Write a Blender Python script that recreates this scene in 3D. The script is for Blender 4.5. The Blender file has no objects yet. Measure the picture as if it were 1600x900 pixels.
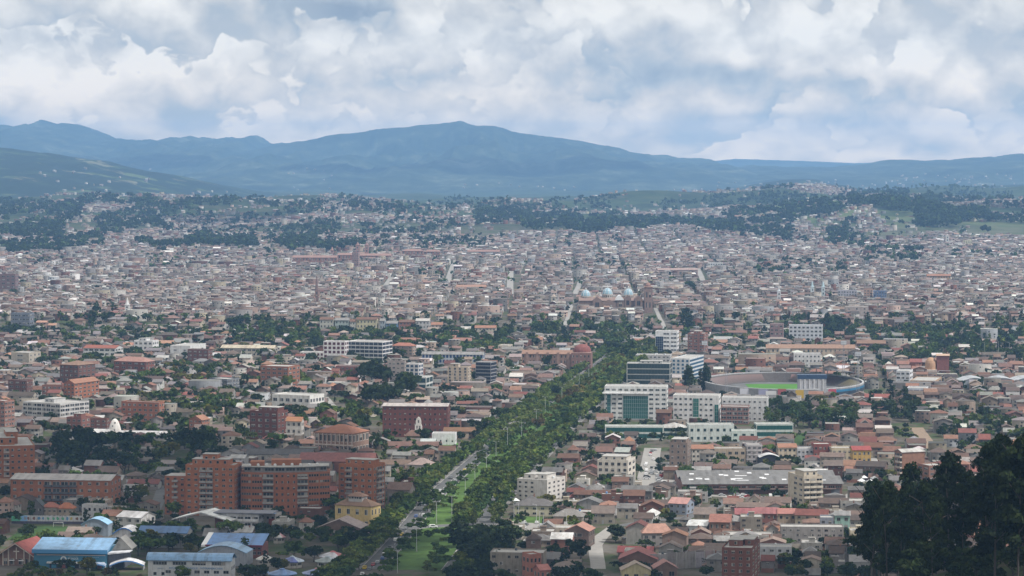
import bpy, bmesh, math, random
import numpy as np
from math import radians, sin, cos, atan2, pi
from mathutils import Vector, Matrix

# ------------------------------------------------------------------ camera
SC = bpy.context.scene
COL = SC.collection
FPX, HCAM = 4250.0, 200.0                       # focal length in photo pixels (1600 wide), eye height above the valley floor
PITCH = math.atan(193 / FPX)
cam = bpy.data.objects.new('camera', bpy.data.cameras.new('camera'))
COL.objects.link(cam)
cam.location = (0, 0, HCAM)
cam.rotation_euler = (pi / 2 - PITCH, 0, 0)
cam.data.sensor_width = 36
cam.data.lens = 36 * FPX / 1600
cam.data.clip_start = 1
cam.data.clip_end = 90000
SC.camera = cam

# ------------------------------------------------------------------ light, exposure
SUN_EL, SUN_AZ = radians(56), radians(118)      # azimuth clockwise from the view axis (+Y): from the right and a little behind
sl = bpy.data.lights.new('sun', 'SUN')
sl.energy = 4.7
sl.angle = radians(0.6)
sl.color = (1.0, 0.97, 0.93)
sun = bpy.data.objects.new('sun', sl)
COL.objects.link(sun)
SUN_DIR = Vector((sin(SUN_AZ) * cos(SUN_EL), cos(SUN_AZ) * cos(SUN_EL), sin(SUN_EL)))
sun.rotation_euler = SUN_DIR.to_track_quat('Z', 'Y').to_euler()
sun.location = SUN_DIR * 3000

SC.view_settings.view_transform = 'Standard'
SC.view_settings.look = 'None'
SC.view_settings.exposure = -0.05
SC.view_settings.gamma = 1.0
SC.cycles.max_bounces = 5
SC.cycles.diffuse_bounces = 2
SC.cycles.glossy_bounces = 2
SC.cycles.transmission_bounces = 2
SC.cycles.volume_bounces = 3
SC.cycles.transparent_max_bounces = 4
SC.cycles.use_denoising = True
SC.cycles.sample_clamp_indirect = 4.0


class NT:
    """small helper to write node trees"""
    def __init__(self, nt):
        self.nt = nt
    def n(self, typ, **kw):
        nd = self.nt.nodes.new(typ)
        ins = kw.pop('ins', {})
        for k, v in kw.items():
            setattr(nd, k, v)
        for k, v in ins.items():
            s = nd.inputs[k]
            if isinstance(v, bpy.types.NodeSocket):
                self.nt.links.new(v, s)
            else:
                s.default_value = v
        return nd
    def m(self, op, a, b=0.0, c=0.0, clamp=False):
        nd = self.n('ShaderNodeMath', operation=op, use_clamp=clamp, ins={0: a, 1: b, 2: c})
        return nd.outputs[0]
    def vm(self, op, a, b=(0, 0, 0), out=0):
        nd = self.n('ShaderNodeVectorMath', operation=op, ins={0: a, 1: b})
        return nd.outputs[out]
    def mix(self, f, a, b, blend='MIX'):
        nd = self.n('ShaderNodeMix', data_type='RGBA', blend_type=blend)
        for s, v in ((nd.inputs[0], f), (nd.inputs[6], a), (nd.inputs[7], b)):
            if isinstance(v, bpy.types.NodeSocket):
                self.nt.links.new(v, s)
            else:
                s.default_value = v if not isinstance(v, tuple) or len(v) == 4 else (*v, 1)
        return nd.outputs[2]
    def ramp(self, f, stops, interp='LINEAR'):
        nd = self.n('ShaderNodeValToRGB', ins={0: f})
        cr = nd.color_ramp
        cr.interpolation = interp
        while len(cr.elements) < len(stops):
            cr.elements.new(0.5)
        for e, (p, c) in zip(cr.elements, stops):
            e.position = p
            e.color = (*c, 1) if len(c) == 3 else c
        return nd.outputs[0]
    def sstep(self, v, a, b):
        nd = self.n('ShaderNodeMapRange', interpolation_type='SMOOTHSTEP', ins={'Value': v, 'From Min': a, 'From Max': b})
        return nd.outputs[0]
    def link(self, a, b):
        self.nt.links.new(a, b)


# ------------------------------------------------------------------ sky: broken cumulus over the valley
world = bpy.data.worlds.new('World')
SC.world = world
world.use_nodes = True
wt = world.node_tree
wt.nodes.clear()
W = NT(wt)

grp = bpy.data.node_groups.new('cloud_height', 'ShaderNodeTree')
grp.interface.new_socket('Vector', in_out='INPUT', socket_type='NodeSocketVector')
grp.interface.new_socket('Height', in_out='OUTPUT', socket_type='NodeSocketFloat')
GN = NT(grp)
gi = GN.n('NodeGroupInput')
go = GN.n('NodeGroupOutput')
warp = GN.n('ShaderNodeTexNoise', noise_dimensions='2D', ins={'Vector': gi.outputs[0], 'Scale': 46.0, 'Detail': 3.0})
wv = GN.vm('SCALE', GN.vm('SUBTRACT', warp.outputs['Color'], (0.5, 0.5, 0.5)))
wv.node.inputs['Scale'].default_value = 0.013
pv = GN.vm('ADD', gi.outputs[0], wv)
n1 = GN.n('ShaderNodeTexNoise', noise_dimensions='2D', ins={'Vector': pv, 'Scale': 10.5, 'Detail': 6.0, 'Roughness': 0.52})
v1 = GN.n('ShaderNodeTexVoronoi', voronoi_dimensions='2D', feature='F1', ins={'Vector': pv, 'Scale': 34.0, 'Detail': 3.0, 'Roughness': 0.48})
hh = GN.m('SUBTRACT', GN.m('MULTIPLY', n1.outputs[0], 1.25), GN.m('MULTIPLY', v1.outputs['Distance'], 0.2))
GN.link(hh, go.inputs[0])


def cloud_h(vec):
    nd = W.n('ShaderNodeGroup', node_tree=grp)
    W.link(vec, nd.inputs[0])
    return nd.outputs[0]


tc = W.n('ShaderNodeTexCoord')
sep = W.n('ShaderNodeSeparateXYZ', ins={0: tc.outputs['Generated']})
sx, sy, sz = sep.outputs
az = W.m('ARCTAN2', sx, sy)
el = W.m('MAXIMUM', sz, 0.0)
# flatter cloud streaks close to the horizon, rounder heaps above
vv = W.m('ADD', W.m('MULTIPLY', el, 0.75), W.m('MULTIPLY', W.m('POWER', W.m('ADD', el, 0.001), 0.5), 0.2))
P0 = W.n('ShaderNodeCombineXYZ', ins={0: az, 1: vv, 2: 0.0}).outputs[0]
big = W.n('ShaderNodeTexNoise', noise_dimensions='2D', ins={'Vector': W.vm('MULTIPLY', P0, (1, 2.2, 1)), 'Scale': 11.0, 'Detail': 3.0, 'Roughness': 0.5}).outputs[0]


def blob(px, py, rx, ry):
    """a soft cloud mass at a photo position (given as azimuth and elevation)"""
    a0, e0 = math.atan((px - 800) / FPX), math.atan((257 - py) / FPX)
    q = W.vm('MULTIPLY', W.vm('SUBTRACT', W.n('ShaderNodeCombineXYZ', ins={0: az, 1: el, 2: 0.0}).outputs[0], (a0, e0, 0)), (FPX / rx, FPX / ry, 0))
    d2 = W.vm('DOT_PRODUCT', q, q, 1)
    return W.m('EXPONENT', W.m('MULTIPLY', W.m('ADD', d2, wob), -1.0))


# three ranks of heaped cloud, one behind the other: each has light tops and a greyer underside
val = W.m('ADD', 0.66, W.m('MULTIPLY', W.m('SUBTRACT', big, 0.5), 0.9))
hs = []
for k, (ox, oy, thr, base, up) in enumerate(((3.1, 1.7, 0.33, 0.66, 0.012), (7.7, 4.2, 0.40, 0.64, 0.014), (12.3, 9.4, 0.46, 0.62, 0.016))):
    Pk = W.vm('ADD', P0, (ox, oy, 0))
    hk = cloud_h(Pk)
    hu = cloud_h(W.vm('ADD', Pk, (0.003, up, 0)))
    hs.append(hk)
    lk = W.m('MULTIPLY', W.m('SUBTRACT', hk, hu), 2.0)
    lk = W.m('MINIMUM', W.m('MAXIMUM', lk, -0.3), 0.4)
    vk = W.m('ADD', W.m('ADD', base, lk), W.m('MULTIPLY', W.m('SUBTRACT', big, 0.5), 0.8))
    mk = W.sstep(hk, thr, thr + 0.034)
    val = W.m('ADD', W.m('MULTIPLY', val, W.m('SUBTRACT', 1.0, mk)), W.m('MULTIPLY', vk, mk))
h0 = hs[0]
wob = W.m('MULTIPLY', W.m('SUBTRACT', hs[1], 0.42), 3.0)
dark = None
for (px, py, rx, ry, k) in ((1075, 114, 115, 20, .9), (1290, 128, 90, 12, .6), (1190, 182, 110, 8, .55), (650, 125, 70, 18, .7),
                            (565, 22, 55, 30, .6), (700, 168, 120, 12, .45), (310, 120, 50, 26, .4), (240, 178, 150, 14, .4),
                            (1050, 215, 70, 10, .35), (1590, 150, 60, 26, .4), (1300, 228, 90, 8, .3)):
    b = W.m('MULTIPLY', blob(px, py, rx, ry), k)
    dark = b if dark is None else W.m('ADD', dark, b)
bright = None
for (px, py, rx, ry, k) in ((540, 62, 70, 24, .5), (670, 100, 50, 16, .5), (1155, 95, 25, 16, .6), (240, 110, 60, 18, .4),
                            (1370, 45, 80, 36, .4), (760, 50, 60, 30, .4), (200, 45, 60, 28, .35), (950, 40, 110, 30, .35)):
    b = W.m('MULTIPLY', blob(px, py, rx, ry), k)
    bright = b if bright is None else W.m('ADD', bright, b)
val = W.m('SUBTRACT', W.m('ADD', val, W.m('MULTIPLY', bright, 0.35)), W.m('MULTIPLY', dark, 0.42))
ccol = W.ramp(val, [(0.0, (3.4, 4.0, 4.8)), (0.3, (5.3, 5.8, 6.2)), (0.52, (7.4, 7.3, 7.1)), (0.76, (9.8, 9.4, 8.7)), (1.0, (11.8, 11.2, 10.2))])
# the low sky glows warmer through the far air
warm = W.m('SUBTRACT', 1.0, W.sstep(el, -0.01, 0.05))
ccol = W.mix(warm, ccol, W.mix(1.0, ccol, (2.15, 1.66, 1.1), 'MULTIPLY'))
sky = W.n('ShaderNodeTexSky', sky_type='NISHITA', sun_disc=False, sun_elevation=SUN_EL, sun_rotation=SUN_AZ, altitude=2500, air_density=1.0, dust_density=1.5)
gap = W.m('MULTIPLY', W.sstep(W.m('MAXIMUM', W.m('MAXIMUM', hs[0], hs[1]), hs[2]), 0.36, 0.28), 0.5)
fin = W.mix(gap, ccol, sky.outputs[0])
bgn = W.n('ShaderNodeBackground', ins={'Color': fin, 'Strength': 0.1})
wo = W.n('ShaderNodeOutputWorld')
world.cycles.sampling_method = 'MANUAL'
world.cycles.sample_map_resolution = 256
W.link(bgn.outputs[0], wo.inputs[0])

# ------------------------------------------------------------------ relief
rng = np.random.default_rng(11)
random.seed(11)
PROF = np.array([(-400, 215), (0, 197.5), (60, 187), (600, 97), (1000, 36), (1230, 3), (1290, 0), (3150, 0), (3235, 14), (4500, 16), (5600, 22),
                 (6400, 34), (7200, 50), (8000, 68), (9000, 71), (10000, 60), (12500, 30), (40000, 16)], float)
BUMPS = [  # x, y, height, radius x, radius y
    (165, 800, 21, 62, 110), (1000, 7250, 40, 260, 420), (1420, 7700, 26, 300, 350), (760, 7500, 20, 160, 260),
    (-1300, 8600, 18, 500, 500), (1350, 11600, 52, 700, 900), (2300, 11500, 40, 500, 900), (-500, 8700, -8, 500, 500), (350, 8300, -22, 420, 700),
    (560, 6500, 6, 240, 260), (-640, 5750, 10, 300, 160), (-1100, 7000, 14, 260, 260), (-300, 7900, 16, 300, 260), (200, 9000, 14, 260, 300), (700, 9300, 22, 300, 340), (1900, 9000, 26, 500, 350), (-640, 9300, 20, 240, 280), (420, 9500, 34, 260, 260), (1020, 9900, 52, 300, 380), (-1250, 9300, 20, 240, 260), (60, 8700, 12, 200, 220), (1500, 10200, 40, 280, 300), (640, 8300, 16, 160, 240), (-1500, 7900, 16, 300, 300)]


def hgt(x, y):
    x = np.asarray(x, float); y = np.asarray(y, float)
    z = np.interp(y, PROF[:, 0], PROF[:, 1])
    for bx, by, bh, rx, ry in BUMPS:
        z = z + bh * np.exp(-((x - bx) / rx) ** 2 - ((y - by) / ry) ** 2)
    far = np.clip((y - 6200) / 1500, 0, 1)
    far2 = np.clip((y - 7600) / 1200, 0, 1)
    z = z + far2 * (13 * np.sin(x / 330 + y / 900 + .7) + 7 * np.sin(x / 140 - y / 500))
    return z + far * 9 * (np.sin(x / 210 + y / 330) + np.sin(x / 97 - y / 160) * .6)


CP, SP = cos(PITCH), sin(PITCH)
STEPS = np.concatenate([np.arange(350, 3400, 12), np.arange(3400, 12400, 30)]).astype(float)


def ground(px, py):
    """photo pixel(s) -> point on the terrain"""
    px = np.atleast_1d(np.asarray(px, float)); py = np.atleast_1d(np.asarray(py, float))
    cx = (px - 800) / FPX; cy = (450 - py) / FPX
    dy = CP + cy * SP; dz = -SP + cy * CP
    sx_, sz_ = cx / dy, dz / dy
    out = np.zeros((len(px), 3))
    for a in range(0, len(px), 2000):
        s = slice(a, a + 2000)
        Y = STEPS[None, :]
        g = hgt(sx_[s, None] * Y, np.broadcast_to(Y, (len(sx_[s]), len(STEPS)))) - (HCAM + sz_[s, None] * Y)
        hit = g >= 0
        i = np.where(hit.any(1), hit.argmax(1), len(STEPS) - 1)
        i = np.maximum(i, 1)
        r = np.arange(len(i))
        g0, g1 = g[r, i - 1], g[r, i]
        t = np.clip(-g0 / np.where(g1 - g0 == 0, 1, g1 - g0), 0, 1)
        yy = STEPS[i - 1] + t * (STEPS[i] - STEPS[i - 1])
        out[s, 0] = sx_[s] * yy; out[s, 1] = yy
        out[s, 2] = hgt(out[s, 0], yy)
    return out


def g1(px, py):
    return ground(px, py)[0]


def proj(x, y, z):
    x = np.asarray(x, float); y = np.asarray(y, float); z = np.asarray(z, float) - HCAM
    f = y * CP - z * SP; u = y * SP + z * CP
    return 800 + FPX * x / f, 450 - FPX * u / f


# ------------------------------------------------------------------ materials
def new_mat(name):
    m = bpy.data.materials.new(name)
    m.use_nodes = True
    m.node_tree.nodes.clear()
    return m, NT(m.node_tree)


def finish(m, N, col, rough=0.8, bump=None, metal=0.0, spec=0.3):
    b = N.n('ShaderNodeBsdfPrincipled', ins={'Roughness': rough, 'Metallic': metal, 'Specular IOR Level': spec})
    if isinstance(col, bpy.types.NodeSocket):
        N.link(col, b.inputs['Base Color'])
    else:
        b.inputs['Base Color'].default_value = (*col, 1)
    if bump is not None:
        bn = N.n('ShaderNodeBump', ins={'Height': bump[0], 'Strength': bump[1], 'Distance': bump[2]})
        N.link(bn.outputs[0], b.inputs['Normal'])
    o = N.n('ShaderNodeOutputMaterial')
    N.link(b.outputs[0], o.inputs[0])
    return m


MAT = {}


def tint_mat(name, kind, rough=0.85, spec=0.25, src='object'):
    """surface whose base colour is the object's own colour (or a per-face colour), broken up by wear and weathering"""
    m, N = new_mat(name)
    if src == 'object':
        oi = N.n('ShaderNodeObjectInfo')
        c = oi.outputs['Color']
        co = N.n('ShaderNodeTexCoord').outputs['Object']
    else:
        c = N.n('ShaderNodeAttribute', attribute_name='col').outputs['Color']
        co = N.n('ShaderNodeNewGeometry').outputs['Position']
    bump = None
    if kind == 'wall':
        a = N.n('ShaderNodeTexNoise', ins={'Vector': co, 'Scale': 0.35, 'Detail': 5.0, 'Roughness': 0.6}).outputs[0]
        st = N.n('ShaderNodeTexNoise', ins={'Vector': N.vm('MULTIPLY', co, (1.6, 1.6, 0.12)), 'Scale': 1.0, 'Detail': 3.0}).outputs[0]
        f = N.m('ADD', N.m('MULTIPLY', a, 0.55), N.m('MULTIPLY', st, 0.45))
        k = N.ramp(f, [(0.3, (.5, .47, .44)), (0.47, (.9, .88, .86)), (0.7, (1.12, 1.12, 1.12))])
    elif kind == 'brick':
        a = N.n('ShaderNodeTexNoise', ins={'Vector': co, 'Scale': 0.5, 'Detail': 6.0, 'Roughness': 0.65}).outputs[0]
        cv = N.n('ShaderNodeSeparateXYZ', ins={0: co}).outputs
        uv = N.n('ShaderNodeCombineXYZ', ins={0: N.m('ADD', cv[0], cv[1]), 1: cv[2], 2: 0.0}).outputs[0]
        bt = N.n('ShaderNodeTexBrick', ins={'Vector': uv, 'Scale': 1.0, 'Brick Width': 0.3, 'Row Height': 0.1, 'Mortar Size': 0.012,
                                            'Color1': (1.1, 1.08, 1.06, 1), 'Color2': (.82, .8, .8, 1), 'Mortar': (.9, .95, 1.0, 1)})
        k = N.mix(0.75, bt.outputs['Color'], N.ramp(a, [(0.3, (.68, .66, .66)), (0.6, (1.05, 1.03, 1.0)), (0.75, (1.18, 1.15, 1.12))]), 'MULTIPLY')
        k = N.mix(0.5, N.ramp(a, [(0.3, (.7, .68, .68)), (0.7, (1.15, 1.12, 1.1))]), k)
    elif kind == 'tile':
        a = N.n('ShaderNodeTexNoise', ins={'Vector': co, 'Scale': 0.45, 'Detail': 6.0, 'Roughness': 0.7}).outputs[0]
        b2 = N.n('ShaderNodeTexNoise', ins={'Vector': co, 'Scale': 2.6, 'Detail': 2.0}).outputs[0]
        k = N.ramp(N.m('ADD', N.m('MULTIPLY', a, 0.7), N.m('MULTIPLY', b2, 0.3)),
                   [(0.28, (.5, .5, .5)), (0.46, (.86, .84, .82)), (0.6, (1.1, 1.06, 1.02)), (0.75, (1.35, 1.3, 1.25))])
        cv = N.n('ShaderNodeSeparateXYZ', ins={0: co}).outputs
        wv_ = N.m('SINE', N.m('MULTIPLY', cv[0], 2 * pi / 0.3))
        bump = (wv_, 0.5, 0.04)
    else:   # sheet metal / fibre cement: long sheets with slight tone changes and rust runs
        cv = N.n('ShaderNodeSeparateXYZ', ins={0: co}).outputs
        sh = N.n('ShaderNodeTexWhiteNoise', noise_dimensions='1D', ins={'W': N.m('FLOOR', N.m('MULTIPLY', cv[0], 0.55))}).outputs[0]
        a = N.n('ShaderNodeTexNoise', ins={'Vector': co, 'Scale': 0.3, 'Detail': 6.0, 'Roughness': 0.65}).outputs[0]
        k = N.ramp(N.m('ADD', N.m('MULTIPLY', a, 0.8), N.m('MULTIPLY', sh, 0.2)), [(0.3, (.5, .48, .46)), (0.5, (.92, .91, .9)), (0.75, (1.14, 1.14, 1.14))])
        ru = N.n('ShaderNodeTexNoise', ins={'Vector': N.vm('MULTIPLY', co, (1.2, .25, 1)), 'Scale': 0.8, 'Detail': 5.0, 'Roughness': 0.7}).outputs[0]
        k = N.mix(N.m('MULTIPLY', N.sstep(ru, .56, .68), .55), k, (.62, .4, .28, 1))
        bump = (N.m('SINE', N.m('MULTIPLY', cv[0], 2 * pi / 0.5)), 0.35, 0.04)
    MAT[name] = finish(m, N, N.mix(1.0, c, k, 'MULTIPLY'), rough, bump, 0.0, spec)


tint_mat('plaster', 'wall')
tint_mat('brick', 'brick')
tint_mat('clay_tile', 'tile')
tint_mat('metal_sheet', 'sheet', 0.45, 0.5)
tint_mat('town_wall', 'wall', src='face')
tint_mat('town_roof', 'tile', src='face')


def leaf_mat(name, base):
    m, N = new_mat(name)
    oi = N.n('ShaderNodeObjectInfo')
    at = N.n('ShaderNodeAttribute', attribute_name='col').outputs['Color']
    c = N.mix(1.0, at, oi.outputs['Color'], 'MULTIPLY')
    d = N.n('ShaderNodeBsdfDiffuse', ins={'Color': c})
    t = N.n('ShaderNodeBsdfTranslucent', ins={'Color': N.mix(1.0, c, (1.1, 1.15, .6), 'MULTIPLY')})
    mx = N.n('ShaderNodeMixShader', ins={0: 0.22, 1: d.outputs[0], 2: t.outputs[0]})
    o = N.n('ShaderNodeOutputMaterial')
    N.link(mx.outputs[0], o.inputs[0])
    MAT[name] = m


leaf_mat('foliage', None)


def plain(name, col, rough=0.8, spec=0.3, metal=0.0, var=0.25, scale=0.4):
    m, N = new_mat(name)
    co = N.n('ShaderNodeTexCoord').outputs['Object']
    a = N.n('ShaderNodeTexNoise', ins={'Vector': co, 'Scale': scale, 'Detail': 6.0, 'Roughness': 0.65}).outputs[0]
    lo, hi = 1 - var, 1 + var
    k = N.ramp(a, [(0.3, (lo, lo, lo)), (0.7, (hi, hi, hi))])
    MAT[name] = finish(m, N, N.mix(1.0, (*col, 1), k, 'MULTIPLY'), rough, None, metal, spec)


plain('bark', (.065, .055, .048), 0.9)
plain('concrete', (.36, .35, .33), 0.85)
plain('asphalt', (.115, .115, .115), 0.9, var=.2, scale=.15)
plain('pavement', (.2, .19, .178), 0.9, var=.2)
plain('kerbstone', (.3, .29, .28), 0.9)
plain('line_paint', (.7, .69, .66), 0.7)
plain('rubber', (.02, .02, .02), 0.9)
plain('pole_steel', (.45, .46, .46), 0.5, 0.5)
plain('lawn', (.07, .125, .03), 0.95, 0.1, var=.45, scale=.08)
plain('pitch_turf', (.075, .19, .035), 0.95, 0.1, var=.2, scale=.05)
plain('dark_turf', (.045, .085, .025), 0.95, 0.1, var=.3, scale=.1)
plain('bare_earth', (.25, .19, .14), 0.95, 0.1)

m, N = new_mat('window_glass')
oi = N.n('ShaderNodeObjectInfo')
c = N.mix(oi.outputs['Random'], (.008, .009, .011, 1), (.085, .088, .09, 1))
MAT['window_glass'] = finish(m, N, c, 0.25, None, 0.0, 0.35)
m, N = new_mat('tinted_glass')
c = N.n('ShaderNodeObjectInfo').outputs['Color']
a = N.n('ShaderNodeTexNoise', ins={'Vector': N.n('ShaderNodeTexCoord').outputs['Object'], 'Scale': 0.3, 'Detail': 3.0}).outputs[0]
MAT['tinted_glass'] = finish(m, N, N.mix(1.0, c, N.ramp(a, [(.35, (.6, .6, .6)), (.65, (1.25, 1.25, 1.25))]), 'MULTIPLY'), 0.18, None, 0.0, 0.5)
m, N = new_mat('painted')
c = N.n('ShaderNodeObjectInfo').outputs['Color']
MAT['painted'] = finish(m, N, c, 0.4, None, 0.0, 0.5)
m, N = new_mat('town_glass')
MAT['town_glass'] = finish(m, N, (.035, .038, .043), 0.4, None, 0.0, 0.3)

# open ground: bare plots, yards, scrub and fields
m, N = new_mat('open_ground')
pos = N.n('ShaderNodeNewGeometry').outputs['Position']
ys = N.n('ShaderNodeSeparateXYZ', ins={0: pos}).outputs[1]
a = N.n('ShaderNodeTexNoise', ins={'Vector': pos, 'Scale': 0.018, 'Detail': 8.0, 'Roughness': 0.68}).outputs[0]
b = N.n('ShaderNodeTexNoise', ins={'Vector': pos, 'Scale': 0.09, 'Detail': 5.0, 'Roughness': 0.7}).outputs[0]
town = N.ramp(N.m('ADD', N.m('MULTIPLY', a, .6), N.m('MULTIPLY', b, .4)),
              [(0.34, (.035, .05, .022)), (0.45, (.06, .08, .032)), (0.5, (.095, .08, .062)), (0.57, (.12, .11, .095)), (0.68, (.17, .16, .145))])
vo = N.n('ShaderNodeTexVoronoi', ins={'Vector': N.vm('ADD', pos, N.vm('MULTIPLY', N.n('ShaderNodeTexNoise', ins={'Vector': pos, 'Scale': .01}).outputs['Color'], (60, 60, 0))), 'Scale': 0.011})
fld = N.ramp(N.n('ShaderNodeSeparateXYZ', ins={0: vo.outputs['Color']}).outputs[0],
             [(0.0, (.03, .05, .02)), (0.3, (.05, .08, .026)), (0.55, (.085, .13, .04)), (0.78, (.11, .14, .05)), (0.93, (.14, .13, .075))], 'CONSTANT')
xs_ = N.n('ShaderNodeSeparateXYZ', ins={0: pos}).outputs[0]
lush = N.m('MULTIPLY', N.sstep(xs_, 550.0, 800.0), N.sstep(ys, 8300.0, 7800.0))
fld = N.mix(lush, N.mix(1.0, fld, (.36, .38, .42), 'MULTIPLY'), fld)
fld = N.mix(N.m('MULTIPLY', b, 0.6), fld, N.ramp(a, [(.4, (.025, .045, .02)), (.6, (.09, .12, .05))]))
MAT['open_ground'] = finish(m, N, N.mix(N.sstep(ys, 6000.0, 7400.0), town, fld), 0.95, None, 0, 0.1)

# wooded and grazed mountain sides
m, N = new_mat('mountain_side')
pos = N.n('ShaderNodeNewGeometry').outputs['Position']
a = N.n('ShaderNodeTexNoise', ins={'Vector': pos, 'Scale': 0.0016, 'Detail': 9.0, 'Roughness': 0.66}).outputs[0]
b = N.n('ShaderNodeTexNoise', ins={'Vector': N.vm('MULTIPLY', pos, (1, .4, 1)), 'Scale': 0.009, 'Detail': 6.0, 'Roughness': 0.7}).outputs[0]
c = N.ramp(N.m('ADD', N.m('MULTIPLY', a, .55), N.m('MULTIPLY', b, .45)),
           [(0.36, (.012, .02, .014)), (0.46, (.024, .036, .021)), (0.54, (.05, .064, .038)), (0.63, (.13, .145, .095))])
MAT['mountain_side'] = finish(m, N, c, 0.95, None, 0, 0.05)
# nearer hills: hedged fields, scrub and woods
m, N = new_mat('foothill_side')
pos = N.n('ShaderNodeNewGeometry').outputs['Position']
wp = N.vm('MULTIPLY', N.n('ShaderNodeTexNoise', ins={'Vector': pos, 'Scale': .006, 'Detail': 3.0}).outputs['Color'], (260, 260, 0))
vo = N.n('ShaderNodeTexVoronoi', ins={'Vector': N.vm('MULTIPLY', N.vm('ADD', pos, wp), (1, .6, 1)), 'Scale': 0.0095})
fl_ = N.ramp(N.n('ShaderNodeSeparateXYZ', ins={0: vo.outputs['Color']}).outputs[0],
             [(0.0, (.016, .026, .014)), (0.42, (.03, .05, .02)), (0.62, (.05, .075, .03)), (0.8, (.085, .115, .045)), (0.94, (.15, .145, .09))], 'CONSTANT')
wd = N.n('ShaderNodeTexNoise', ins={'Vector': pos, 'Scale': 0.004, 'Detail': 7.0, 'Roughness': 0.7}).outputs[0]
c = N.mix(N.sstep(wd, .58, .47), fl_, (.015, .024, .014, 1))
MAT['foothill_side'] = finish(m, N, c, 0.95, None, 0, 0.05)


# ------------------------------------------------------------------ object helpers
class MB:
    """collects boxes, prisms and tubes, then links them as ONE mesh object"""
    def __init__(self):
        self.v, self.f, self.mi = [], [], []
    def add(self, verts, faces, mi=0):
        o = len(self.v)
        self.v += [tuple(p) for p in verts]
        self.f += [tuple(i + o for i in f) for f in faces]
        self.mi += [mi] * len(faces)
        return self
    def box(self, x0, x1, y0, y1, z0, z1, mi=0):
        return self.add([(x0, y0, z0), (x1, y0, z0), (x1, y1, z0), (x0, y1, z0), (x0, y0, z1), (x1, y0, z1), (x1, y1, z1), (x0, y1, z1)],
                        [(0, 3, 2, 1), (4, 5, 6, 7), (0, 1, 5, 4), (1, 2, 6, 5), (2, 3, 7, 6), (3, 0, 4, 7)], mi)
    def prism(self, pts, z0, z1, mi=0):
        n = len(pts)
        z0s = z0 if isinstance(z0, (list, tuple)) else [z0] * n
        z1s = z1 if isinstance(z1, (list, tuple)) else [z1] * n
        v = [(p[0], p[1], z0s[i]) for i, p in enumerate(pts)] + [(p[0], p[1], z1s[i]) for i, p in enumerate(pts)]
        return self.add(v, [tuple(range(n))[::-1], tuple(range(n, 2 * n))] + [(i, (i + 1) % n, n + (i + 1) % n, n + i) for i in range(n)], mi)
    def extrude_y(self, prof, y0, y1, mi=0):
        """closed profile of (x, z) points, counter-clockwise seen from -Y, drawn out along Y"""
        n = len(prof)
        v = [(x, y0, z) for x, z in prof] + [(x, y1, z) for x, z in prof]
        return self.add(v, [tuple(range(n)), tuple(range(n, 2 * n))[::-1]] + [(i, n + i, n + (i + 1) % n, (i + 1) % n) for i in range(n)], mi)
    def extrude_x(self, prof, x0, x1, mi=0):
        """closed profile of (y, z) points drawn out along X"""
        n = len(prof)
        v = [(x0, y, z) for y, z in prof] + [(x1, y, z) for y, z in prof]
        return self.add(v, [tuple(range(n))[::-1], tuple(range(n, 2 * n))] + [(i, (i + 1) % n, n + (i + 1) % n, n + i) for i in range(n)], mi)
    def tube(self, p0, p1, r0, r1, n=7, mi=0):
        p0, p1 = Vector(p0), Vector(p1)
        d = (p1 - p0).normalized()
        a = d.orthogonal().normalized(); b = d.cross(a)
        v = [p0 + (a * cos(2 * pi * i / n) + b * sin(2 * pi * i / n)) * r0 for i in range(n)] + \
            [p1 + (a * cos(2 * pi * i / n) + b * sin(2 * pi * i / n)) * r1 for i in range(n)]
        return self.add(v, [tuple(range(n))[::-1], tuple(range(n, 2 * n))] + [(i, (i + 1) % n, n + (i + 1) % n, n + i) for i in range(n)], mi)
    def lathe(self, prof, cx=0, cy=0, n=20, mi=0):
        o = []
        for r, z in prof:
            o += [(cx + r * cos(2 * pi * i / n), cy + r * sin(2 * pi * i / n), z) for i in range(n)]
        f = [(k * n + i, k * n + (i + 1) % n, (k + 1) * n + (i + 1) % n, (k + 1) * n + i) for k in range(len(prof) - 1) for i in range(n)]
        f.append(tuple(range(n))[::-1]); f.append(tuple(range((len(prof) - 1) * n, len(prof) * n)))
        return self.add(o, f, mi)
    def mesh(self, name, mats):
        me = bpy.data.meshes.new(name)
        me.from_pydata(self.v, [], self.f)
        for mt in (mats if isinstance(mats, (list, tuple)) else [mats]):
            me.materials.append(MAT[mt])
        if any(self.mi):
            me.polygons.foreach_set('material_index', self.mi)
        return me
    def build(self, name, mats, parent=None, color=None, **kw):
        return obj(name, self.mesh(name, mats), parent, color, **kw)


def obj(name, me, parent=None, color=None, loc=None, rz=0.0, scale=None, label=None, cat=None, group=None, kind=None):
    o = bpy.data.objects.new(name, me)
    COL.objects.link(o)
    if parent is not None:
        o.parent = parent
    if color is not None:
        o.color = (*color[:3], 1)
    if loc is not None:
        o.location = loc
    if rz:
        o.rotation_euler = (0, 0, rz)
    if scale is not None:
        o.scale = scale
    for k, v in (('label', label), ('category', cat), ('group', group), ('kind', kind)):
        if v:
            o[k] = v
    return o


def thing(name, label, cat, loc, rz=0.0, group=None):
    o = obj(name, None, None, None, loc, rz, None, label, cat, group)
    o.empty_display_size = 2
    return o


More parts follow.
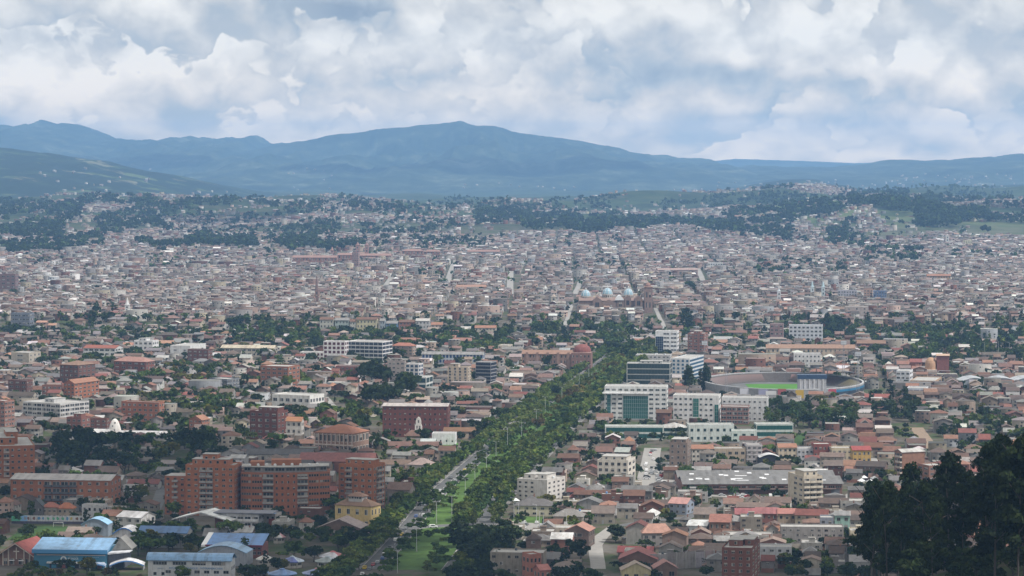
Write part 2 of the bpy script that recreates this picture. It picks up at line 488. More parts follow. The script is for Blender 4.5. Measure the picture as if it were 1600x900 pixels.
def raw_mesh(name, verts, faces_flat, loop_tot, mats, midx=None, fcol=None, smooth=False):
    me = bpy.data.meshes.new(name)
    verts = np.asarray(verts, np.float32); faces_flat = np.asarray(faces_flat, np.int32); loop_tot = np.asarray(loop_tot, np.int32)
    me.vertices.add(len(verts)); me.vertices.foreach_set('co', verts.ravel())
    me.loops.add(len(faces_flat)); me.loops.foreach_set('vertex_index', faces_flat)
    me.polygons.add(len(loop_tot))
    st = np.zeros(len(loop_tot), np.int32); st[1:] = np.cumsum(loop_tot)[:-1]
    me.polygons.foreach_set('loop_start', st)
    for mt in mats:
        me.materials.append(MAT[mt])
    if midx is not None:
        me.polygons.foreach_set('material_index', np.asarray(midx, np.int32))
    if fcol is not None:
        at = me.attributes.new('col', 'FLOAT_COLOR', 'FACE')
        c4 = np.ones((len(loop_tot), 4), np.float32); c4[:, :3] = fcol
        at.data.foreach_set('color', c4.ravel())
    if smooth:
        me.polygons.foreach_set('use_smooth', np.ones(len(loop_tot), bool))
    me.update(calc_edges=True)
    me.validate()
    return me


def grid_mesh(name, X, Y, Z, mats, smooth=True):
    r, c = X.shape
    v = np.stack([X, Y, Z], -1).reshape(-1, 3)
    i = np.arange(r * c).reshape(r, c)
    q = np.stack([i[:-1, :-1], i[:-1, 1:], i[1:, 1:], i[1:, :-1]], -1).reshape(-1, 4)
    return raw_mesh(name, v, q.ravel(), np.full(len(q), 4), mats, smooth=smooth)


# ------------------------------------------------------------------ the ground sheet
ysr = np.concatenate([np.linspace(-400, 1200, 60), np.linspace(1240, 3140, 20), np.linspace(3150, 3240, 8), np.linspace(3300, 12600, 240), np.linspace(13000, 34000, 22)])
xsr = np.sign(np.linspace(-1, 1, 181)) * (np.abs(np.linspace(-1, 1, 181)) ** 1.6) * 9000
XX, YY = np.meshgrid(xsr, ysr)
XX = XX * (1 + np.clip(YY - 12600, 0, None)[:, :] / 14000)
obj('ground', grid_mesh('ground', XX, YY, hgt(XX, YY), ['open_ground']), kind='structure')


# ------------------------------------------------------------------ mountains
def vnoise(x, y, seed):
    """smooth value noise"""
    r = np.random.default_rng(seed).random((64, 64))
    xi = np.floor(x).astype(int); yi = np.floor(y).astype(int)
    fx = x - xi; fy = y - yi
    fx = fx * fx * (3 - 2 * fx); fy = fy * fy * (3 - 2 * fy)
    a = r[xi % 64, yi % 64]; b_ = r[(xi + 1) % 64, yi % 64]; c_ = r[xi % 64, (yi + 1) % 64]; d_ = r[(xi + 1) % 64, (yi + 1) % 64]
    return a * (1 - fx) * (1 - fy) + b_ * fx * (1 - fy) + c_ * (1 - fx) * fy + d_ * fx * fy


def ridged(x, y, seed, oct=5):
    s, a, f = 0, 0.5, 1.0
    for k in range(oct):
        s = s + a * (1 - np.abs(2 * vnoise(x * f, y * f, seed + k) - 1)); a *= 0.5; f *= 2.03
    return s


def mountain(name, sky_pts, dist, depth, base, seed, rough=0.16, jag=6):
    sp = np.array(sky_pts, float)
    px = np.linspace(sp[0, 0], sp[-1, 0], 420)
    py = np.interp(px, sp[:, 0], sp[:, 1])
    k = np.array([.25, .5, .25]); py = np.convolve(np.pad(py, 1, 'edge'), k, 'valid') if jag < 20 else py
    crest = HCAM + (257 - py) / FPX * dist
    xs = (px - 800) / FPX * dist
    crest = crest + (ridged(xs / 260, xs * 0 + seed, seed, 5) - .5) * jag * 1.5 + (ridged(xs / 60, xs * 0 + seed, seed + 2, 4) - .5) * jag * .7
    v = np.concatenate([np.linspace(0, 1, 84), np.linspace(1.03, 1.5, 6)])
    V, X = np.meshgrid(v, xs, indexing='ij')
    C = np.broadcast_to(crest, V.shape)
    up = np.where(V <= 1, V, 1 - (V - 1) * 1.3)
    # spurs and gullies running down from the crest, bending as they fall
    bend = (vnoise(X / 900 + 7, V * 3 + seed, seed + 3) - .5) * 900 * (1 - V)
    n = ridged((X + bend) / 1500 + 3, V * 1.1 + seed, seed, 4) - 0.66
    n2 = ridged((X + bend) / 420, V * 4.0, seed + 9, 4) - 0.62
    env = np.clip(np.where(V < .8, V * 1.6, (1 - V) * 6.4), 0, 1)
    prof = np.sin(np.clip(up, 0, 1) * pi / 2) ** 1.15
    Z = base + (C - base) * prof + (C - base) * env * (n * rough * 3.6 + n2 * rough * 1.25)
    Z = np.minimum(Z, np.where(V < 1, base + (C - base) * (0.03 + .97 * V ** .66), C + 5))
    Z = np.maximum(Z, 2.0)
    Y = dist - depth + V * depth
    o = obj(name, grid_mesh(name, X, Y, Z, ['foothill_side' if name == 'hill' else 'mountain_side'], smooth=True), kind='structure')
    return o


mountain('mountain', [(250, 320), (300, 296), (315, 278), (350, 256), (385, 238), (420, 229), (450, 223), (480, 219), (525, 211), (560, 208), (600, 201), (630, 199), (660, 195),
                      (700, 193), (712, 191), (720, 189), (732, 193), (745, 197), (772, 197), (790, 203), (810, 208), (850, 213), (900, 219), (935, 226), (965, 231), (985, 238),
                      (1020, 243), (1040, 242), (1060, 247), (1085, 247), (1110, 248), (1130, 257), (1150, 260), (1165, 261), (1177, 256), (1190, 262), (1220, 274), (1280, 292), (1340, 315)],
         23500, 6500, 20, 5, .36, 12)
mountain('mountain', [(-120, 200), (-40, 194), (0, 197), (8, 196), (20, 199), (38, 195), (50, 193), (57, 188), (65, 186), (73, 191), (90, 194), (115, 195), (130, 199), (148, 206), (160, 214),
                      (185, 217), (200, 221), (205, 219), (222, 223), (235, 220), (250, 223), (262, 218), (275, 217), (288, 214), (298, 213), (305, 216), (318, 213), (332, 217), (350, 218),
                      (380, 216), (400, 214), (406, 219), (418, 225), (440, 226), (480, 232), (560, 250)], 26000, 6500, 20, 21, .3, 34)
mountain('hill', [(-160, 226), (-60, 228), (0, 232), (25, 234), (45, 237), (70, 237), (95, 243), (125, 247), (150, 250), (175, 258), (205, 265), (240, 271), (262, 274), (285, 282),
                  (320, 290), (350, 300), (385, 309), (420, 318), (470, 330)], 13500, 3600, 40, 33, .24, 9)
mountain('mountain', [(1080, 290), (1120, 270), (1150, 262), (1200, 260), (1230, 262), (1290, 262), (1330, 260), (1352, 257), (1380, 255), (1392, 249), (1420, 250), (1450, 252), (1480, 251), (1520, 247),
                      (1560, 246), (1578, 244), (1592, 240), (1605, 241), (1660, 238), (1760, 236)], 22000, 5600, 20, 47, .36, 14)
mountain('mountain', [(1040, 262), (1100, 253), (1150, 248), (1200, 250), (1260, 252), (1330, 255), (1400, 254), (1500, 252), (1600, 250), (1700, 250)], 30500, 3000, 20, 61, .1)
mountain('hill', [(1060, 330), (1110, 312), (1150, 300), (1185, 290), (1215, 284), (1250, 281), (1275, 282), (1300, 288), (1350, 300), (1400, 303), (1450, 300), (1490, 296), (1530, 292), (1570, 293), (1620, 289), (1720, 290)],
         14500, 3400, 30, 77, .3, 9)

# ------------------------------------------------------------------ haze over the whole valley
m = bpy.data.materials.new('valley_haze')
m.use_nodes = True
m.node_tree.nodes.clear()
N = NT(m.node_tree)
pv_ = N.n('ShaderNodeVolumePrincipled', ins={'Color': (.31, .58, 1.0, 1), 'Density': 4.6e-5, 'Anisotropy': 0.0})
N.link(pv_.outputs[0], N.n('ShaderNodeOutputMaterial').inputs['Volume'])
MAT['valley_haze'] = m
MB().box(-27000, 27000, -600, 34800, -6, 720).build('haze', 'valley_haze', kind='stuff')

# ------------------------------------------------------------------ which ground is taken
OX0, OY0, OCELL = -2000.0, 1150.0, 3.0
OCC = np.zeros((1340, 3700), np.uint8)


def mark_rect(cx, cy, w, d, rz=0.0, margin=1.5, val=1):
    r = math.hypot(w, d) / 2 + margin + 3
    i0, i1 = int((cx - r - OX0) / OCELL), int((cx + r - OX0) / OCELL) + 1
    j0, j1 = int((cy - r - OY0) / OCELL), int((cy + r - OY0) / OCELL) + 1
    i0, j0 = max(i0, 0), max(j0, 0)
    if i1 <= i0 or j1 <= j0:
        return
    ii, jj = np.meshgrid(np.arange(i0, min(i1, OCC.shape[0])), np.arange(j0, min(j1, OCC.shape[1])), indexing='ij')
    x = OX0 + (ii + .5) * OCELL - cx; y = OY0 + (jj + .5) * OCELL - cy
    c, s = cos(rz), sin(rz)
    u, v = x * c + y * s, -x * s + y * c
    inside = (np.abs(u) < w / 2 + margin) & (np.abs(v) < d / 2 + margin)
    OCC[ii[inside], jj[inside]] = val


def mark_line(pts, w, val=1):
    for a, b in zip(pts[:-1], pts[1:]):
        L = math.hypot(b[0] - a[0], b[1] - a[1])
        mark_rect((a[0] + b[0]) / 2, (a[1] + b[1]) / 2, L + w * .6, w, atan2(b[1] - a[1], b[0] - a[0]), 0, val)


def taken(x, y):
    i = ((np.asarray(x) - OX0) / OCELL).astype(int); j = ((np.asarray(y) - OY0) / OCELL).astype(int)
    ok = (i >= 0) & (j >= 0) & (i < OCC.shape[0]) & (j < OCC.shape[1])
    return np.where(ok, OCC[np.clip(i, 0, OCC.shape[0] - 1), np.clip(j, 0, OCC.shape[1] - 1)], 0)


def strip(name, pts, w, z, mat, kind='structure', parent=None, off=0.0, follow=False, color=None, thick=0.0):
    """a ribbon of given width along world points; a raised one gets sides"""
    P = [Vector((p[0], p[1])) for p in pts]
    T = []
    for i in range(len(P)):
        a = P[max(i - 1, 0)]; b = P[min(i + 1, len(P) - 1)]
        T.append((b - a).normalized())
    mb = MB()
    v = []
    for p, t in zip(P, T):
        nrm = Vector((t.y, -t.x))
        for s in (-.5, .5):
            q = p + nrm * (off + s * w)
            v.append((q.x, q.y, float(hgt(q.x, q.y)) + z if follow else z))
    n = len(P)
    mb.add(v, [(2 * i, 2 * i + 1, 2 * i + 3, 2 * i + 2) for i in range(n - 1)])
    if thick:
        vb = [(a, b_, c - thick) for a, b_, c in v]
        mb.add(v + vb, [(2 * i, 2 * i + 2, 2 * n + 2 * i + 2, 2 * n + 2 * i) for i in range(n - 1)] + [(2 * i + 3, 2 * i + 1, 2 * n + 2 * i + 1, 2 * n + 2 * i + 3) for i in range(n - 1)])
    return mb.build(name, mat, parent, color, kind=kind)


def densify(pts, step=25):
    out = [Vector(pts[0])]
    for a, b in zip(pts[:-1], pts[1:]):
        a, b = Vector(a), Vector(b)
        k = max(1, int((b - a).length / step))
        out += [a.lerp(b, (i + 1) / k) for i in range(k)]
    return out


# ------------------------------------------------------------------ the tree-lined avenue
AVP = [(556, 912), (578, 893), (614, 855), (638, 825), (658, 800), (678, 775), (706, 750), (736, 725), (756, 707), (778, 688), (803, 666), (841, 637), (880, 611), (912, 587), (940, 567), (960, 550), (972, 541)]
AVL = [Vector((p[0], p[1])) for p in ground([p[0] for p in AVP], [p[1] for p in AVP])]
AVL = [AVL[0] + (AVL[0] - AVL[2]) * .6] + AVL


def offset_line(L, off):
    out = []
    for i in range(len(L)):
        t = (L[min(i + 1, len(L) - 1)] - L[max(i - 1, 0)]).normalized()
        out.append(L[i] + Vector((t.y, -t.x)) * off)
    return out


def smooth_line(L, n=2):
    for _ in range(n):
        L = [L[0]] + [(L[i - 1] + L[i] * 2 + L[i + 1]) / 4 for i in range(1, len(L) - 1)] + [L[-1]]
    return L


AVL = smooth_line(densify(AVL, 30), 4)
MEDW = 30.0
AVR = offset_line(AVL, MEDW + 10)
strip('road', AVL, 10.5, .02, 'asphalt')
strip('road', AVR, 9.5, .02, 'asphalt')
strip('lawn', offset_line(AVL, (MEDW + 10) / 2), MEDW - 1, .13, 'lawn', thick=.13)
for off in (-5.6, 5.6):
    strip('kerb', AVL, .5, .14, 'kerbstone', off=off, thick=.14)
for off in (-5.1, 5.1):
    strip('kerb', AVR, .5, .14, 'kerbstone', off=off, thick=.14)
strip('pavement', AVL, 2.6, .12, 'pavement', off=-7.2, thick=.12)
strip('pavement', AVR, 2.6, .12, 'pavement', off=6.7, thick=.12)
mk = MB()
for a, b in zip(AVL[:-1], AVL[1:]):
    for k in range(3):
        p = a.lerp(b, k / 3); q = a.lerp(b, k / 3 + .12)
        t = (q - p).normalized(); nn = Vector((t.y, -t.x)) * .12
        mk.add([(*(p - nn), .026), (*(p + nn), .026), (*(q + nn), .026), (*(q - nn), .026)], [(0, 1, 2, 3)])
mk.build('road_marking', 'line_paint', kind='structure')
mark_line(offset_line(AVL, (MEDW + 10) / 2), MEDW + 34, 2)
# the cross street through the lawn, and its kerbs
cs = [Vector(g1(628, 827)[:2]), Vector(g1(672, 823)[:2]), Vector(g1(715, 821)[:2]), Vector(g1(775, 818)[:2])]
strip('road', cs, 9, .16, 'asphalt')
strip('kerb', cs, .4, .26, 'kerbstone', off=4.7, thick=.2)
strip('kerb', cs, .4, .26, 'kerbstone', off=-4.7, thick=.2)


def side_road(pxs, w, mat='asphalt', name='road'):
    P = [Vector((p[0], p[1])) for p in ground([p[0] for p in pxs], [p[1] for p in pxs])]
    P = densify(P, 20)
    flat = max(p.y for p in P) < 3150
    strip(name, P, w, .03 if flat else .6, mat, follow=not flat)
    mark_line(P, w + 3, 1)
    return P


plain('worn_concrete', (.28, .268, .25), .9, var=.15, scale=.2)
side_road([(936, 905), (934, 880), (932, 868), (930, 852), (940, 838), (962, 822)], 7.5, 'worn_concrete')
side_road([(962, 822), (1010, 815), (1075, 808), (1112, 795), (1140, 780)], 7)
side_road([(1020, 700), (1016, 722), (1010, 748), (1030, 768), (1075, 772)], 12, 'worn_concrete')
side_road([(1075, 772), (1140, 776), (1230, 780), (1320, 778), (1360, 760)], 8, 'worn_concrete')
side_road([(1360, 716), (1376, 735), (1395, 752)], 8, 'worn_concrete')
side_road([(1432, 668), (1448, 690), (1470, 712)], 10, 'bare_earth')
side_road([(505, 620), (515, 632), (530, 648)], 9, 'worn_concrete')
side_road([(198, 748), (235, 742), (268, 738)], 8, 'worn_concrete')
side_road([(238, 800), (250, 778), (256, 760)], 8)
for pts, w in (([(697, 448), (703, 430), (709, 413)], 10), ([(797, 460), (797, 440), (798, 424)], 10), ([(1090, 420), (1096, 433), (1100, 446)], 9), ([(1024, 482), (1032, 500), (1040, 518)], 5),
               ([(893, 478), (886, 500), (880, 520)], 5), ([(612, 433), (605, 443), (598, 454)], 8), ([(908, 438), (904, 448), (898, 460)], 8), ([(1330, 398), (1348, 408), (1364, 416)], 10)):
    side_road(pts, w, 'worn_concrete')

# ------------------------------------------------------------------ shared pieces for buildings
plain('curtain', (.34, .32, .29), .9)
_wc = {}


_wr = random.Random(77)


def window_mesh(n=1, mats=('plaster', 'window_glass')):
    """unit window facing -Y, standing on z=0: frame with a pane set back, n lights wide; some have a blind or a drawn curtain"""
    var = _wr.choice((0, 0, 0, 0, 1, 2, 3)) if mats[1] == 'window_glass' and n < 6 else 0
    key = (n, mats, var)
    if key not in _wc:
        mb = MB()
        f = .06
        mb.box(-.5, .5, -.09, 0, 0, f).box(-.5, .5, -.09, 0, 1 - f, 1)
        ft = min(.06, .25 / n)
        for i in range(n + 1):
            x = -.5 + i / n
            mb.box(max(x - ft / 2, -.5), min(x + ft / 2, .5), -.085, 0, f, 1 - f)
        mb.add([(-.5, -.03, f), (.5, -.03, f), (.5, -.03, 1 - f), (-.5, -.03, 1 - f)], [(0, 1, 2, 3)], 1)
        if var == 1:
            mb.add([(-.5, -.036, .5), (.5, -.036, .5), (.5, -.036, 1 - f), (-.5, -.036, 1 - f)], [(0, 1, 2, 3)], 2)
        elif var == 2:
            mb.add([(-.5, -.036, f), (-.12, -.036, f), (-.16, -.036, 1 - f), (-.5, -.036, 1 - f)], [(0, 1, 2, 3)], 2)
        elif var == 3:
            mb.add([(.18, -.036, f), (.5, -.036, f), (.5, -.036, 1 - f), (.2, -.036, 1 - f)], [(0, 1, 2, 3)], 2)
        _wc[key] = mb.mesh('window', list(mats) + (['curtain'] if var else []))
    return _wc[key]


def door_mesh():
    if 'door' not in _wc:
        mb = MB().box(-.5, -.44, -.1, 0, 0, 1).box(.44, .5, -.1, 0, 0, 1).box(-.44, .44, -.1, 0, .95, 1).box(-.44, .44, -.05, 0, 0, .95).box(.3, .36, -.1, -.05, .45, .5)
        _wc['door'] = mb.mesh('door', 'painted')
    return _wc['door']


def balcony_mesh():
    if 'balc' not in _wc:
        mb = MB().box(-.5, .5, -1, 0, -.16, 0).box(-.5, .5, -1, -.92, 0, .75).box(-.5, -.47, -.92, 0, 0, .75).box(.47, .5, -.92, 0, 0, .75).box(-.5, .5, -.99, -.93, .75, .95)
        _wc['balc'] = mb.mesh('balcony', 'plaster')
    return _wc['balc']


def tank_mesh():
    if 'tank' not in _wc:
        mb = MB().lathe([(.5, 0), (.55, .1), (.55, .85), (.45, 1.0), (.18, 1.12), (.18, 1.2)], n=10)
        _wc['tank'] = mb.mesh('water_tank', 'painted')
    return _wc['tank']


def on_face(face, W_, D_, u):
    if face == 'F':
        return (u, -D_ / 2, 0), 0.0
    if face == 'R':
        return (W_ / 2, u, 0), pi / 2
    if face == 'L':
        return (-W_ / 2, -u, 0), -pi / 2
    return (-u, D_ / 2, 0), pi


def put(me, name, root, face, W_, D_, u, z, sx_, sz_, color, sy_=1.0):
    (x, y, _), r = on_face(face, W_, D_, u)
    return obj(name, me, root, color, (x, y, z), r, (sx_, sy_, sz_))


C_ = dict(white=(.72, .71, .69), cream=(.56, .49, .37), grey=(.32, .315, .31), lightgrey=(.5, .5, .49), orange=(.345, .145, .078), brick=(.25, .10, .065), darkbrick=(.145, .058, .048), brown=(.2, .12, .085),
          beige=(.46, .38, .29), yellow=(.62, .45, .17), terracotta=(.36, .155, .095), redroof=(.29, .08, .075), rust=(.27, .10, .07), greyroof=(.23, .225, .22), paleroof=(.45, .44, .42), darkroof=(.09, .085, .085),
          maroon=(.17, .06, .055), pink=(.5, .32, .27), frame=(.45, .45, .45), dark=(.03, .03, .035), bluepaint=(.05, .17, .42), skyblue=(.23, .42, .62), tealglass=(.04, .10, .10), greenglass=(.03, .12, .10),
          blueglass=(.03, .07, .13), darkglass=(.02, .025, .03), brownroof=(.16, .095, .07), mint=(.35, .55, .45), whiteroof=(.74, .75, .75), clay=(.30, .16, .11))
LAND = []          # (phrase, px, py) things that other labels can point at
AUTO = []          # (object, description, px, py, noun) labelled once everything stands


def hip_roof(mb, w, d, z, rh, over=.5, th=.18, ridge=None):
    a, b = w / 2 + over, d / 2 + over
    if ridge is None:
        ridge = max(w - d, 0) / 2 if w >= d else max(d - w, 0) / 2
    if w >= d:
        r0, r1 = (-ridge, 0), (ridge, 0)
    else:
        r0, r1 = (0, -ridge), (0, ridge)
    v = [(-a, -b, z), (a, -b, z), (a, b, z), (-a, b, z), (r0[0], r0[1], z + rh), (r1[0], r1[1], z + rh)]
    if w >= d:
        f = [(0, 1, 5, 4), (1, 2, 5), (2, 3, 4, 5), (3, 0, 4)]
    else:
        f = [(0, 1, 4), (1, 2, 5, 4), (2, 3, 5), (3, 0, 4, 5)]
    mb.add(v, f)
    mb.box(-a, a, -b, b, z - th, z - .003)


def gable_roof(mb, w, d, z, rh, axis='x', over=.5, th=.2):
    """two sloping slabs; axis is the ridge's direction"""
    if axis == 'x':
        b = d / 2; k = rh / b; o = over
        for s in (-1, 1):
            y0, z0 = s * (b + o), z - k * o
            prof = [(y0, z0), (0, z + rh), (0, z + rh + th), (y0, z0 + th)]
            mb.extrude_x(prof if s < 0 else prof[::-1], -w / 2 - o, w / 2 + o)
    else:
        b = w / 2; k = rh / b; o = over
        for s in (-1, 1):
            x0, z0 = s * (b + o), z - k * o
            prof = [(x0, z0), (0, z + rh), (0, z + rh + th), (x0, z0 + th)]
            mb.extrude_y(prof if s < 0 else prof[::-1], -d / 2 - o, d / 2 + o)


def walls(mb, w, d, h, rh=0, axis=None):
    if rh and axis == 'x':
        mb.extrude_x([(-d / 2, 0), (d / 2, 0), (d / 2, h), (0, h + rh - .03), (-d / 2, h)], -w / 2, w / 2)
    elif rh and axis == 'y':
        mb.extrude_y([(-w / 2, 0), (w / 2, 0), (w / 2, h), (0, h + rh - .03), (-w / 2, h)], -d / 2, d / 2)
    else:
        mb.box(-w / 2, w / 2, -d / 2, d / 2, 0, h)


def place(px0, px1, yb, yaw, fr, D_=None):
    """base corners in the photo -> world centre, size"""
    pxc = (px0 + px1) / 2
    p = g1(pxc, yb)
    s = FPX / p[1]
    tot = (px1 - px0) / s
    va = yaw + atan2(p[0], p[1])          # the face's turn against the line of sight
    a = max(abs(sin(va)), .04)
    W_ = tot * fr / cos(va)
    if fr > .97:
        D_ = D_ or 14.0
    else:
        D_ = D_ or min(max(tot * (1 - fr) / a, 6), 60)
    # nearest point of the footprint sits on the base line
    ext = (W_ * abs(sin(yaw)) + D_ * cos(yaw)) / 2
    cy = p[1] + ext * .8
    cx = (pxc - 800) / FPX * cy
    return cx, cy, float(hgt(cx, cy)), W_, D_, s


def flat_roof(root, W_, D_, H_, col, mat='concrete', wallcol=None, wallmat='plaster', par=.8):
    MB().box(-W_ / 2 + .25, W_ / 2 - .25, -D_ / 2 + .25, D_ / 2 - .25, H_ - .1, H_ + .12).build('roof', mat, root, col)
    if par:
        t = .22
        MB().box(-W_ / 2, W_ / 2, -D_ / 2, -D_ / 2 + t, H_, H_ + par).box(-W_ / 2, W_ / 2, D_ / 2 - t, D_ / 2, H_, H_ + par).box(
            -W_ / 2, -W_ / 2 + t, -D_ / 2 + t, D_ / 2 - t, H_, H_ + par).box(W_ / 2 - t, W_ / 2, -D_ / 2 + t, D_ / 2 - t, H_, H_ + par).build('parapet', wallmat, root, wallcol)


def facade(root, face, W_, D_, z0, fh, floors, cols, ww=.55, wh=.5, band=False, glass='window_glass', frame=(.4, .4, .4), skip=(), sill=.28, balc=(), balccol=None, margin=0.0, gcol=None):
    L = (W_ if face in 'FB' else D_) - 2 * margin
    bw = L / cols
    for k in range(floors):
        z = z0 + k * fh + sill * fh
        if band:
            n = max(2, int(L / 2.4))
            w = put(window_mesh(min(n, 14), ('plaster', glass)), 'window', root, face, W_, D_, 0, z, L * .96, wh * fh, gcol or frame)
            continue
        for i in range(cols):
            u = -L / 2 + (i + .5) * bw
            if (k, i) in skip:
                continue
            if i in balc:
                put(window_mesh(2, ('plaster', glass)), 'window', root, face, W_, D_, u, z0 + k * fh + .1, bw * .84, fh * .72, gcol or frame)
                put(balcony_mesh(), 'balcony', root, face, W_, D_, u, z0 + k * fh + .12, bw * .92, 1.15, balccol or frame, 1.5)
            else:
                put(window_mesh(2 if bw * ww > 1.6 else 1, ('plaster', glass)), 'window', root, face, W_, D_, u, z, bw * ww, wh * fh, gcol or frame)


def block(name, label, cat, px0, px1, yt, yb, yaw=-15, fr=.8, floors=4, wall='orange', wm='brick', cols=6, scols=3, roof='flat', rcol=None, rmat=None, rh=2.5, D_=None, ww=.55, wh=.48, band=False, sband=None,
          balc=(), sbalc=(), balccol=None, slabs=None, pent=(), glass='window_glass', frame=(.4, .4, .4), gcol=None, land=None, group=None, skip=(), tanks=0, par=.8, ground_dark=False, sskip=()):
    yaw = radians(yaw)
    cx, cy, cz, W_, D_, s = place(px0, px1, yb, yaw, fr, D_)
    ang = HCAM / cy
    H_ = (yb - yt) / s - (D_ * ang * .6 if roof == 'flat' else 0) - (rh * .8 if roof != 'flat' else par)
    H_ = max(H_, 2.6 * floors)
    wc = C_[wall] if isinstance(wall, str) else wall
    rc = (C_[rcol] if isinstance(rcol, str) else rcol) or (.3, .29, .28)
    root = thing(name, label, cat, (cx, cy, cz), yaw, group)
    mark_rect(cx, cy, W_, D_, yaw)
    fh = H_ / floors
    mb = MB()
    if roof == 'gx':
        walls(mb, W_, D_, H_, rh, 'x')
    elif roof == 'gy':
        walls(mb, W_, D_, H_, rh, 'y')
    else:
        walls(mb, W_, D_, H_)
    mb.build('wall', wm, root, wc)
    if roof == 'flat':
        flat_roof(root, W_, D_, H_, rc, rmat or 'concrete', wc, wm, par)
    else:
        mb = MB()
        if roof == 'hip':
            hip_roof(mb, W_, D_, H_ + .2, rh)
        else:
            gable_roof(mb, W_, D_, H_, rh, roof[1])
        mb.build('roof', rmat or 'clay_tile', root, rc)
    facade(root, 'F', W_, D_, 0, fh, floors, cols, ww, wh, band, glass, frame, skip, balc=balc, balccol=balccol, gcol=gcol)
    side = 'R' if (yaw + atan2(cx, cy)) < 0 else 'L'
    facade(root, side, W_, D_, 0, fh, floors, scols, ww, wh, band if sband is None else sband, glass, frame, sskip, balc=sbalc, balccol=balccol, gcol=gcol)
    if slabs:
        for k in range(1, floors + 1):
            e = .18
            MB().box(-W_ / 2 - e, W_ / 2 + e, -D_ / 2 - e, D_ / 2 + e, k * fh - .32, k * fh - .02).build('floor_slab', 'plaster', root, C_[slabs] if isinstance(slabs, str) else slabs)
    for (u0, u1, v0, v1, h) in pent:
        p = MB().box(-W_ / 2 + u0 * W_, -W_ / 2 + u1 * W_, -D_ / 2 + v0 * D_, -D_ / 2 + v1 * D_, H_ - .05, H_ + h).build('penthouse', wm, root, wc)
        MB().box(-W_ / 2 + u0 * W_ - .3, -W_ / 2 + u1 * W_ + .3, -D_ / 2 + v0 * D_ - .3, -D_ / 2 + v1 * D_ + .3, H_ + h, H_ + h + .25).build('roof_slab', 'concrete', p, rc)
        n = max(1, int((u1 - u0) * W_ / 4))
        for i in range(n):
            u = -W_ / 2 + (u0 + (u1 - u0) * (i + .5) / n) * W_
            obj('window', window_mesh(1), p, frame, (u, -D_ / 2 + v0 * D_, H_ + h * .3), 0, (1.4, 1, h * .5))
    r_ = random.Random(int(px0 * 7 + yb))
    for i in range(tanks):
        obj('water_tank', tank_mesh(), root, (.12, .13, .15) if i % 2 else (.6, .62, .64), (r_.uniform(-.4, .4) * W_, r_.uniform(-.35, .35) * D_, H_ + .12), 0, (1.3, 1.3, 1.3))
    if ground_dark:
        pass
    if land:
        LAND.append((land, (px0 + px1) / 2, (yt + yb) / 2))
    return root, W_, D_, H_


def custom(name, label, cat, px, py, yaw=0.0, land=None, lp=None, group=None):
    p = g1(px, py)
    root = thing(name, label, cat, tuple(p), radians(yaw), group)
    if land:
        LAND.append((land, *(lp or (px, py - 8))))
    return root, FPX / p[1], p

# ------------------------------------------------------------------ apartment blocks, offices and schools that stand out
AP, OF = 'apartment block', 'office building'
# --- lower left: brick apartment blocks
r, w, d, h = block('apartment_building', 'tallest orange brick apartment block with a column of grey balconies beside the curved block', AP, 288, 376, 722, 806, -9, .86, 9, (.385, .155, .08), 'brick', 7, 4,
                   balc=(2, 3), balccol=(.36, .33, .31), rcol=(.3, .2, .16), pent=((.1, .85, .25, .8, 3.4), (.3, .6, .35, .75, 6.2)), land='tallest orange apartment block', ww=.45, wh=.42)
mb = MB().box(-w / 2 - 13, -w / 2 + .02, -d / 2 + 2.2, d / 2 - 1, 0, h * .78)
wing = mb.build('side_wing', 'brick', r, (.35, .142, .076))
MB().box(-w / 2 - 12.8, -w / 2 - .2, -d / 2 + 2.4, d / 2 - 1.2, h * .78, h * .78 + .2).build('roof_slab', 'concrete', wing, (.33, .22, .18))
for k in range(7):
    for i in range(3):
        if i == 1:
            obj('balcony', balcony_mesh(), wing, (.36, .33, .31), (-w / 2 - 11 + i * 4.2, -d / 2 + 2.2, k * h / 9 + .12), 0, (3.4, 1.2, 1.15))
        obj('window', window_mesh(2), wing, (.3, .2, .17), (-w / 2 - 11 + i * 4.2, -d / 2 + 2.2, k * h / 9 + .9), 0, (1.7, 1, 1.4))

# curved block: its front is a shallow arc of eight bays
px0, px1, yb = 376, 516, 806
c = g1((px0 + px1) / 2, yb); s = FPX / c[1]; wid = (px1 - px0) / s
root = thing('apartment_building', 'wide orange brick apartment block with a curved front and set back grey top storey', AP, (c[0], c[1], 0), radians(4), None)
LAND.append(('curved orange apartment block', 445, 770))
mark_rect(c[0], c[1] + 10, wid, 26, 0)
nb = 8; R_ = wid * 1.25; pts = []
for i in range(nb + 1):
    t = (i / nb - .5)
    a = t * 2 * math.asin(.5 * wid / R_)
    pts.append((R_ * sin(a), R_ - R_ * cos(a)))
H1 = 24.5
MB().prism(pts + [(wid / 2, 20), (-wid / 2, 20)], 0, H1).build('wall', 'brick', root, (.335, .135, .074))
inner = [(x * .93, y + 2.4) for x, y in pts]
MB().prism(inner + [(wid * .465, 18), (-wid * .465, 18)], H1 - .05, H1 + 3.0).build('top_storey', 'plaster', root, (.25, .24, .24))
MB().prism([(x * .98, y + 1.2) for x, y in pts] + [(wid * .49, 19), (-wid * .49, 19)], H1 + 3.0, H1 + 3.4).build('roof', 'concrete', root, (.38, .36, .34))
p = MB().box(-8, 9, 9, 17, H1 + 3.4, H1 + 6.6).box(-20, -12, 8, 16, H1 + 3.4, H1 + 5.8).build('penthouse', 'brick', root, C_['orange'])
for i in range(9):
    obj('water_tank', tank_mesh(), root, (.6, .6, .6), (-wid * .4 + i * wid * .095, 6 + (i % 3), H1 + 3.4), 0, (1.5, 1.5, 1.2))
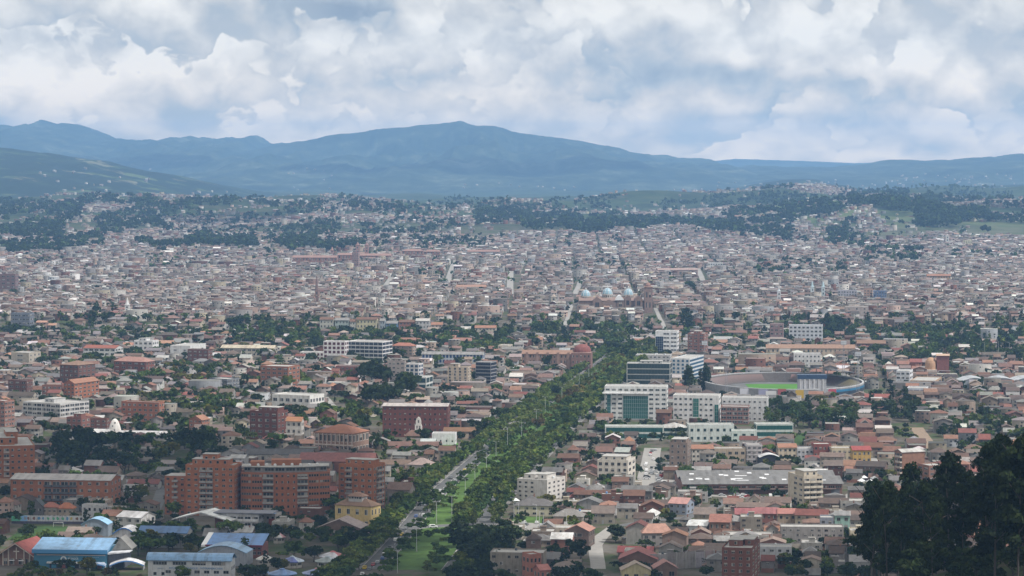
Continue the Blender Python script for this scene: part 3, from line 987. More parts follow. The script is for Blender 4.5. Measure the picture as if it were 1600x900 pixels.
for i in range(nb):
    (x0, y0), (x1, y1) = pts[i], pts[i + 1]
    L = math.hypot(x1 - x0, y1 - y0); a = atan2(y1 - y0, x1 - x0)
    for k in range(7):
        z = k * 3.5 + 1.0
        mx, my = (x0 + x1) / 2, (y0 + y1) / 2
        if i in (2, 5):
            obj('window', window_mesh(3), root, (.3, .28, .27), (mx, my, z - .7), a, (L * .9, 1, 2.5))
            obj('balcony', balcony_mesh(), root, (.36, .33, .31), (mx, my, z - .85), a, (L * .94, 1.4, 1.1))
        elif i in (3, 4):
            for q in (-.25, .25):
                obj('window', window_mesh(1), root, (.3, .2, .16), (mx + q * L * cos(a), my + q * L * sin(a), z), a, (1.2, 1, 1.5))
        else:
            obj('window', window_mesh(4), root, (.3, .2, .16), (mx, my, z + .1), a, (L * .9, 1, 1.45))
    obj('window', window_mesh(3), root, (.2, .2, .2), ((inner[i][0] + inner[i + 1][0]) / 2, (inner[i][1] + inner[i + 1][1]) / 2, H1 + .9), a, (L * .8, 1, 1.7))

block('apartment_building', 'orange brick apartment block behind the yellow villa with open balconies down its corner', AP, 528, 601, 722, 800, -22, .74, 8, (.37, .15, .078), 'brick', 5, 4, balc=(1,), sbalc=(1, 2),
      balccol=(.42, .36, .33), pent=((.1, .9, .3, .8, 3.0),), land='orange apartment block behind the yellow villa', rcol=(.28, .14, .1), ww=.48, wh=.42)
block('apartment_building', 'long low orange brick block with a grey roof and dark glazed middle', AP, 14, 186, 745, 793, -7, .9, 4, 'orange', 'brick', 12, 3, rcol=(.34, .32, .31), rmat='metal_sheet', roof='gx', rh=2.2,
      land='long low orange apartment block', ww=.4, wh=.45, balc=(4, 5, 6, 7), balccol=(.12, .12, .13))
block('apartment_building', 'stepped orange brick tower cut off by the edge of the view', AP, -30, 64, 684, 762, 14, .62, 7, 'orange', 'brick', 6, 3, pent=((.05, .5, .2, .8, 4.5), (.3, .6, .3, .7, 7.5)), rcol=(.4, .3, .25),
      balc=(1,), sbalc=(1,), balccol=(.42, .34, .3), land='stepped orange brick tower', ww=.4, wh=.4)
block('apartment_building', 'dark red brick slab of six storeys behind the white bell gable', AP, 598, 703, 632, 683, -4, .97, 6, (.16, .062, .052), 'brick', 13, 3, D_=22, rcol=(.42, .38, .36), rmat='metal_sheet', roof='gx', rh=1.4,
      land='dark red brick slab', ww=.42, wh=.4, frame=(.14, .1, .09))
block('apartment_building', 'dark brick apartment block with a tiled top beside the white supermarket', AP, 389, 449, 640, 688, -24, .72, 5, 'darkbrick', 'brick', 4, 3, roof='flat', pent=((.2, .9, .3, .9, 3),), land='dark brick block', rcol='brownroof')
block('apartment_building', 'brick apartment block with an orange band of stairs and dark glass strips', AP, 406, 468, 570, 606, -22, .7, 5, (.30, .135, .085), 'brick', 5, 3, rcol='paleroof', land='orange and grey striped block', ww=.6, wh=.5)
block('apartment_building', 'low dark red brick block with a flat grey roof', AP, 524, 587, 571, 588, -10, .92, 3, (.19, .07, .055), 'brick', 8, 2, rcol='greyroof', land='low dark red block')
block('apartment_building', 'brown brick apartment block under a pyramid tile roof', AP, 92, 147, 566, 603, -30, .52, 5, (.17, .085, .07), 'brick', 4, 4, roof='hip', rcol=(.23, .15, .11), rh=3.2, land='brown pyramid roofed block')
block('apartment_building', 'orange brick apartment block with a bright clay gable and many windows', AP, 98, 153, 594, 627, -26, .3, 5, (.36, .15, .09), 'brick', 3, 6, roof='gy', rcol='clay', rh=3, land='orange block with clay gable')
block('apartment_building', 'brick apartment block with flat roof left of the clay gabled one', AP, 64, 99, 601, 626, -10, .9, 4, (.24, .12, .09), 'brick', 4, 2, rcol='greyroof')
block('apartment_building', 'narrow dark brown brick block under trees near the edge of the view', AP, 11, 49, 593, 626, -26, .75, 5, (.16, .075, .06), 'brick', 3, 3, rcol=(.2, .12, .1), land='narrow dark brown block')
block('apartment_building', 'brick apartment block with a broad rose coloured hip roof', AP, 177, 240, 560, 591, -24, .78, 4, (.21, .085, .065), 'brick', 5, 3, roof='hip', rcol=(.33, .19, .16), rh=4, land='rose roofed brick block')
block('apartment_building', 'dark brown brick block beside the white hall with a blank end', AP, 292, 331, 545, 575, -16, .82, 5, (.15, .07, .06), 'brick', 4, 2, rcol=(.3, .24, .2), land='dark brown block beside the white hall')
block('apartment_building', 'orange brick block with a flat clay coloured roof behind the conical white tower', AP, 188, 255, 627, 660, -20, .87, 4, (.32, .135, .085), 'brick', 7, 2, rcol=(.42, .22, .14), land='orange block with clay flat roof', ww=.5)
block('apartment_building', 'brick block with arched openings left of the conical white tower', AP, 102, 139, 650, 684, -22, .62, 4, (.22, .10, .08), 'brick', 3, 2, rcol='rust', land='brick block left of the conical tower', pent=((.3, .8, .3, .8, 3),))
block('apartment_building', 'plain brown brick block touching the conical white tower', AP, 139, 168, 653, 678, -10, .9, 4, (.17, .08, .065), 'brick', 3, 2, rcol='greyroof')
block('apartment_building', 'small orange brick block with a pitched roof among trees', AP, 294, 326, 652, 678, -26, .62, 4, (.33, .15, .1), 'brick', 3, 3, roof='gy', rcol='clay', rh=3, land='small orange pitched block')
block('apartment_building', 'brick tower with pale window bands at the edge of the view', AP, -14, 20, 624, 680, -24, .55, 8, (.3, .14, .1), 'brick', 3, 3, rcol='greyroof', land='brick tower with pale bands', ww=.7, slabs=(.4, .3, .27))
block('apartment_building', 'dark grey modern apartment block with a sloping slate roof', AP, 325, 373, 590, 615, -30, .6, 4, (.13, .14, .16), 'plaster', 4, 4, rcol='darkroof', balc=(1, 2), balccol=(.5, .5, .52), land='dark grey modern block', slabs=(.4, .42, .45))
block('office_building', 'white concrete office block with grid facade and slim white roof slab', OF, 34, 137, 626, 664, -34, .56, 5, (.48, .48, .48), 'plaster', 8, 6, rcol='whiteroof', ww=.86, wh=.66, slabs=(.62, .62, .62),
      pent=((.35, .6, .3, .7, 3.0),), land='white grid office block', frame=(.5, .5, .5))
block('store_building', 'flat white shop hall with large windows and pale roof', 'shop hall', 424, 506, 615, 645, -26, .72, 2, 'white', 'plaster', 6, 5, rcol='whiteroof', ww=.62, wh=.42, land='white shop hall', frame=(.5, .52, .55))

# modern university building in white and glass
r, w, d, h = block('university_building', 'modern white and glass university building with a red panelled wing', 'university', 541, 613, 532, 565, -20, .78, 5, (.74, .73, .74), 'plaster', 8, 3, rcol='whiteroof', ww=.9, wh=.7, glass='tinted_glass',
                   gcol=(.05, .06, .08), land='white glass university building')
block('university_building', 'white university wing with dark red window panels', 'university', 507, 542, 532, 567, -12, .96, 5, (.72, .71, .72), 'plaster', 5, 2, D_=14, rcol='whiteroof', ww=.62, wh=.62, glass='tinted_glass', gcol=(.12, .035, .04), land='white wing with red panels')
block('university_building', 'low white annexe with red panels at the foot of the university wing', 'university', 470, 508, 549, 563, -10, .96, 2, (.68, .67, .66), 'plaster', 7, 2, D_=14, rcol='paleroof', ww=.6, wh=.6, glass='tinted_glass', gcol=(.13, .05, .05))

block('apartment_building', 'grey and white apartment tower with a narrow pale stair strip', AP, 605, 634, 563, 604, -10, .93, 6, (.33, .29, .27), 'plaster', 4, 2, rcol='rust', pent=((.2, .8, .3, .8, 2.6),), land='grey stair strip tower')
block('apartment_building', 'white apartment tower with blue glass next to the grey stair strip tower', AP, 633, 661, 567, 600, -18, .74, 5, (.62, .62, .63), 'plaster', 3, 2, rcol='pink', ww=.66, wh=.6, glass='tinted_glass', gcol=(.06, .1, .16), land='white tower with blue glass')
block('office_building', 'low teal and white office with a green corner panel', OF, 624, 676, 587, 611, -14, .8, 2, (.62, .64, .63), 'plaster', 3, 2, rcol='paleroof', ww=.86, wh=.7, glass='tinted_glass', gcol=(.03, .07, .08), land='teal and white office')
block('apartment_building', 'beige apartment tower with four dark vertical window strips', AP, 699, 736, 572, 607, -14, .86, 7, (.50, .42, .33), 'plaster', 4, 2, rcol='rust', ww=.42, wh=.72, pent=((.1, .5, .2, .8, 3.2),), land='beige striped tower')
block('office_building', 'dark glass office tower with pale frame beside the beige striped tower', OF, 743, 776, 564, 600, -20, .72, 6, (.3, .3, .32), 'plaster', 5, 3, rcol='greyroof', band=True, wh=.7, glass='tinted_glass', gcol=(.025, .03, .045), land='dark glass tower')
block('school_building', 'long school wing with blue lower wall and white arches', 'school', 658, 758, 551, 569, -7, .96, 2, (.5, .53, .58), 'plaster', 18, 2, D_=12, roof='gx', rcol='greyroof', rmat='metal_sheet', rh=2.4, ww=.62, wh=.62, glass='tinted_glass', gcol=(.03, .07, .2), land='long blue school wing')
block('apartment_building', 'pale brick block under a red hip roof beside the university building', AP, 612, 650, 537, 560, -18, .85, 4, (.36, .28, .24), 'plaster', 5, 2, roof='hip', rcol=(.33, .15, .11), rh=3, land='red hip roofed block')
block('apartment_building', 'beige apartment house at the edge of the river trees', AP, 778, 801, 538, 556, -12, .7, 4, (.5, .45, .37), 'plaster', 3, 2, rcol='paleroof')

# --- offices right of the avenue
r, W_, D_, H_ = block('office_building', 'white office block with a big green glass front and stepped white corners', OF, 944, 1046, 601, 656, -6, .955, 7, (.66, .67, .67), 'plaster', 10, 3, D_=22, rcol=(.46, .44, .43), ww=.62, wh=.42, land='white office with green glass front',
      skip=tuple((k, i) for k in range(6) for i in (3, 4, 5, 6)), frame=(.3, .36, .36))


def glass_panel(root, W_, D_, u0, u1, z0, z1, nx, nz, col, proud=.25, face='F', frame=(.35, .4, .4)):
    """a curtain wall: mullioned lights, each its own pane"""
    g = MB().box(-.5, .5, -proud, 0, 0, 1).mesh('glazing', 'tinted_glass')
    o = put(g, 'curtain_wall', root, face, W_, D_, (u0 + u1) / 2, z0, u1 - u0, z1 - z0, col)
    (x, y, _), r_ = on_face(face, W_, D_, 0)
    mb = MB()
    for i in range(nx + 1):
        u = u0 + (u1 - u0) * i / nx
        mb.box(u - .07, u + .07, -proud - .08, -proud + .02, z0, z1)
    for k in range(nz + 1):
        z = z0 + (z1 - z0) * k / nz
        mb.box(u0, u1, -proud - .1, -proud + .02, z - .07, z + .07)
    m_ = mb.mesh('mullion_grid', 'painted')
    if face == 'F':
        obj('mullion_grid', m_, root, frame, (0, -D_ / 2, 0))
    else:
        obj('mullion_grid', m_, root, frame, (x, y, 0), r_)


glass_panel(r, W_, D_, -W_ * .2, W_ * .2, 1.0, H_ * .74, 12, 6, (.03, .12, .105))
glass_panel(r, W_, D_, -W_ * .46, -W_ * .4, 1, H_ * .78, 1, 6, (.05, .16, .15))
MB().box(-W_ * .53, -W_ * .2, -D_ / 2 - 2.5, D_ / 2, H_ * .80, H_ * .84).box(-W_ * .2, W_ * .22, -D_ / 2 - 1.2, D_ / 2, H_ * .80, H_ * .83).build('canopy_slab', 'plaster', r, (.7, .71, .71))
r, W_, D_, H_ = block('office_building', 'long white office block with two green glass bays behind the glass school', OF, 1052, 1128, 615, 661, -9, .94, 5, (.66, .66, .66), 'plaster', 9, 2, D_=20, rcol='paleroof', ww=.5, wh=.36, land='white office with green bays', frame=(.25, .28, .28),
      skip=tuple((k, i) for k in range(5) for i in (4, 8)))
glass_panel(r, W_, D_, -W_ * .06, W_ * .06, .5, H_ * .92, 3, 6, (.02, .15, .11))
glass_panel(r, W_, D_, W_ * .41, W_ * .49, .5, H_ * .7, 2, 5, (.02, .15, .11))
block('apartment_building', 'unfinished brick and concrete frame building next to the white office', AP, 1127, 1173, 633, 663, -8, .93, 4, (.23, .10, .08), 'brick', 5, 2, D_=16, rcol='paleroof', slabs=(.42, .38, .36), ww=.8, wh=.62, land='unfinished brick frame building', glass='window_glass')
block('office_building', 'white office with small square windows behind the unfinished brick frame', OF, 1128, 1203, 619, 658, -8, .95, 4, (.62, .63, .64), 'plaster', 9, 2, D_=18, rcol='whiteroof', ww=.4, wh=.3, land='white office behind the brick frame')
block('office_building', 'grey green glass office with a white cornice and plinth', OF, 979, 1051, 566, 604, -7, .95, 4, (.45, .46, .45), 'plaster', 8, 2, D_=20, rcol='paleroof', band=True, wh=.82, glass='tinted_glass', gcol=(.035, .055, .055), land='grey green glass office', pent=((.3, .8, .3, .8, 2.6),))
block('office_building', 'white office wrapped in blue glass beside the cypress trees', OF, 1050, 1101, 555, 596, -18, .55, 6, (.62, .64, .66), 'plaster', 4, 4, rcol='whiteroof', band=False, sband=True, ww=.5, wh=.55, glass='tinted_glass', gcol=(.05, .14, .24), land='blue glass office')
block('office_building', 'grey white office below the pale brick tower with rooftop clutter', OF, 993, 1051, 553, 571, -9, .93, 3, (.5, .5, .5), 'plaster', 8, 2, D_=18, rcol='paleroof', tanks=5, ww=.5)
r, W_, D_, H_ = block('office_building', 'white tower with one dark blue glass half by the river trees', OF, 1025, 1061, 516, 556, -10, .95, 6, (.76, .77, .79), 'plaster', 3, 2, D_=16, rcol='whiteroof', ww=.8, wh=.4, land='white tower with dark blue half', skip=tuple((k, 0) for k in range(6)), frame=(.6, .62, .65))
glass_panel(r, W_, D_, -W_ * .48, -W_ * .14, .5, H_ * .8, 4, 8, (.015, .025, .07))
block('apartment_building', 'brown brick tower with a small gable beside the white river tower', AP, 1075, 1107, 519, 557, -14, .8, 8, (.25, .12, .09), 'brick', 3, 2, rcol='clay', land='brown brick tower', ww=.6, wh=.45, pent=((.3, .7, .3, .8, 2.5),))

# school of glass bands, in three lengths
block('school_building', 'long low school with bands of green glass behind the row of red roofs', 'school', 944, 1040, 664, 687, -3, .96, 2, (.56, .60, .57), 'plaster', 16, 2, D_=14, rcol='paleroof', band=True, wh=.66, glass='tinted_glass', gcol=(.025, .10, .09), land='long green glass school')
block('school_building', 'school hall with a pale curved roof in the middle of the glass school', 'school', 1034, 1074, 663, 683, 3, .95, 2, (.5, .53, .5), 'plaster', 6, 2, D_=18, roof='hip', rh=3, rcol='paleroof', rmat='metal_sheet', band=True, wh=.6, glass='tinted_glass', gcol=(.03, .07, .065))
block('school_building', 'glass school wing with square upper windows', 'school', 1074, 1148, 661, 690, 2, .96, 2, (.55, .60, .58), 'plaster', 7, 2, D_=14, rcol='paleroof', ww=.4, wh=.34, glass='tinted_glass', gcol=(.03, .06, .06), land='glass school wing with square windows')
block('school_building', 'mint white school block standing in front of the glass wings', 'school', 1143, 1184, 671, 694, -4, .95, 2, (.58, .66, .63), 'plaster', 3, 2, D_=12, rcol='paleroof', ww=.4, wh=.4, glass='tinted_glass', gcol=(.03, .07, .06))
block('school_building', 'last glass school wing running behind the sports field', 'school', 1180, 1240, 660, 684, 2, .96, 2, (.52, .57, .55), 'plaster', 12, 2, D_=14, rcol='paleroof', band=True, wh=.62, glass='tinted_glass', gcol=(.025, .10, .09))

# --- right side
block('apartment_building', 'white apartment block with a stair house on its roof left of the grey tiled houses', AP, 808, 884, 744, 786, -27, .62, 5, (.60, .58, .55), 'plaster', 5, 4, rcol=(.3, .3, .3), ww=.42, wh=.42, skip=tuple((k, i) for k in range(5) for i in (3, 4)),
      pent=((.05, .4, .3, .8, 2.6), (.5, .8, .3, .8, 3)), land='white apartment block', frame=(.2, .19, .18), tanks=3)
block('apartment_building', 'cream apartment block beside the car park with deep dark windows', AP, 934, 994, 714, 758, -14, .8, 4, (.60, .56, .50), 'plaster', 5, 2, rcol=(.36, .3, .26), ww=.5, wh=.5, pent=((.1, .9, .2, .8, 2.4),), land='cream block beside the car park', frame=(.2, .18, .17))
block('apartment_building', 'brown grey narrow building with a recessed dark window strip', AP, 1047, 1081, 688, 728, -12, .82, 4, (.24, .185, .155), 'brick', 3, 2, rcol='clay', ww=.34, wh=.5, pent=((.1, .9, .1, .9, 2.6),), land='brown narrow building')
block('apartment_building', 'cream apartment block with open balconies in front of the market hall', AP, 1233, 1287, 738, 794, 16, .55, 6, (.52, .46, .37), 'plaster', 3, 3, rcol='clay', balc=(0, 1, 2), balccol=(.58, .53, .44), land='cream balcony block', pent=((.2, .9, .2, .8, 3),), sskip=tuple((k, i) for k in range(6) for i in (0,)))
block('apartment_building', 'unplastered brick apartment block with rounded balconies beside the eucalyptus grove', AP, 1400, 1447, 703, 748, 24, .74, 5, (.27, .15, .105), 'brick', 2, 3, roof='gx', rcol='paleroof', rmat='metal_sheet', rh=1.6, sbalc=(1, 2), balccol=(.5, .44, .38), land='brick block with rounded balconies', skip=tuple((k, i) for k in range(5) for i in range(2)))
block('apartment_building', 'unfinished dark red brick tower at the bottom of the view', AP, 1130, 1190, 843, 915, -12, .78, 6, (.20, .085, .062), 'brick', 4, 3, rcol=(.25, .2, .18), ww=.45, wh=.5, pent=((.15, .6, .3, .8, 3), (.65, .95, .4, .9, 3)), land='unfinished dark red brick tower', tanks=2, frame=(.5, .45, .38))
block('apartment_building', 'orange brick house block with flat roof above the eucalyptus grove', AP, 1579, 1625, 690, 716, -18, .8, 3, (.36, .15, .09), 'brick', 4, 2, roof='hip', rh=2, rcol='clay', land='orange block above the grove')
block('apartment_building', 'brick house block with white balconies left of the grove', AP, 1436, 1482, 724, 752, 20, .6, 3, (.28, .15, .11), 'brick', 3, 2, rcol='paleroof', balc=(1,), balccol=(.6, .6, .6))
block('office_building', 'white four storey office with dark windows right of the stadium', OF, 1402, 1428, 577, 607, -16, .8, 4, (.62, .64, .68), 'plaster', 3, 2, rcol='greyroof', ww=.66, land='white office right of the stadium')
block('store_building', 'orange and cream shop building with a tall side wall', 'shop hall', 1424, 1473, 590, 609, -16, .78, 2, (.45, .32, .22), 'plaster', 4, 2, rcol='paleroof', ww=.7)
block('store_building', 'low white and blue shop with a wide blue window', 'shop hall', 1419, 1452, 604, 622, -14, .9, 2, (.62, .65, .7), 'plaster', 3, 2, rcol='paleroof', ww=.8, glass='tinted_glass', gcol=(.04, .1, .3), land='blue fronted shop')
block('government_building', 'long building with a terracotta roof behind the stadium', 'hall', 1196, 1338, 540, 560, -3, .97, 2, (.5, .42, .33), 'plaster', 20, 2, D_=16, roof='gx', rcol=(.29, .19, .14), rh=3.4, ww=.4, wh=.5, land='long terracotta roofed building')
block('apartment_building', 'dark brick hall with a brown roof behind the stadium', 'hall', 1339, 1385, 533, 550, -4, .96, 2, (.2, .11, .085), 'brick', 5, 2, D_=16, roof='gx', rcol=(.22, .14, .1), rh=3)
block('apartment_building', 'white hotel block with rows of square windows behind the stadium', 'hotel', 1240, 1284, 551, 574, -5, .95, 3, (.64, .64, .65), 'plaster', 7, 2, D_=14, rcol='paleroof', ww=.4, wh=.4, land='white hotel behind the stadium')
block('office_building', 'white and blue glass block at the far river trees', OF, 1232, 1288, 507, 533, -8, .93, 4, (.58, .61, .66), 'plaster', 8, 2, D_=16, rcol='whiteroof', ww=.55, wh=.5, land='white block at the far river trees')
block('apartment_building', 'violet brick block left of the white block by the river trees', AP, 1203, 1226, 505, 536, -8, .9, 5, (.26, .17, .17), 'brick', 3, 2, D_=16, rcol='rust', ww=.6)
# --- left, further back
block('school_building', 'white school wing with a band of windows near the rose roofed block', 'school', 129, 191, 541, 562, -12, .8, 3, (.62, .62, .62), 'plaster', 6, 3, roof='gx', rh=2.5, rcol='rust', ww=.7, land='white school wing')
block('apartment_building', 'white modern house block with a stepped roof', AP, 208, 247, 531, 554, -16, .75, 3, (.68, .68, .69), 'plaster', 4, 3, rcol='whiteroof', ww=.55, pent=((.2, .6, .2, .8, 2.6),), land='white stepped block')
block('store_building', 'blank white hall with a flat roof beside the dark brown block', 'hall', 265, 321, 537, 560, -16, .55, 2, (.66, .66, .66), 'plaster', 2, 2, rcol='paleroof', ww=.3, wh=.2, land='blank white hall')
block('store_building', 'long hall with a pale yellow roof and window band', 'hall', 345, 432, 541, 557, -8, .95, 2, (.46, .43, .36), 'plaster', 12, 2, D_=18, roof='gx', rh=2.5, rcol=(.46, .40, .3), rmat='metal_sheet', ww=.7, land='long pale yellow roofed hall')
block('apartment_building', 'beige blank sided block with blue shop below', AP, 16, 62, 549, 572, -20, .6, 3, (.42, .38, .32), 'plaster', 1, 3, rcol='paleroof', ww=.3, land='beige blank sided block')
block('apartment_building', 'dark grey glass building among the roofs on the far left', AP, 16, 52, 490, 516, -12, .8, 4, (.16, .18, .22), 'plaster', 5, 2, rcol='darkroof', ww=.7)
block('apartment_building', 'brown block of flats on the far left slope', AP, -6, 28, 428, 462, -12, .85, 6, (.2, .13, .13), 'brick', 4, 2, rcol='rust')
for i, (a, b_, t, bb, wc, rc) in enumerate(((500, 522, 498, 522, (.45, .45, .40), 'brownroof'), (524, 546, 499, 522, (.34, .40, .38), 'greyroof'), (547, 556, 501, 522, (.5, .5, .44), 'brownroof'), (557, 590, 498, 522, (.52, .48, .32), 'brownroof'),
                                           (594, 602, 500, 522, (.33, .38, .42), 'greyroof'), (604, 622, 504, 521, (.16, .3, .5), 'greyroof'), (624, 648, 502, 520, (.32, .15, .12), 'brownroof'), (650, 672, 500, 521, (.5, .5, .5), 'paleroof'),
                                           (674, 692, 506, 523, (.5, .42, .36), 'clay'), (720, 736, 512, 526, (.4, .52, .48), 'paleroof'), (742, 776, 510, 527, (.5, .46, .38), 'clay'), (422, 446, 440, 476, (.36, .34, .33), 'brownroof'))):
    nm = ['olive', 'grey green', 'narrow cream', 'long yellow', 'slate blue', 'bright blue', 'brick red', 'white', 'rose', 'pale mint', 'cream and terracotta'][i] if i < 11 else None
    if nm:
        block('town_house', f'{nm} town house in the row above the river trees', 'town house', a, b_, t, bb, -4, .96, 3, wc, 'plaster', max(2, int((b_ - a) / 5)), 2, D_=14, roof='gx', rcol=rc, rh=2.4, ww=.42, wh=.5, group='town houses above the river', land=f'{nm} river town house')
block('office_building', 'pale office with window bands in the old town near the spire', OF, 437, 477, 463, 474, -5, .95, 3, (.5, .5, .5), 'plaster', 10, 2, D_=14, rcol='paleroof', band=True, wh=.5)
block('office_building', 'dark red banded office beside the pale one in the old town', OF, 428, 450, 470, 483, -5, .95, 3, (.42, .36, .36), 'plaster', 6, 2, D_=14, rcol='paleroof', band=True, wh=.55)
block('apartment_building', 'violet hotel with white uprights in the old town', 'hotel', 1309, 1340, 453, 472, -6, .95, 4, (.4, .4, .46), 'plaster', 7, 2, D_=15, rcol='rust', ww=.5, wh=.6, land='violet hotel in the old town')
block('apartment_building', 'narrow pale orange tower in the old town', AP, 1350, 1364, 451, 473, -6, .95, 5, (.42, .28, .22), 'plaster', 3, 2, D_=14, rcol='paleroof')
block('apartment_building', 'blue topped tower with white pillars in the old town', AP, 1365, 1386, 454, 474, -6, .95, 4, (.12, .17, .3), 'plaster', 5, 2, D_=15, rcol='bluepaint', ww=.4, wh=.7, land='blue topped tower')
block('apartment_building', 'orange block with a row of dormers in the old town', 'hotel', 1448, 1486, 429, 443, -4, .96, 3, (.42, .28, .18), 'plaster', 9, 2, D_=14, roof='gx', rcol='clay', rh=2.5)
block('government_building', 'wide old town hall with a pale terrace roof', 'hall', 1320, 1358, 478, 496, -5, .96, 3, (.4, .35, .33), 'plaster', 3, 2, D_=20, rcol=(.42, .34, .3), ww=.2)
block('office_building', 'white office with a grid front near the upper town', OF, 1106, 1130, 410, 424, -6, .95, 3, (.6, .62, .62), 'plaster', 6, 2, D_=14, rcol='whiteroof', ww=.6)
block('market_building', 'long pink roofed market hall in the upper town', 'market hall', 1026, 1090, 420, 432, 4, .97, 1, (.36, .27, .25), 'plaster', 8, 2, D_=26, roof='gx', rcol=(.36, .27, .25), rh=2.2, ww=.4)
block('store_building', 'orange roofed hall near the central street', 'hall', 712, 760, 446, 458, 2, .97, 1, (.5, .3, .22), 'plaster', 8, 2, D_=20, roof='gx', rcol=(.33, .2, .15), rh=2.5, ww=.5)
# brick monastery front with long arcades on the upper edge of the town
for i, (a, b_, t, bb, lab) in enumerate(((457, 528, 400, 416, 'long brick monastery wing with a row of windows on the upper edge of town'), (528, 560, 396, 414, 'taller brick monastery wing below the two towers'),
                                         (560, 612, 397, 410, 'brick monastery wing right of the square tower'), (628, 662, 390, 404, 'brick hall with a broad clay roof on the upper edge of town'), (662, 688, 391, 403, 'smaller brick hall beside the clay roofed hall'),
                                         (730, 782, 391, 402, 'long brown school block on the upper edge of town'))):
    hp = 'hip' if i in (3, 4) else 'gx'
    block('monastery_wing' if i < 3 else 'hall', lab, 'hall', a, b_, t, bb, -3, .97, 2, (.30, .16, .13) if i < 5 else (.28, .22, .22), 'brick', max(4, int((b_ - a) / 5)), 2, D_=16, roof=hp, rcol=(.29, .185, .16), rh=3.5, ww=.4, wh=.6, land=('brick monastery wing' if i == 0 else None))
block('apartment_building', 'square brick and green tower block in front of the monastery', AP, 550, 562, 394, 422, -10, .8, 8, (.3, .2, .19), 'brick', 3, 2, rcol='paleroof')
block('apartment_building', 'pale yellow slab block at the foot of the green hill', AP, 1505, 1519, 375, 385, -6, .95, 4, (.6, .58, .42), 'plaster', 4, 2, D_=12, rcol='paleroof')

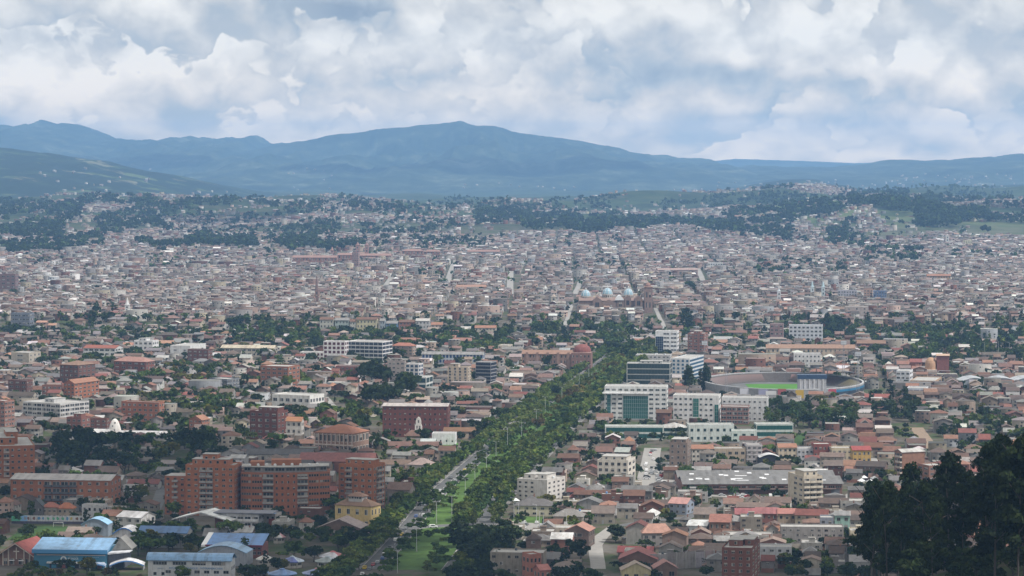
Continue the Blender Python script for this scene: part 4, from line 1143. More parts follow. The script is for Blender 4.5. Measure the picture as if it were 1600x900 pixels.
# --- single houses one recognises near the viewer
HG = 'houses of the near town'
for nm, lab, a, b_, t, bb, yw, fr_, fl_, wc, wmat, cl, scl, rf, rc, rm, rh_ in (
        ('house', 'pale yellow cottage with a beige gable at the bottom of the view', 970, 1018, 881, 912, 2, .95, 1, (.52, .46, .28), 'plaster', 3, 2, 'gy', (.36, .3, .25), 'clay_tile', 3.4),
        ('house', 'brown brick house with a red edged low gable behind the pale yellow cottage', 968, 1031, 863, 893, -6, .95, 1, (.19, .115, .09), 'brick', 3, 2, 'gy', (.32, .13, .12), 'clay_tile', 4.0),
        ('house', 'low house with a bright red sheet roof near the bottom of the view', 966, 1023, 857, 873, -8, .95, 1, (.3, .25, .22), 'plaster', 4, 2, 'gx', (.30, .06, .06), 'metal_sheet', 2.4),
        ('house', 'brown house with a pinkish gable left of the concrete panel wall', 1020, 1060, 879, 905, 4, .9, 1, (.22, .15, .12), 'brick', 2, 2, 'gy', (.36, .2, .18), 'clay_tile', 3.2),
        ('house', 'big plain dark brick house with a pink tiled edge beside the lane', 883, 930, 822, 855, -14, .8, 2, (.155, .115, .10), 'brick', 1, 3, 'gy', (.36, .2, .16), 'clay_tile', 3.0),
        ('house', 'grey house with white peaked dormers and a salmon roof', 1003, 1052, 822, 857, 4, .95, 2, (.28, .26, .25), 'plaster', 4, 2, 'hip', (.42, .25, .2), 'clay_tile', 4.5),
        ('shed', 'white flat sided shed inside a walled yard', 1075, 1113, 818, 839, -10, .8, 1, (.5, .53, .55), 'plaster', 1, 1, 'gx', (.6, .62, .62), 'metal_sheet', 1.2),
        ('house', 'brick house with a pillared upper gallery and rust gables', 1110, 1146, 808, 842, -8, .9, 2, (.25, .15, .12), 'brick', 4, 2, 'gx', (.27, .13, .105), 'clay_tile', 3.0),
        ('house', 'row house with a raspberry red roof and pale front', 1150, 1182, 797, 826, -4, .96, 2, (.34, .28, .25), 'plaster', 4, 2, 'gx', (.29, .095, .10), 'metal_sheet', 2.6),
        ('house', 'brick row house under a rose red roof', 1182, 1216, 796, 824, -4, .96, 2, (.25, .12, .10), 'brick', 4, 2, 'gx', (.29, .11, .11), 'metal_sheet', 2.6),
        ('house', 'tan row house under a faded red roof', 1217, 1246, 797, 825, -4, .96, 2, (.38, .3, .23), 'plaster', 3, 2, 'gx', (.36, .17, .15), 'clay_tile', 2.2),
        ('house', 'slate blue narrow house with a tan flat roof', 1283, 1305, 805, 842, -6, .94, 3, (.26, .28, .33), 'plaster', 2, 2, 'flat', (.46, .36, .25), 'concrete', 1),
        ('house', 'mint green narrow house under grey sheets', 1306, 1331, 801, 840, -6, .94, 3, (.30, .46, .40), 'plaster', 2, 2, 'gx', (.24, .24, .24), 'metal_sheet', 1.6),
        ('house', 'salmon orange brick house end at the lower edge with dark window slots', 816, 846, 862, 912, 24, .6, 3, (.36, .16, .115), 'brick', 3, 2, 'flat', (.3, .2, .17), 'concrete', 1),
        ('house', 'second salmon orange brick house touching the lower edge', 834, 860, 884, 920, 24, .6, 2, (.37, .16, .12), 'brick', 2, 2, 'gx', (.38, .17, .15), 'clay_tile', 2.0),
        ('house', 'cream two storey house under a wide dark grey hip roof', 804, 870, 783, 806, -6, .95, 2, (.50, .47, .36), 'plaster', 5, 2, 'hip', (.13, .125, .125), 'clay_tile', 3.4),
        ('house', 'house with a broad weathered grey hip roof below the cream house', 865, 915, 799, 823, -8, .92, 1, (.38, .35, .3), 'plaster', 4, 2, 'hip', (.21, .20, .19), 'clay_tile', 3.6),
        ('house', 'white house with a bright hipped sheet roof', 1004, 1033, 800, 821, -14, .7, 1, (.55, .55, .53), 'plaster', 3, 2, 'hip', (.58, .58, .57), 'metal_sheet', 2.6),
        ('house', 'house with a pale blue wall and pink gables', 1046, 1086, 781, 804, -22, .7, 2, (.27, .31, .38), 'plaster', 3, 2, 'gx', (.42, .24, .22), 'clay_tile', 2.6),
        ('house', 'white two storey house beside the sports field', 125, 165, 787, 812, -16, .8, 2, (.52, .52, .53), 'plaster', 4, 2, 'flat', (.24, .24, .26), 'concrete', 1),
        ('house', 'cream house with bright orange hips over the mural wall', 88, 114, 788, 811, -8, .92, 2, (.4, .33, .26), 'plaster', 3, 2, 'hip', (.40, .16, .09), 'clay_tile', 3.0),
        ('house', 'tan house with a rusty orange roof next to the bright orange hips', 64, 89, 787, 811, -8, .92, 2, (.36, .3, .24), 'plaster', 3, 2, 'hip', (.34, .14, .1), 'clay_tile', 2.6),
        ('house', 'house with a steep slate grey gable above the mural wall', 42, 68, 782, 811, -8, .9, 2, (.17, .16, .17), 'plaster', 2, 2, 'gy', (.10, .115, .125), 'clay_tile', 4.2),
        ('house', 'white house with small dark windows in the lane behind the long orange block', 190, 227, 757, 776, -12, .85, 2, (.52, .51, .5), 'plaster', 4, 2, 'flat', (.33, .3, .28), 'concrete', 1),
        ('house', 'wide white walled house with a grey rose hip roof near the avenue', 636, 681, 719, 747, -20, .75, 1, (.48, .46, .44), 'plaster', 3, 2, 'hip', (.29, .23, .215), 'clay_tile', 4.0),
        ('house', 'house with a brown gable facing the avenue trees', 604, 648, 757, 788, -18, .8, 1, (.3, .26, .23), 'plaster', 3, 2, 'gx', (.20, .14, .12), 'clay_tile', 3.6),
        ('house', 'white house with an orange tiled roof beside the dark brick block', 446, 474, 653, 690, -14, .85, 3, (.5, .48, .45), 'plaster', 3, 2, 'gx', (.36, .18, .10), 'clay_tile', 2.6)):
    block(nm, lab, nm, a, b_, t, bb, yw, fr_, fl_, wc, wmat, cl, scl, roof=rf, rcol=rc, rmat=rm, rh=rh_, ww=.45, wh=.45, group=HG, frame=(.26, .24, .22))

# ------------------------------------------------------------------ lower left: chapel, school and sports field
def facing(p):
    return -atan2(p[0], p[1])


GR = 'school buildings with blue roofs'
# chapel with a cross in its gable
r, s, p = custom('chapel', 'chapel with a red gable roof and a white cross in its glazed front', 'chapel', 26, 884, -14, 'red roofed chapel', (35, 850))
mark_rect(p[0], p[1] + 12, 24, 32, 0, 2)
w, d, h, rh = 19.0, 24.0, 5.5, 6.0
mb = MB(); mb.extrude_y([(-w / 2, 0), (w / 2, 0), (w / 2, h), (0, h + rh), (-w / 2, h)], 0, d); mb.build('wall', 'brick', r, (.2, .12, .095))
mb = MB(); k = rh / (w / 2)
for sg in (-1, 1):
    x0 = sg * (w / 2 + 1.2); z0 = h - 1.2 * k
    prof = [(x0, z0), (0, h + rh), (0, h + rh + .3), (x0, z0 + .3)]
    mb.extrude_y(prof if sg < 0 else prof[::-1], -1.6, d + .6)
mb.build('roof', 'clay_tile', r, (.27, .085, .075))
mb = MB()
for sg in (-1, 1):
    x0 = sg * (w / 2 + 1.2); z0 = h - 1.2 * k
    prof = [(x0, z0 - .5), (0, h + rh - .5), (0, h + rh + .02), (x0, z0 + .02)]
    mb.extrude_y(prof if sg < 0 else prof[::-1], -1.75, -1.61)
mb.build('barge_board', 'plaster', r, (.5, .42, .36))
MB().box(-.22, .22, -.35, -.12, 3.4, 9.2).box(-1.5, 1.5, -.36, -.11, 7.0, 7.5).build('cross', 'plaster', r, (.6, .56, .5))
for x in (-7.2, -4.2, 4.2, 7.2):
    MB().box(x - .3, x + .3, -.5, 0, 0, h + rh - abs(x) * k - .6).build('pilaster', 'plaster', r, (.48, .41, .35))
for x in (-6, -2.3, 2.3, 6):
    obj('window', window_mesh(2), r, (.3, .26, .22), (x, 0, .5), 0, (2.2, 1, 3.2))
for x in (-3.5, 1.6):
    MB().box(x, x + 2.6, -1.6, -.1, 2.7, 2.85).build('awning', 'painted', r, (.75, .75, .77))

# sports hall: sky blue roof, dark blue walls with a badge and a name band
r, s, p = custom('sports_hall', 'big sports hall with a sky blue roof and dark blue walls carrying a round badge', 'sports hall', 110, 888, -5, 'blue sports hall', (115, 852))
w, d, h = 150 / s * .78, 20.0, 9.5
mark_rect(p[0] + 3, p[1] + 11, w + 10, 26, 0, 2)
MB().box(-w / 2, w / 2, 0, d, 0, h).build('wall', 'painted', r, (.045, .17, .27))
mb = MB(); mb.extrude_x([(-1.3, h - 1.4), (d * .95, h + 3.0), (d * .95, h + 3.3), (-1.3, h)], -w / 2 - .6, w / 2 + .6)
mb.build('roof', 'metal_sheet', r, (.165, .315, .50))
MB().box(-w / 2 - .6, w / 2 + .6, -1.62, -1.31, h - 1.9, h - .02).build('fascia', 'painted', r, (.07, .22, .42))
MB().box(-w / 2 + 1.5, w / 2 - .8, -.16, 0, h - 3.1, h - 2.7).build('trim_band', 'painted', r, (.5, .42, .4))
MB().box(-w / 2 + 7, w / 2 - 1, -2.2, 0, 2.6, 3.3).build('entrance_canopy', 'plaster', r, (.55, .56, .57))
MB().box(-w / 2 + 8, w / 2 - 7, -.18, 0, .02, 2.5).build('dark_entrance', 'painted', r, (.02, .035, .06))
for i in range(6):
    MB().box(-w / 2 + 9 + i * 4.6, -w / 2 + 11.4 + i * 4.6, -.3, -.19, .2, 1.9).build('entrance_poster', 'painted', r, [(.06, .25, .4), (.3, .1, .1), (.1, .3, .42), (.3, .32, .35), (.08, .2, .35), (.4, .2, .2)][i])
mb = MB()
for k_ in range(24):
    a0, a1 = 2 * pi * k_ / 24, 2 * pi * (k_ + 1) / 24
    mb.add([(1.5 * cos(a0), -.22, 1.5 * sin(a0)), (1.5 * cos(a1), -.22, 1.5 * sin(a1)), (.8 * cos(a1), -.22, .8 * sin(a1)), (.8 * cos(a0), -.22, .8 * sin(a0))], [(0, 1, 2, 3)])
    mb.add([(1.5 * cos(a0), 0, 1.5 * sin(a0)), (1.5 * cos(a1), 0, 1.5 * sin(a1)), (1.5 * cos(a1), -.22, 1.5 * sin(a1)), (1.5 * cos(a0), -.22, 1.5 * sin(a0))], [(0, 1, 2, 3)])
o = mb.build('round_badge', 'painted', r, (.55, .6, .62)); o.location = (-3.4, 0, h - 4.9)
o = MB().lathe([(.5, 0), (.5, .24)], n=12).build('badge_centre', 'painted', r, (.1, .14, .2))
o.rotation_euler = (pi / 2, 0, 0); o.location = (-3.4, 0, h - 4.9)


def letters(name, text, parent, loc, size, col, rz=0.0, extrude=.05, align='CENTER'):
    cu = bpy.data.curves.new(name, 'FONT')
    cu.body = text; cu.size = size; cu.extrude = extrude; cu.align_x = align
    cu.resolution_u = 2
    cu.materials.append(MAT['painted'])
    tmp = bpy.data.objects.new(name, cu)
    COL.objects.link(tmp)
    me = bpy.data.meshes.new_from_object(tmp, depsgraph=bpy.context.evaluated_depsgraph_get())
    bpy.data.objects.remove(tmp)
    bpy.data.curves.remove(cu)
    o = obj(name, me, parent, col, loc)
    o.rotation_euler = (pi / 2, 0, rz)
    return o


letters('lettering', 'BILINGÜE', r, (1.4, -.08, h - 5.1), 1.25, (.6, .66, .7))
letters('lettering', 'UNIDAD EDUCATIVA', r, (1.4, -.08, h - 4.0), .5, (.5, .58, .64))
letters('lettering', 'INTERAMERICANA', r, (w / 2 - 6.5, -.08, h - 4.0), .62, (.3, .5, .66))
g = MB().extrude_y([(w / 2 + .62, h - 1.4), (w / 2 + 11, h - .6), (w / 2 + 5.2, h + 5.2)], d * .35, d * .95)
g.build('side_roof', 'metal_sheet', r, (.22, .215, .20))
MB().extrude_y([(w / 2 + .62, h - 2.3), (w / 2 + 11.6, h - 1.1), (w / 2 + 11.6, h - .7), (w / 2 + .62, h - 1.5)], -1.0, d * .3).build('white_canopy', 'metal_sheet', r, (.62, .64, .68))
MB().box(w / 2 + .05, w / 2 + 8, 1.5, d * .9, 0, h - 2.4).build('side_wall', 'plaster', r, (.13, .14, .17))


def arched_roof(name, label, cat, px, py, w_, l_, rise, hgt_, col, yaw=0, wall=(.6, .6, .62), edge=None, n=10, open_=False, posts=True, land=None):
    """barrel vault over posts or walls; the arch spans local X, the vault runs along local Y"""
    r, s, p = custom(name, label, cat, px, py, yaw, land)
    mark_rect(p[0], p[1] + l_ / 2, w_, l_, radians(yaw), 1)
    arc = [(-w_ / 2 + w_ * i / n, hgt_ + rise * sin(pi * i / n)) for i in range(n + 1)]
    mb = MB(); mb.extrude_y(arc + [(x, z + .25) for x, z in arc[::-1]], -.5, l_ + .5)
    mb.build('roof', 'metal_sheet', r, col)
    if edge:
        mb = MB(); mb.extrude_y([(x, z - .35) for x, z in arc] + [(x, z + .26) for x, z in arc[::-1]], -.72, -.51); mb.build('roof_edge', 'painted', r, edge)
    if not open_:
        mb = MB(); mb.extrude_y([(-w_ / 2, 0), (w_ / 2, 0)] + [(x, z - .02) for x, z in arc[::-1]], 0, l_)
        mb.build('wall', 'plaster', r, wall)
    else:
        for i in range(4):
            for sg in (-1, 1):
                MB().tube((sg * (w_ / 2 - .3), .3 + i * (l_ - .6) / 3, 0), (sg * (w_ / 2 - .3), .3 + i * (l_ - .6) / 3, hgt_ + .15), .15, .15, 6).build('post', 'painted', r, (.5, .5, .52))
    return r, s, p


arched_roof('canopy', 'white arched canopy with a blue edge behind the sports hall', 'canopy', 194, 848, 12.5, 12, 3.2, 4.6, (.72, .74, .77), -8, edge=(.07, .2, .52), land='white arched canopy')
arched_roof('canopy', 'light blue curved roof peeping over the sports hall', 'canopy', 148, 838, 15, 10, 3.2, 6.2, (.24, .44, .64), -6, wall=(.25, .3, .36))
arched_roof('canopy', 'low white arched tent with a blue hem in front of the sports hall', 'canopy', 198, 892, 17, 9, 2.4, 2.6, (.74, .75, .77), 4, edge=(.09, .22, .5), open_=True)
arched_roof('canopy', 'small blue and white striped tent beside the low white tent', 'canopy', 152, 893, 8, 6, .9, 2.6, (.42, .52, .68), 4, edge=(.1, .25, .55), open_=True)
arched_roof('sports_roof', 'blue arched sports roof behind the white school', 'sports hall', 347, 884, 25, 14, 3.6, 6.4, (.2, .36, .56), -8, wall=(.3, .32, .36), land='blue arched sports roof')

# white school with a curved blue roof and its name in blue letters
r, s, p = custom('school_building', 'white school with a curved blue roof and its name in blue letters', 'school', 296, 910, -5, 'white school with blue letters', (298, 880))
w, d, h = 132 / s, 11.0, 11.0
mark_rect(p[0], p[1] + 5, w + 3, d + 3, radians(-5))
MB().box(-w / 2, w / 2, 0, d, 0, h).build('wall', 'plaster', r, (.58, .60, .62))
arc = [(-.9 + (d + 1.2) * i / 9, h - .5 + 3.0 * sin(pi * (i / 9) ** .75)) for i in range(10)]
mb = MB(); mb.extrude_x(arc + [(y, z + .25) for y, z in arc[::-1]], -w / 2 - .8, w / 2 + .8); mb.build('roof', 'metal_sheet', r, (.2, .36, .58))
for i in range(4):
    obj('window', window_mesh(5, ('plaster', 'window_glass')), r, (.25, .27, .3), (-w / 2 + w * (i + .62) / 4.25, 0, h - 2.6), 0, (w * .165, 1, 1.6))
for i in range(7):
    obj('window', window_mesh(2), r, (.35, .36, .38), (-w / 2 + w * (i + 2.1) / 8.6, 0, h - 6.6), 0, (2.6, 1, 1.5))
for i in range(2):
    obj('window', window_mesh(1), r, (.3, .3, .33), (-w / 2 + 3.4 + i * 3.9, 0, h - 7.6), 0, (1.5, 1, 1.5))
for i in range(8):
    obj('window', window_mesh(2), r, (.35, .36, .38), (-w / 2 + w * (i + .8) / 8.6, 0, 1.0), 0, (2.4, 1, 1.6))
for i in range(3):
    obj('window', window_mesh(1), r, (.35, .36, .38), (w / 2, 2.5 + i * 3, h - 5), pi / 2, (1.6, 1, 1.6))
letters('lettering', 'EDUCATIVA   BILINGÜE   INTERAMERICANA', r, (3.2, -.06, h - 4.55), 1.32, (.05, .2, .42))
letters('lettering', 'UNIDAD', r, (-w / 2 + 6, -.06, h - 4.6), .8, (.2, .3, .42))

# school hall with a royal blue roof and maroon fascia
r, s, p = custom('school_building', 'school hall with a royal blue sloping roof and a maroon fascia', 'school', 366, 872, -6, 'royal blue roofed school hall', (365, 840))
w, d, h = 88 / s, 17.0, 6.6
mark_rect(p[0], p[1] + 8, w + 8, d + 2, radians(-6))
MB().box(-w / 2, w / 2, 0, d, 0, h).build('wall', 'brick', r, (.24, .10, .08))
mb = MB(); mb.extrude_x([(-1, h), (d, h + 3.6), (d, h + 3.9), (-1, h + .3)], -w / 2, w / 2 + .6); mb.build('roof', 'metal_sheet', r, (.075, .20, .45))
MB().box(-w / 2 - .5, w / 2 + .6, -1.3, -1.01, h - .6, h + .32).build('fascia', 'painted', r, (.17, .025, .05))
mb = MB(); mb.extrude_x([(-1.2, h - .9), (d, h + 3.4), (d, h + 4.1), (-1.2, h + .2)], -w / 2 - 2.6, -w / 2 - .02); mb.build('white_verge', 'painted', r, (.72, .72, .73))
facade(r, 'F', w, 0, 1.2, 3.2, 1, 11, .7, .55, sill=.2)
facade(r, 'F', w, 0, 4.0, 2.6, 1, 11, .5, .35, sill=.2)

# school block with curved white balcony bands
r, w, d, h = block('school_building', 'school block with a blue canopy roof and curved white balcony bands', 'school', 336, 408, 799, 834, -8, .95, 3, (.55, .55, .57), 'plaster', 6, 2, D_=12, rcol=(.3, .28, .28), ww=.8, wh=.45, land='school block with white bands')
for z in (3.3, 6.9):
    MB().box(-w * .3, w * .5, -d / 2 - 1.3, -d / 2 - .02, z, z + 1.2).build('balcony_band', 'plaster', r, (.66, .66, .68))
MB().box(-w / 2 - .8, w / 2 + 8, -d / 2 - 1.6, d / 2 + .6, h + .9, h + 1.25).build('canopy_roof', 'metal_sheet', r, (.13, .14, .18))
MB().box(-w / 2 + .05, -w * .3, -d / 2 - .3, -d / 2 - .02, 1, h - .2).build('maroon_panel', 'brick', r, (.26, .1, .07))
block('school_building', 'narrow school stair block with a red panel and blue roof edge', 'school', 408, 436, 800, 830, -16, .8, 3, (.5, .46, .44), 'plaster', 3, 2, D_=10, rcol=(.08, .2, .42), rmat='metal_sheet', ww=.5)
MB().box(.5, 4, -5.3, -5.02, 2.5, 7).build('red_panel', 'painted', [o for o in COL.objects if o.parent is None and o.get('label', '').startswith('narrow school stair')][0], (.38, .07, .03))

# white pitched canopy over the yard, standing on posts
r, s, p = custom('canopy', 'wide white pitched canopy on posts over the school yard', 'canopy', 314, 836, -16, 'white pitched canopy', (318, 805))
mark_rect(p[0], p[1] + 9, 36, 22, 0)
w, d, h = 34.0, 20.0, 8.0
mb = MB()
for sg in (-1, 1):
    prof = [(sg * w / 2, h), (0, h + 4.2), (0, h + 4.4), (sg * w / 2, h + .2)]
    mb.extrude_y(prof if sg < 0 else prof[::-1], 0, d)
mb.build('roof', 'metal_sheet', r, (.68, .71, .71))
mb = MB()
for i in range(5):
    for sg in (-1, 1):
        a, b_ = (sg * w / 2, i * d / 4), (0, i * d / 4)
        mb.tube((a[0], a[1], h - .2), (0, a[1], h + 3.9), .14, .14, 5)
mb.build('roof_truss', 'painted', r, (.5, .5, .52))
for i in range(3):
    for sg in (-1, 1):
        MB().tube((sg * (w / 2 - .4), .4 + i * (d - .8) / 2, 0), (sg * (w / 2 - .4), .4 + i * (d - .8) / 2, h + .1), .2, .2, 6).build('post', 'painted', r, (.45, .46, .48))

# low school wing with a blue strip roof, half behind trees
block('school_building', 'low pale school wing under a navy blue sheet roof half hidden by trees', 'school', 216, 296, 826, 856, -7, .94, 1, (.42, .42, .42), 'plaster', 8, 2, D_=13, roof='gx', rcol=(.06, .15, .33), rmat='metal_sheet', rh=2.6, ww=.6, wh=.5, land='navy blue roofed school wing')
block('school_building', 'two storey white house with red brick ground floor and a grey sheet roof', 'house', 180, 240, 803, 829, -24, .62, 2, (.56, .55, .55), 'plaster', 3, 3, roof='gx', rcol=(.46, .46, .47), rmat='metal_sheet', rh=2.4, land='grey roofed two storey house')

# sports field with its mural wall and goals
fx = [Vector(g1(*q)[:2]) for q in ((10, 843), (126, 843), (140, 823), (45, 821))]
MB().add([(q.x, q.y, .05) for q in fx], [(0, 1, 2, 3)]).build('sports_field', 'dark_turf', kind='structure')
cxy = sum(fx, Vector((0, 0))) / 4
mark_rect(cxy.x, cxy.y, 44, 52, 0, 1)
a, b_ = g1(18, 818), g1(152, 819)
L = math.hypot(b_[0] - a[0], b_[1] - a[1])
r = thing('mural_wall', 'long white wall with coloured mural figures along the sports field', 'wall', tuple((a + b_) / 2), atan2(b_[1] - a[1], b_[0] - a[0]))
LAND.append(('white mural wall', 85, 814))
mark_rect((a[0] + b_[0]) / 2, (a[1] + b_[1]) / 2, L, 2, 0)
MB().box(-L / 2, L / 2, -.1, .1, 0, 1.4).build('wall_base', 'plaster', r, (.1, .09, .13))
MB().box(-L / 2, L / 2, -.12, .12, 1.4, 4.6).build('wall_panel', 'plaster', r, (.56, .57, .6))
rr = random.Random(4)
for i in range(17):
    x = -L / 2 + 2 + i * (L - 3) / 17 + rr.uniform(-.4, .4)
    pts = [(x + (.5 + rr.random() * .5) * cos(q) * 1.0, 3 + (.5 + rr.random() * .6) * sin(q) * 1.15) for q in [j * 2 * pi / 7 for j in range(7)]]
    mb = MB(); mb.extrude_y(pts, -.16, -.121)
    mb.build('mural_figure', 'painted', r, rr.choice([(.08, .3, .12), (.1, .25, .45), (.2, .1, .08), (.05, .06, .08), (.45, .35, .1), (.1, .35, .2), (.3, .3, .33)]))
MB().box(-L / 2, -L / 2 + 5, -.15, -.121, 1.45, 4.55).build('mural_green', 'painted', r, (.12, .42, .28))
MB().box(-L / 2 + 5.05, -L / 2 + 9, -.15, -.121, 1.45, 4.55).build('mural_blue', 'painted', r, (.25, .45, .7))
gp = g1(91, 823.5)
r = thing('football_goal', 'white football goal in front of the mural wall', 'goal', tuple(gp), 0)
MB().tube((-2.7, 0, 0), (-2.7, 0, 2.5), .09, .09, 6).tube((2.7, 0, 0), (2.7, 0, 2.5), .09, .09, 6).tube((-2.7, 0, 2.5), (2.7, 0, 2.5), .09, .09, 6).tube((-2.7, 1.4, 0), (-2.7, 0, 2.5), .05, .05, 5).tube((2.7, 1.4, 0), (2.7, 0, 2.5), .05, .05, 5).build('goal_frame', 'painted', r, (.75, .75, .75))

# octagonal classrooms with coloured roofs
KI = [(414, 883, 9, (.62, .63, .6), None, 'white roofed'), (457, 886, 11.5, (.45, .54, .66), (.10, .14, .4), 'white and blue roofed'), (441, 906, 14, (.12, .23, .48), None, 'royal blue roofed'),
      (496, 905, 14.5, (.48, .2, .22), (.16, .22, .42), 'pink and blue roofed'), (520, 878, 14, (.5, .12, .13), (.55, .56, .62), 'red and white roofed'), (512, 886, 12.5, (.42, .5, .58), (.25, .3, .3), 'pale blue and grey roofed'),
      (445, 924, 16, (.48, .09, .12), None, 'crimson roofed'), (402, 904, 11, (.12, .27, .55), None, 'bright blue roofed'), (436, 848, 7, (.55, .3, .32), (.6, .6, .6), 'small pink roofed'), (398, 922, 13, (.62, .62, .6), None, 'large white roofed')]
for px, py, dm, c1, c2, lab in KI:
    r, s, p = custom('classroom_pavilion', f'{lab} octagonal pavilion in the school garden', 'pavilion', px, py, 10, f'{lab} pavilion', (px, py - 12), 'octagonal school pavilions')
    mark_rect(p[0], p[1], dm, dm, 0, .5)
    n = 8; R1 = dm / 2
    oct_ = [(R1 * .86 * cos(pi / 8 + i * pi / 4), R1 * .86 * sin(pi / 8 + i * pi / 4)) for i in range(n)]
    MB().prism(oct_, 0, 3.1).build('wall', 'plaster', r, (.5, .47, .43))
    for i in range(n):
        a, b_ = oct_[i], oct_[(i + 1) % n]
        ang = atan2(b_[1] - a[1], b_[0] - a[0])
        mid = ((a[0] + b_[0]) / 2, (a[1] + b_[1]) / 2, 1.3)
        if mid[1] < 2:
            obj('window', window_mesh(3), r, (.4, .38, .36), mid, ang, (R1 * .5, 1, 1.2))
    for i in range(n):
        a0, a1 = pi / 8 + i * pi / 4, pi / 8 + (i + 1) * pi / 4
        o_ = [(R1 * 1.08 * cos(t), R1 * 1.08 * sin(t)) for t in (a0, a1)]
        i_ = [(R1 * .16 * cos(t), R1 * .16 * sin(t)) for t in (a0, a1)]
        mb = MB()
        mb.add([(*o_[0], 2.95), (*o_[1], 2.95), (*i_[1], 4.9), (*i_[0], 4.9), (*o_[0], 3.2), (*o_[1], 3.2), (*i_[1], 5.15), (*i_[0], 5.15)], [(3, 2, 1, 0), (4, 5, 6, 7), (0, 1, 5, 4), (2, 3, 7, 6), (1, 2, 6, 5), (3, 0, 4, 7)])
        mb.build('roof_segment', 'metal_sheet', r, c2 if (c2 and i % 8 in (0, 3, 4, 5)) else c1)
    MB().lathe([(R1 * .22, 4.85), (R1 * .2, 5.4), (.05, 5.8)], n=8).build('roof_cap', 'metal_sheet', r, c1)

# yellow villa with a tiled hip roof and a lantern
r, w, d, h = block('villa', 'pale yellow villa with a brown hip roof and a glazed lantern', 'villa', 522, 594, 783, 828, -26, .78, 2, (.58, .44, .20), 'plaster', 4, 3, roof='hip', rh=3.6, rcol=(.19, .125, .09), ww=.34, wh=.46, land='yellow villa', frame=(.4, .45, .48))
b0 = MB().box(-4.2, 4.2, -3, 3, h + 1.6, h + 5.0).build('lantern', 'plaster', r, (.45, .44, .43))
for i in range(5):
    obj('window', window_mesh(1), b0, (.5, .52, .55), (-3.2 + i * 1.6, -3, h + 3.7), 0, (1.3, 1, 1.1))
mb = MB(); hip_roof(mb, 8.4, 6, h + 5.05, 2.2, .7); o = mb.build('lantern_roof', 'clay_tile', b0, (.19, .12, .09))
block('hall', 'brown gabled hall with a pale barge board in front of the yellow villa', 'hall', 500, 570, 814, 842, -12, .93, 1, (.17, .115, .09), 'brick', 4, 2, D_=16, roof='gy', rcol=(.33, .28, .27), rh=4.5, ww=.3, land='brown gabled hall')
block('kiosk', 'small shop with a turquoise roof sign behind street trees', 'kiosk', 545, 577, 830, 849, -10, .94, 1, (.42, .3, .32), 'plaster', 4, 2, D_=7, rcol=(.1, .32, .45), rmat='metal_sheet', ww=.5)

# conical white tower with its white hall
r, s, p = custom('church', 'white church with a tall conical tower and low spreading wings', 'church', 176, 688, -8, 'conical white tower', (176, 666))
mark_rect(p[0] + 8, p[1] + 12, 66, 34, 0)
hw = 11.2 / s * 1.04
Ht = 33 / s
MB().lathe([(hw, 0), (hw * .96, Ht * .2), (hw * .84, Ht * .45), (hw * .68, Ht * .68), (hw * .5, Ht * .85), (hw * .3, Ht * .95), (hw * .08, Ht)], 0, 6, 24).build('tower', 'plaster', r, (.70, .68, .65))
for k_ in range(4):
    obj('tower_window', window_mesh(1), r, (.4, .4, .42), (-.6 + (k_ % 2) * 1.6, 6 - hw * (.93 - .12 * k_), 4 + k_ * 2.6), 0, (.9, 1, 1.5))
MB().box(-25, -1, -2, 9, 0, 5.2).build('west_wing', 'plaster', r, (.56, .55, .53))
MB().extrude_x([(-3.2, 5.0), (3.5, 7.6), (10, 5.2), (10, 5.5), (3.5, 7.9), (-3.2, 5.3)], -26, -.5).build('wing_roof', 'metal_sheet', r, (.62, .62, .62))
MB().box(3, 40, 0, 11, 0, 4.6).build('east_wing', 'plaster', r, (.5, .48, .47))
MB().extrude_x([(-1.5, 4.4), (5, 6.6), (12, 4.6), (12, 4.9), (5, 6.9), (-1.5, 4.7)], 2, 41).build('wing_roof', 'metal_sheet', r, (.54, .53, .53))
for i in range(6):
    obj('window', window_mesh(2), r, (.3, .3, .32), (-23 + i * 3.8, -2, 1.6), 0, (2.4, 1, 2.0))
for i in range(9):
    obj('window', window_mesh(2), r, (.3, .3, .32), (5 + i * 4, 0, 1.6), 0, (2.2, 1, 1.8))
a = g1(228, 750)
b_ = g1(268, 738)
L = math.hypot(b_[0] - a[0], b_[1] - a[1])
r = thing('retaining_wall', 'long pale garden wall below the dark trees', 'wall', tuple((a + b_) / 2), atan2(b_[1] - a[1], b_[0] - a[0]))
MB().box(-L / 2, L / 2, -.2, .2, 0, 2.8).build('wall_panel', 'plaster', r, (.36, .34, .31)); MB().box(-L / 2, L / 2, -.3, .3, 2.8, 3.0).build('coping', 'concrete', r)

# white bell gable, chapel yard, long brown roofed cloister
r, s, p = custom('chapel', 'small white chapel with an arched bell gable and brown hip roof', 'chapel', 652, 690, -6, 'white bell gable', (650, 670))
mark_rect(p[0], p[1] + 6, 40, 26, 0)
hb = 38 / s
mb = MB(); mb.extrude_y([(-2.6, 0), (2.6, 0), (2.6, hb * .62), (1.9, hb * .7), (1.9, hb * .82), (1.3, hb * .93), (0, hb), (-1.3, hb * .93), (-1.9, hb * .82), (-1.9, hb * .7), (-2.6, hb * .62)], 6, 7.2)
mb.build('bell_gable', 'plaster', r, (.72, .70, .67))
for x, z in ((-1.1, .5), (1.1, .5), (0, .74)):
    obj('bell_opening', window_mesh(1), r, (.5, .48, .46), (x, 6, hb * z), 0, (1.0, 1, 2.2))
MB().box(-9, 6, 0, 5.9, 0, 4.2).build('wall', 'plaster', r, (.5, .42, .36))
mb = MB(); hip_roof(mb, 15, 8, 4.2, 4.0, .8); o = mb.build('roof', 'clay_tile', r, (.17, .105, .085)); o.location = (-1.5, 3, 0)
